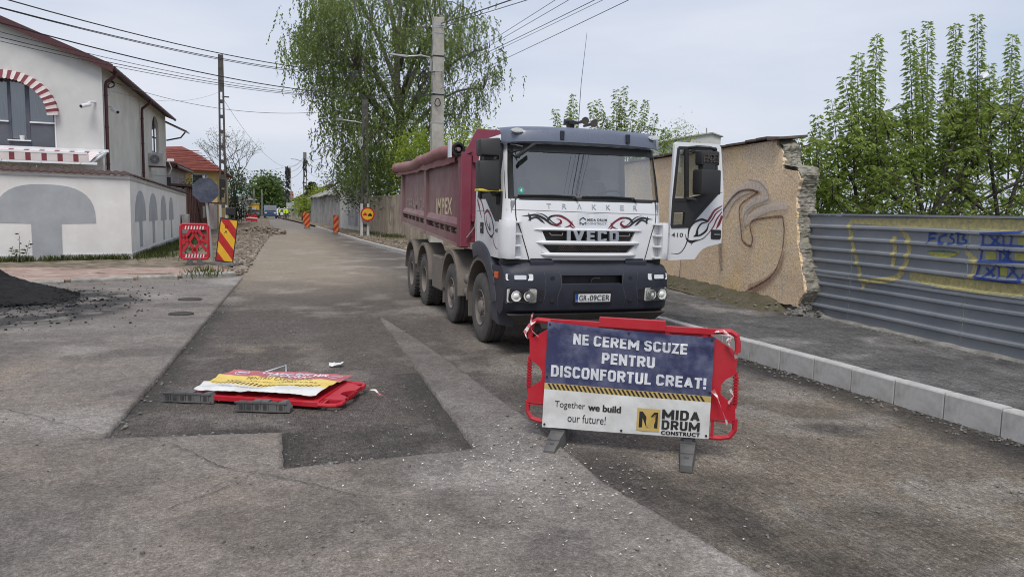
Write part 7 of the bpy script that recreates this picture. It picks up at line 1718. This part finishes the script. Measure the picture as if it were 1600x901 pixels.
# right-hand bundle runs from the pole over the truck to the upper right
for py0, (x1, y1), Yr, r_, lb in ((38,(1000,-82),12,.030,'thick twisted cable leaving the big pole top to the right'),(42,(1010,-70),12,.018,'thin cable just below the twisted one at the big pole top'),
                                  (114,(1105,-165),10,.011,'steepest of the lower wires rising to the upper right'),(116,(1115,-145),10,.011,'second steepest wire rising to the upper right'),(118,(1130,-112),10,.013,'third steepest wire rising to the upper right'),
                                  (121,(1140,-108),10,.009,'faint fourth wire rising to the upper right'),(140,(1150,-93),10,.012,'lowest wire rising to the upper right')):
    e_ = at(x1,y1,Yr); s0_ = bpole(py0,8); wire_run(s0_, s0_+(e_-s0_)*2.3, .12, r_, lb, 40)
wire_run((HX+.1, HY+.9, 6.75), bpole(140,-8), 1.1, .014, 'wire sagging from the house side wall to the big pole')
wire_run((HX+.1, HY+1.2, 6.4), (-3.2,49.7,9.0), .5, .008, 'faint wire from the house to the lattice pole')
for z0, z1, s_, lb in ((8.9,8.8,.6,'upper wire from the big pole to the dark lattice pole'),(7.6,7.9,.7,'middle wire from the big pole to the dark lattice pole'),(6.9,7.2,.8,'lower wire from the big pole to the dark lattice pole')): wire_run((BPX,BPY,z0), (5.6,50.2,z1), s_, .016, lb)
for k, (z0, z1, s_) in enumerate(((8.9,9.2,1.8),(8.4,8.8,2.4),(7.2,7.6,2.2),(6.6,6.4,2.4))): wire_run((5.6,50.2,z0), (3.85,110,z1), s_, .022, ('first','second','third','lowest')[k]+' wire between the dark lattice pole and the shed end pole')
for k, (z0, z1) in enumerate(((9.2,8.0),(8.6,7.2),(7.8,6.2))): wire_run((3.85,110,z0), (1.75,117,z1), .5, .03, ('upper','middle','lower')[k]+' cable between the two cable laden far poles')
for k, (z0, z1) in enumerate(((8.0,7.5),(7.2,7.0),(6.4,6.3),(5.6,5.9))): wire_run((1.75,117,z0), (-5.5,125-k*8,z1), .4, .022, ('first','second','third','fourth')[k]+' wire crossing the far street end')
wire_run((-3.2,49.7,6.3), (-5.6,95,6.6), 1.2, .014, 'wire from the lattice pole down the left verge'); wire_run((-3.2,49.7,8.7), (3.85,110,8.9), 2.6, .016, 'wire from the lattice pole to the shed end pole')

# ================================================================== far road works: vehicles and workers
M('paint_blue', (.03,.06,.13), (.05,.09,.17), 3, .4); M('paint_dark', (.03,.03,.033), (.05,.05,.055), 3, .5); M('hi_vis', (.55,.75,.02), (.65,.85,.05), 4, .6); M('dark_cloth', (.03,.033,.05), (.05,.055,.07), 6, .9); M('skin_tone', (.42,.25,.17), (.48,.30,.21), 5, .6); M('paint_white', (.6,.6,.6), (.7,.7,.7), 3, .4); M('machine_yellow', (.55,.33,.03), (.6,.38,.05), 3, .5)
def vehicle(name, label, cat, x, y, w, l, h_, paint, hood=.45):
    t = thing(name, label, cat, (x, y, .0)); hw_ = w/2
    MB().prism([(0,.35),(0,h_*.52),(l*.16,h_*.56),(l*.30,h_),(l*.92,h_),(l,h_*.6),(l,.35)], lambda p: (-hw_,p[0],p[1]), lambda p: (hw_,p[0],p[1])).build('body', paint, t, bevel=.05)
    MB().add([(-hw_*.85,l*.17,h_*.60),(hw_*.85,l*.17,h_*.60),(hw_*.8,l*.285,h_*.94),(-hw_*.8,l*.285,h_*.94)], [(0,1,2,3)]).build('windscreen', 'win_dark', t).location = (0,-.06,.03)
    for sx in (-1, 1):
        for yy in (l*.18, l*.8): MB().lathe([(-.12,0),(-.12,.33),(.12,.33),(.12,0)], 'x', (sx*(hw_-.1),yy,.33), 14).build('wheel', 'paint_dark', t)
        MB().box(*sorted((sx*hw_*.55,sx*hw_*.9)), -.03,.02,h_*.38,h_*.48).build('headlight', 'paint_white', t)
    return t
vehicle('parked_car', 'dark blue van parked at the far end of the street', 'van', -1.0, 122, 1.9, 4.6, 2.1, 'paint_blue')
vehicle('parked_car', 'white car at the far street end behind the workers', 'car', .85, 137, 1.8, 4.3, 1.5, 'paint_white')
rl = thing('road_roller', 'dark low paving machine beside the far blue van', 'machine', (-3.3, 118, 0))
MB().lathe([(-.8,0),(-.8,.55),(.8,.55),(.8,0)], 'x', (0,0,.55), 18).build('drum', 'paint_dark', rl); MB().box(-.9,.9,.4,2.6,.5,1.35).build('body', 'paint_dark', rl, bevel=.05); MB().box(-.75,.75,1.0,1.1,1.35,2.2).box(-.8,.8,.9,2.4,2.2,2.3).build('canopy', 'machine_yellow', rl); MB().lathe([(-.12,0),(-.12,.5),(.12,.5),(.12,0)], 'x', (0,2.3,.5), 14).build('wheel', 'paint_dark', rl); MB().box(-.3,.3,.7,1.0,1.36,1.75).build('seat', 'paint_white', rl)
def person(label, x, y, facing, top, step=.12):
    """standing worker: one skinned body"""
    t = thing('person', label, 'person', (x, y, .0), facing)
    J = {'pelvis':(0,0,.95),'chest':(0,0,1.32),'neck':(0,0,1.5),'head':(0,-.01,1.66),'sl':(-.19,0,1.42),'el':(-.25,.03,1.15),'wl':(-.23,-.12,.95),'sr':(.19,0,1.42),'er':(.26,.02,1.15),'wr':(.22,-.15,1.0),'hl':(-.10,0,.90),'kl':(-.11,-step*.4,.50),'al':(-.12,step,.08),'tl':(-.12,step-.16,.04),'hr':(.10,0,.90),'kr':(.11,-step*.2,.50),'ar':(.12,-step,.08),'tr':(.12,-step-.16,.04)}
    rad = {'pelvis':.15,'chest':.17,'neck':.06,'head':.11,'sl':.08,'sr':.08,'el':.055,'er':.055,'wl':.04,'wr':.04,'hl':.10,'hr':.10,'kl':.07,'kr':.07,'al':.05,'ar':.05,'tl':.04,'tr':.04}
    E_ = [('pelvis','chest'),('chest','neck'),('neck','head'),('chest','sl'),('sl','el'),('el','wl'),('chest','sr'),('sr','er'),('er','wr'),('pelvis','hl'),('hl','kl'),('kl','al'),('al','tl'),('pelvis','hr'),('hr','kr'),('kr','ar'),('ar','tr')]
    k_ = list(J); me = bpy.data.meshes.new('body'); me.from_pydata([J[q] for q in k_], [(k_.index(a), k_.index(b)) for a, b in E_], [])
    o = bpy.data.objects.new('body', me); col.objects.link(o); o.parent = t; me.materials.append(MATS['dark_cloth'])
    md = o.modifiers.new('skin', 'SKIN')
    for q, sv in zip(k_, me.skin_vertices[0].data): sv.radius = (rad[q], rad[q]); sv.use_root = q == 'pelvis'
    o.modifiers.new('sub', 'SUBSURF').levels = 1; o.modifiers['sub'].render_levels = 1
    MB().lathe([(.98,.20),(1.1,.19),(1.3,.225),(1.44,.22),(1.50,.10)], 'z', (0,0,0), 14).build('vest', top, t, smooth=True)
    MB().lathe([(1.55,.02),(1.58,.075),(1.66,.105),(1.74,.09),(1.78,.0)], 'z', (0,-.01,0), 12).build('face', 'skin_tone', t, smooth=True)
    MB().lathe([(1.68,.125),(1.72,.122),(1.79,.08),(1.81,0)], 'z', (0,0,0), 12).build('helmet', 'paint_white', t, smooth=True)
person('worker in a yellow vest standing left of the far cable pole', 1.05, 112.5, .3, 'hi_vis'); person('worker in a yellow vest nearest to the far cable pole', 1.42, 111.0, -.4, 'hi_vis'); person('worker in a yellow vest farther back near the white car', .35, 122, .8, 'hi_vis')
for px, Y, lb in ((389,92,'left one of two small red barriers on the far left verge'),(397,90,'right one of two small red barriers on the far left verge')):
    q = gr(px, 344); t = thing('road_barrier', lb, 'barrier', (at(px,343,Y).x, Y, .06), 0, 'small red barriers on the far verge'); MB().box(-.35,.35,-.04,.04,.15,.95).build('panel', 'barrier_red', t); MB().box(-.36,.36,-.043,.043,.45,.6).build('reflector', 'banner_letter', t)
    for sx in (-1, 1): MB().box(sx*.28-.05,sx*.28+.05,-.25,.25,0,.15).build('foot', 'rubber_grey', t)

# ================================================================== vegetation
leaf_mat('leaf_tall', (.062,.095,.026), (.150,.205,.056), (.260,.320,.105), .45)
leaf_mat('leaf_bright', (.085,.130,.016), (.220,.300,.035), (.380,.450,.075), .45)
leaf_mat('leaf_maple', (.085,.125,.022), (.215,.290,.055), (.370,.445,.115), .5)
leaf_mat('leaf_dark', (.018,.032,.012), (.040,.065,.022), (.085,.12,.04), .3)
leaf_mat('leaf_mid', (.045,.075,.018), (.095,.15,.036), (.18,.25,.07), .35)
leaf_mat('leaf_fir', (.010,.020,.010), (.022,.038,.018), (.04,.06,.025), .1)
leaf_mat('blossom', (.22,.19,.20), (.34,.30,.31), (.45,.41,.42), .3)
leaf_mat('blade', (.035,.050,.014), (.075,.105,.028), (.16,.17,.06), .3)
M('bark', (.085,.075,.062), (.16,.145,.125), 6, .9, bmp=.6, bscale=30, bdist=.02)
M('bark_dark', (.035,.030,.025), (.07,.06,.05), 6, .9)
NR = np.random.RandomState(11)
def leaves(name, mat, P, D, L, W, parent, shade=None, droop=0.0):
    """pointed leaves: P base points, D axis, L length, W width ratio"""
    P = np.asarray(P, float); D = np.asarray(D, float); n = len(P)
    D = D/(np.linalg.norm(D, axis=1)[:,None]+1e-9); r_ = NR.randn(n,3); S_ = np.cross(D, r_); S_ /= np.linalg.norm(S_, axis=1)[:,None]+1e-9
    L = np.asarray(L)*np.ones(n); N_ = np.cross(D, S_)
    mid = P+D*(L*.45)[:,None]; tip = P+D*L[:,None]-np.array([0,0,1.0])*(L*droop)[:,None]
    a = mid+S_*(L*W)[:,None]+N_*(L*.05)[:,None]; b = mid-S_*(L*W)[:,None]+N_*(L*.05)[:,None]
    V = np.stack([P, a, tip, b], 1).reshape(-1,3)
    me = bpy.data.meshes.new(name); me.vertices.add(4*n); me.vertices.foreach_set('co', V.astype(np.float32).ravel())
    me.loops.add(4*n); me.loops.foreach_set('vertex_index', np.arange(4*n, dtype=np.int32)); me.polygons.add(n); me.polygons.foreach_set('loop_start', np.arange(0,4*n,4,dtype=np.int32))
    me.update(calc_edges=True)
    v = NR.rand(n) if shade is None else np.clip(shade+.28*(NR.rand(n)-.5), 0, 1)
    at_ = me.attributes.new('v', 'FLOAT', 'FACE'); at_.data.foreach_set('value', v.astype(np.float32))
    me.materials.append(MATS[mat]); o = bpy.data.objects.new(name, me); col.objects.link(o); o.parent = parent; return o
def inside(poly, x, y):
    c = False; n = len(poly)
    for i in range(n):
        (x1,y1),(x2,y2) = poly[i], poly[(i+1)%n]
        if (y1 > y) != (y2 > y) and x < (x2-x1)*(y-y1)/(y2-y1)+x1: c = not c
    return c
def curve_pts(a, b, bow, n=7):
    a, b = Vector(a), Vector(b); return [a+(b-a)*t+Vector(bow)*(4*t*(1-t)) for t in np.linspace(0,1,n)]

# ---- the tall tree behind the old wall: rising limbs, hanging strands
def tall_tree():
    Y0 = 56.0; base = at(640, 300, Y0); t = thing('tall_tree', 'tall airy tree with drooping strands behind the big pole', 'tree', (base.x, Y0, 0))
    O_ = Vector((base.x, Y0, 0))
    env = [(447,62),(470,28),(505,-10),(560,-70),(650,-110),(715,-60),(735,10),(765,45),(783,75),(778,108),(770,140),(752,175),(738,205),(705,195),(690,235),(640,265),(600,280),(560,300),(525,262),(498,228),(505,205),(520,180),(505,150),(470,108)]
    rr = random.Random(5); wood = MB()
    tr = [at(640,300,Y0), at(632,250,Y0), at(628,200,Y0), at(620,130,Y0), at(622,60,Y0), at(630,-30,Y0)]; tr[0].z = 0
    wood.tube([p-O_ for p in tr], [.48,.42,.36,.27,.18,.08], 9)
    limbs = []
    for px, py, sx, sy in ((470,75,630,230),(500,30,628,190),(540,-20,624,150),(590,-60,622,90),(680,-60,624,110),(720,10,628,160),(765,75,630,190),(755,140,634,215),(520,180,632,240),(540,250,636,262),(720,180,636,250),(560,110,630,205),(700,100,630,200),(590,200,634,245),(500,120,630,215),(650,-20,624,100),(690,50,627,150)):
        dY = rr.uniform(-5,5); a = at(sx,sy,Y0); b = at(px,py,Y0+dY); c = curve_pts(a-O_, b-O_, (0,0,1.2)); wood.tube(c, [.20,.17,.14,.11,.085,.06,.03], 6); limbs.append([p+O_ for p in c])
    P, D, L, Sh = [], [], [], []; tries = 0; strands = 0
    centers = []
    while len(centers) < 190 and tries < 4000:
        tries += 1; x, y = rr.uniform(440,790), rr.uniform(-110,300)
        if inside(env, x, y): centers.append((x, y, Y0+rr.uniform(-6,6), rr.random()))
    while len(centers) < 245:
        x, y = rr.uniform(446,570), rr.uniform(-20,215)
        if inside(env, x, y): centers.append((x, y, Y0+rr.uniform(-4,4), rr.random()))
    for l in limbs:
        for p in l[2:]:
            centers.append((*[(CX+FPX*(p-Vector((0,0,CAMH))).dot(cr)/(p-Vector((0,0,CAMH))).dot(fwd)), CY-FPX*(p-Vector((0,0,CAMH))).dot(cu)/(p-Vector((0,0,CAMH))).dot(fwd)], p.y, rr.random()))
    for cx_, cy_, Yc, sh in centers:
        c0 = at(cx_, cy_, Yc); near = min((q for l in limbs for q in l[1:]), key=lambda q: (q-c0).length)
        wood.tube(curve_pts(near-O_, c0-O_, (0,0,.4), 4), [.045,.035,.025,.012], 4)
        for k in range(rr.randint(15,22)):
            s0 = c0+Vector((rr.gauss(0,.75), rr.gauss(0,.75), rr.gauss(.1,.5))); ln = rr.uniform(.5,1.9); dx, dy = rr.gauss(0,.22), rr.gauss(0,.22)
            if rr.random() < .25: ln *= .5
            m_ = int(ln/.085)
            for i in range(m_):
                q = i/m_; p = s0+Vector((dx*q*ln, dy*q*ln, -ln*q*q*.5-ln*q*.45))
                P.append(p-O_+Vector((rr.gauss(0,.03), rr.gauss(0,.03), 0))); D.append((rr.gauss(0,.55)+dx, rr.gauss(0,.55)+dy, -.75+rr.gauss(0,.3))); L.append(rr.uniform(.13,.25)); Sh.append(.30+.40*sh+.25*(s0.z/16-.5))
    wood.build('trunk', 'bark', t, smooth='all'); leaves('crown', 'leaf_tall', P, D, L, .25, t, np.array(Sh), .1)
tall_tree()

# ---- bright bushes over the old wall
def bush(name, label, poly, n, Yf, mat, l0, l1, dens_seed, stem_px, cat='bush', spread=.5, per=16, wr=.24):
    rr = random.Random(dens_seed); xs = [p[0] for p in poly]; ys_ = [p[1] for p in poly]; x0, x1, y0, y1 = min(xs), max(xs), min(ys_), max(ys_)
    sb = at(stem_px[0], stem_px[1], Yf(stem_px[0])+1.0); O_ = Vector((sb.x, sb.y, 0)); t = thing(name, label, cat, O_); wood = MB(); P, D, L, Sh = [], [], [], []; k = 0
    for _ in range(n*6):
        if k >= n: break
        x, y = rr.uniform(x0,x1), rr.uniform(y0,y1)
        if not inside(poly, x, y) or fbm(x*.03, y*.03, dens_seed) < -.28: continue
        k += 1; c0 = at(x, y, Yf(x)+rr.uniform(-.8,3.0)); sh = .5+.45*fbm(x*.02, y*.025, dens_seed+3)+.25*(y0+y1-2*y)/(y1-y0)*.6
        if k % 7 == 0: wood.tube(curve_pts(Vector((rr.uniform(-.6,.6), rr.uniform(-.3,.3), .6)), c0-O_, (0,0,.5), 6), [.05,.04,.03,.025,.02,.01], 4)
        for j in range(per):
            p = c0+Vector((rr.gauss(0,spread), rr.gauss(0,spread), rr.gauss(0,spread*.8))); P.append(p-O_); D.append((rr.gauss(0,1), rr.gauss(0,1), rr.gauss(.1,.7))); L.append(rr.uniform(l0,l1)); Sh.append(sh)
    wood.tube([(0,0,-.05),(.1,0,1.2),(0,.1,2.2)], [.12,.10,.07], 6)
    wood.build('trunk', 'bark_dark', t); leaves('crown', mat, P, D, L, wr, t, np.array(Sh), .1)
wl_ = lambda px: float(np.interp(px, [552,577,618,640,700,760], [61,57,49,45.5,38.5,34]))+2.0
bush('bright_bush', 'bright yellow green bush rising over the old wall behind the pole', [(598,262),(618,235),(640,214),(690,206),(730,203),(765,214),(770,262),(700,275),(660,290),(625,300),(600,300)], 520, wl_, 'leaf_bright', .14, .24, 21, (690,260))
bush('bush', 'leafy mid green bush hanging over the old wall beside the dark pole', [(505,283),(530,255),(560,238),(600,232),(635,250),(630,285),(618,315),(598,332),(580,322),(560,330),(545,312),(520,300)], 380, wl_, 'leaf_mid', .16, .28, 23, (590,290))

# ---- box elders behind the metal fence: whips with hanging compound leaves
def whips(name, label, tips, Yc, O_, dense, leaflet, seed, mat='leaf_maple', root_py=330, cat='tree', trunks=(), sparse=1.0):
    rr = random.Random(seed); t = thing(name, label, cat, O_); wood = MB(); P, D, L, Sh = [], [], [], []
    def compound(p, out, sh, sc=1.0):
        """a leaf stalk leaning out and down with five leaflets"""
        out = Vector(out).normalized(); ln = leaflet*sc*rr.uniform(1.2,2.4)
        for j, q in enumerate((.5,.5,.8,.8,1.0)):
            b = p+out*ln*q-Vector((0,0,ln*.5*q*q)); s_ = (-1 if j % 2 else 1)*(0 if j == 4 else 1); sd = Vector((-out.y, out.x, 0))*s_*.9
            P.append(b-O_); D.append(out*.9+sd+Vector((0,0,-.6+rr.gauss(0,.3)))); L.append(leaflet*sc*rr.uniform(.9,1.45)); Sh.append(sh)
    for px, py, bx_, by_ in tips:
        Y = Yc+rr.uniform(-.7,.7); a = at(bx_, by_, Y); b = at(px, py, Y); c = curve_pts(a, b, (rr.uniform(-.12,.12),0,rr.uniform(-.05,.1)), 8); ln = (b-a).length
        wood.tube([p-O_ for p in c], [.020,.018,.015,.013,.010,.008,.006,.003], 5)
        m_ = int(ln/(leaflet*.30)); sh0 = rr.uniform(.35,.6)
        for i in range(int(m_*.05), m_):
            q = i/m_; k = min(6, int(q*7)); p = c[k]+(c[k+1]-c[k])*(q*7-k); an = i*2.4+rr.uniform(-.5,.5)
            for e in (0, math.pi):
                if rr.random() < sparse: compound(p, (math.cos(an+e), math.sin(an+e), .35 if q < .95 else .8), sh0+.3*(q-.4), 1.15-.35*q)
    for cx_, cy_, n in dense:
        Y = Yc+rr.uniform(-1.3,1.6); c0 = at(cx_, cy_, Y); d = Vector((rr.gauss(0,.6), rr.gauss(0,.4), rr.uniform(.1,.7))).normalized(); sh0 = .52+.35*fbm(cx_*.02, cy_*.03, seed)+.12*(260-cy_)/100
        wood.tube([c0-d*.45-O_, c0-O_, c0+d*.4-O_], [.012,.009,.004], 4)
        for i in range(n):
            q = rr.uniform(-.45,.45); an = rr.uniform(0,6.28); compound(c0+d*q, (math.cos(an), math.sin(an), .2), sh0)
    for pts, r_ in trunks: wood.tube([Vector(p)-O_ for p in pts], np.linspace(r_, r_*.3, len(pts)), 6)
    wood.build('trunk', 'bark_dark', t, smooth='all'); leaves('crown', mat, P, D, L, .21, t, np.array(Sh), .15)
topf = lambda x: np.interp(x, [1238,1250,1290,1330,1400,1450,1490,1540,1600,1700], [270,235,185,165,165,168,150,122,125,120])
def dense_pts(x0, x1, n, seed, cnt=(9,15)):
    n = int(n*1.2)
    rr = random.Random(seed); out = []
    while len(out) < n:
        x = rr.uniform(x0, x1); y = rr.uniform(100, 352)
        if y < topf(x)+6 or fbm(x*.028, y*.03, seed) < -.10-.0014*(y-250): continue
        out.append((x, y, rr.randint(*cnt)))
    return out
YM = 13.4
def limb(a, b): pa, pb = at(*a, YM), at(*b, YM); return curve_pts(pa, pb, (0,0,.1), 6)
def fan(pts, groot, r_=.07):
    root = at(*groot, YM); root.z = .2; return [([root]+[at(*p, YM) for p in q], r_) for q in pts]
whips('maple_tree', 'young tree with upright leafy whips just right of the broken wall end', [(1341,84,1350,290),(1371,56,1375,290),(1299,155,1310,300),(1277,180,1285,320),(1246,216,1256,330),(1320,120,1335,280),(1358,110,1365,280)], YM,
      Vector((at(1345,330,YM).x, YM, .2)), dense_pts(1240,1400,130,31), .082, 41, trunks=fan([[(1345,345),(1335,290),(1300,220)],[(1345,345),(1360,270),(1370,170)],[(1345,345),(1385,300),(1400,260)]], (1345,345)))
whips('maple_tree', 'young tree with tall leafy whips above the middle of the metal fence', [(1420,47,1425,280),(1450,34,1448,300),(1494,38,1478,290),(1434,80,1440,280),(1480,100,1470,280)], YM+.3,
      Vector((at(1460,330,YM+.3).x, YM+.3, .2)), dense_pts(1385,1515,110,33), .082, 43, trunks=fan([[(1445,345),(1430,280),(1415,170)],[(1455,345),(1480,250),(1520,160)],[(1450,345),(1400,310),(1380,290)],[(1460,330),(1520,240),(1560,170)]], (1450,345)))
whips('maple_tree', 'young tree with leafy whips at the right edge above the metal fence', [(1527,23,1528,280),(1582,55,1575,280),(1545,100,1550,260),(1625,60,1620,280),(1600,110,1600,260),(1510,110,1520,260)], YM+.2,
      Vector((at(1570,330,YM+.2).x, YM+.2, .2)), dense_pts(1495,1680,150,35), .082, 45, trunks=fan([[(1560,345),(1550,270),(1530,150)],[(1570,345),(1600,250),(1620,170)],[(1560,345),(1500,300),(1470,280)],[(1480,320),(1560,200),(1610,140)],[(1520,320),(1600,280),(1660,260)]], (1565,345)))
whips('shoots', 'thin leafy shoots sticking up behind the truck roof', [(867,171,884,262),(896,148,902,262),(890,167,898,262),(923,161,930,262),(933,156,946,262),(953,182,952,262),(962,140,962,262),(977,135,968,262),(970,165,966,262),(991,156,978,262),(1010,156,992,262),(1024,178,1012,262),(1000,185,990,262),(1040,200,1030,262),(940,175,955,262)], 25.0,
      Vector((at(960,300,25).x, 25.0, .2)), [(x, y, 6) for x, y in ((950,195),(975,200),(1005,205),(1030,215),(1045,228),(962,210),(985,215),(1020,200),(1050,240),(1042,215))], .085, 47, 'leaf_maple', cat='shrub', sparse=.75, trunks=[([at(960,330,25), at(960,262,25)], .03), ([at(1000,330,25), at(985,262,25)], .03)])
bush('bush', 'pale green bush between the truck cab and the pale building', [(1035,225),(1050,205),(1062,196),(1080,204),(1085,222),(1078,245),(1040,250)], 60, lambda x: 33.0, 'leaf_bright', .08, .15, 27, (1060,240), spread=.35)
bush('bush', 'dark green scrub filling in low behind the metal fence', [(1240,285),(1300,270),(1400,268),(1500,258),(1600,250),(1680,250),(1680,352),(1240,352)], 190, lambda x: 16.5, 'leaf_maple', .09, .15, 29, (1430,345), spread=.32, per=15)

# ---- left and far vegetation
bush('tree', 'dark leafy shrub tree beside the lattice pole', [(356,268),(368,258),(380,275),(386,300),(384,338),(354,338),(350,300)], 110, lambda x: 80.0, 'leaf_dark', .22, .36, 51, (368,330), cat='tree', spread=.5)
bush('climbing_plant', 'grey green climbing plant on top of the brown gate', [(286,288),(300,280),(312,290),(314,302),(288,300)], 60, lambda x: 50.0, 'leaf_mid', .08, .14, 53, (300,296), cat='plant', spread=.25)
bush('tree', 'rounded green tree far down the left side', [(396,300),(404,284),(418,279),(430,285),(437,300),(444,318),(440,330),(398,330)], 260, lambda x: 160.0, 'leaf_mid', .5, .9, 55, (418,325), cat='tree', spread=1.2)
bush('tree', 'dark green tree lowest at the far street end', [(424,310),(436,300),(446,312),(450,326),(424,328)], 80, lambda x: 185.0, 'leaf_dark', .5, .9, 57, (436,325), cat='tree', spread=1.2)
bush('blossom_tree', 'greyish blossoming tree at the far street end', [(426,304),(434,299),(444,304),(447,316),(430,318)], 60, lambda x: 200.0, 'blossom', .5, .9, 59, (436,320), cat='tree', spread=1.0)
bush('tree', 'pale green young tree beside the shed end pole', [(484,300),(494,290),(506,292),(514,305),(512,330),(486,332)], 90, lambda x: 99.0, 'leaf_bright', .2, .34, 61, (500,335), cat='tree', spread=.55)
bush('tree', 'small yellow green tree in front of the pale far house', [(462,312),(472,306),(480,314),(480,332),(464,334)], 60, lambda x: 101.0, 'leaf_bright', .2, .34, 63, (472,335), cat='tree', spread=.5)
def fir():
    O_ = at(488,330,104); O_.z = 0; t = thing('fir_tree', 'dark conical fir tree behind the board shed', 'tree', O_); H_ = at(488,284,104).z; P, D, L = [], [], []; rr = random.Random(8)
    for k in range(2600): z = H_*(.25+.75*rr.random()**1.1); r_ = 1.9*(1-z/H_)+.1; a = rr.uniform(0,6.28); q = r_*rr.random()**.5; P.append((q*math.cos(a), q*math.sin(a), z)); D.append((math.cos(a), math.sin(a), -.3+rr.gauss(0,.2))); L.append(rr.uniform(.3,.6))
    MB().tube([(0,0,0),(0,0,H_*.95)], [.18,.04], 6).build('trunk', 'bark_dark', t); leaves('crown', 'leaf_fir', P, D, L, .16, t)
fir()
def bare_tree():
    O_ = at(366,330,88); O_.z = 0; t = thing('bare_tree', 'bare branched tree with few buds behind the lattice pole', 'tree', O_); rr = random.Random(12); wood = MB(); P, D, L = [], [], []
    def grow(p, d, ln, r_, k):
        q = p+d*ln; wood.tube([p, p+d*ln*.5+Vector((rr.gauss(0,.05),0,.03)), q], [r_, r_*.85, r_*.65], 5)
        if k == 0:
            for _ in range(3): P.append(q+Vector((rr.gauss(0,.15), rr.gauss(0,.15), rr.gauss(0,.15)))); D.append((rr.gauss(0,1), rr.gauss(0,1), .3)); L.append(.16)
            return
        for j in range(3 if k > 1 else 2): nd = (d+Vector((rr.gauss(0,.55), rr.gauss(0,.55), rr.uniform(-.1,.35)))).normalized(); grow(q, nd, ln*rr.uniform(.68,.85), r_*.6, k-1)
    grow(Vector((0,0,0)), Vector((.05,0,1)), 3.0, .16, 5)
    wood.build('trunk', 'bark', t); leaves('crown', 'leaf_mid', P, D, L, .25, t)
bare_tree()
# grass and weeds
def blades(name, label, pts, h0, h1, mat='blade'):
    P, D, L = [], [], []
    for p in pts: P.append(p); D.append((rng.gauss(0,.35), rng.gauss(0,.35), 1)); L.append(rng.uniform(h0,h1))
    o = leaves(name, mat, P, D, L, .06, None); return tag(o, label, kind='stuff')
gp = []
for k in range(3800):
    a = rng.uniform(-.2, 10.5); d = abs(rng.gauss(0,.16))+.05
    if fbm(a*1.3, 2.2) < -.15 and rng.random() < .75: continue
    p = WC+WD*a+WN*d; gp.append((p.x, p.y, SW-.02))
for k in range(3000):
    y = rng.uniform(28, 44); d = abs(rng.gauss(0,.30))+.05; gp.append((-4.72+d, y, .10))
for k in range(700): p = (-4.3+rng.gauss(0,.45), 29.2+rng.gauss(0,.8), .08); gp.append(p)
blades('wall_foot_grass', 'tufts of grass along the foot of the white garden wall', gp, .08, .30)
g2 = []
for cx_, cy_, s_, n in ((7.0,47,.5,500),(6.4,52,.4,200),(8.0,40,.5,300),(-1.9,21.9,.25,160),(-3.9,33,.4,300),(-3.6,38,.4,260),(10.0,20,.2,150)):
    for k in range(n): x, y = cx_+rng.gauss(0,s_), cy_+rng.gauss(0,s_*1.6); g2.append((x, y, (.08 if x < 0 else .2)))
blades('verge_weeds', 'green weeds growing on the torn up verges', g2, .08, .32)
wd = thing('weed', 'tall dry weed standing against the white garden wall', 'weed', (WC+WD*3.25+WN*.25+Vector((0,0,SW)))); sm_ = MB(); P, D, L = [], [], []
for j, (dx, h_) in enumerate(((0,.95),(.28,.7),(-.2,.5))):
    sm_.tube([(dx*.3,0,0),(dx*.7,0,h_*.5),(dx,0,h_)], [.01,.008,.004], 4)
    for i in range(14): z = h_*(.1+.9*i/14); P.append((dx*(.3+.7*z/h_),0,z)); D.append((rng.gauss(0,1), rng.gauss(0,1), .2)); L.append(rng.uniform(.08,.16))
sm_.build('stem', 'bark', wd); leaves('foliage', 'leaf_dark', P, D, L, .22, wd)
dv = []
for k in range(700): x = rng.choice((-8.6,-8.3,-7.2,-7.0,-8.9))+rng.gauss(0,.35); dv.append((x, 29.4+rng.gauss(0,.15), 2.95+abs(rng.gauss(0,.12))))
leaf_mat('dry_leaf', (.12,.095,.06), (.22,.18,.12), (.33,.28,.20), .2)
o = leaves('dry_creeper', 'dry_leaf', dv, [(rng.gauss(0,1), rng.gauss(0,1), rng.gauss(.2,.6)) for _ in dv], [rng.uniform(.10,.25) for _ in dv], .06, None); tag(o, 'dry creeper twigs above the garden wall coping', 'dry creeper')

bgp = at(1537,119,13.0); bv, bf = rock_verts(.13, 77)
tag(MB().add([(p[0]*.8, p[1]*.8, p[2]*1.3) for p in bv], bf).build('plastic_bag', 'frame_white', loc=bgp), 'white plastic bag caught in the whips of the right tree', 'plastic bag')
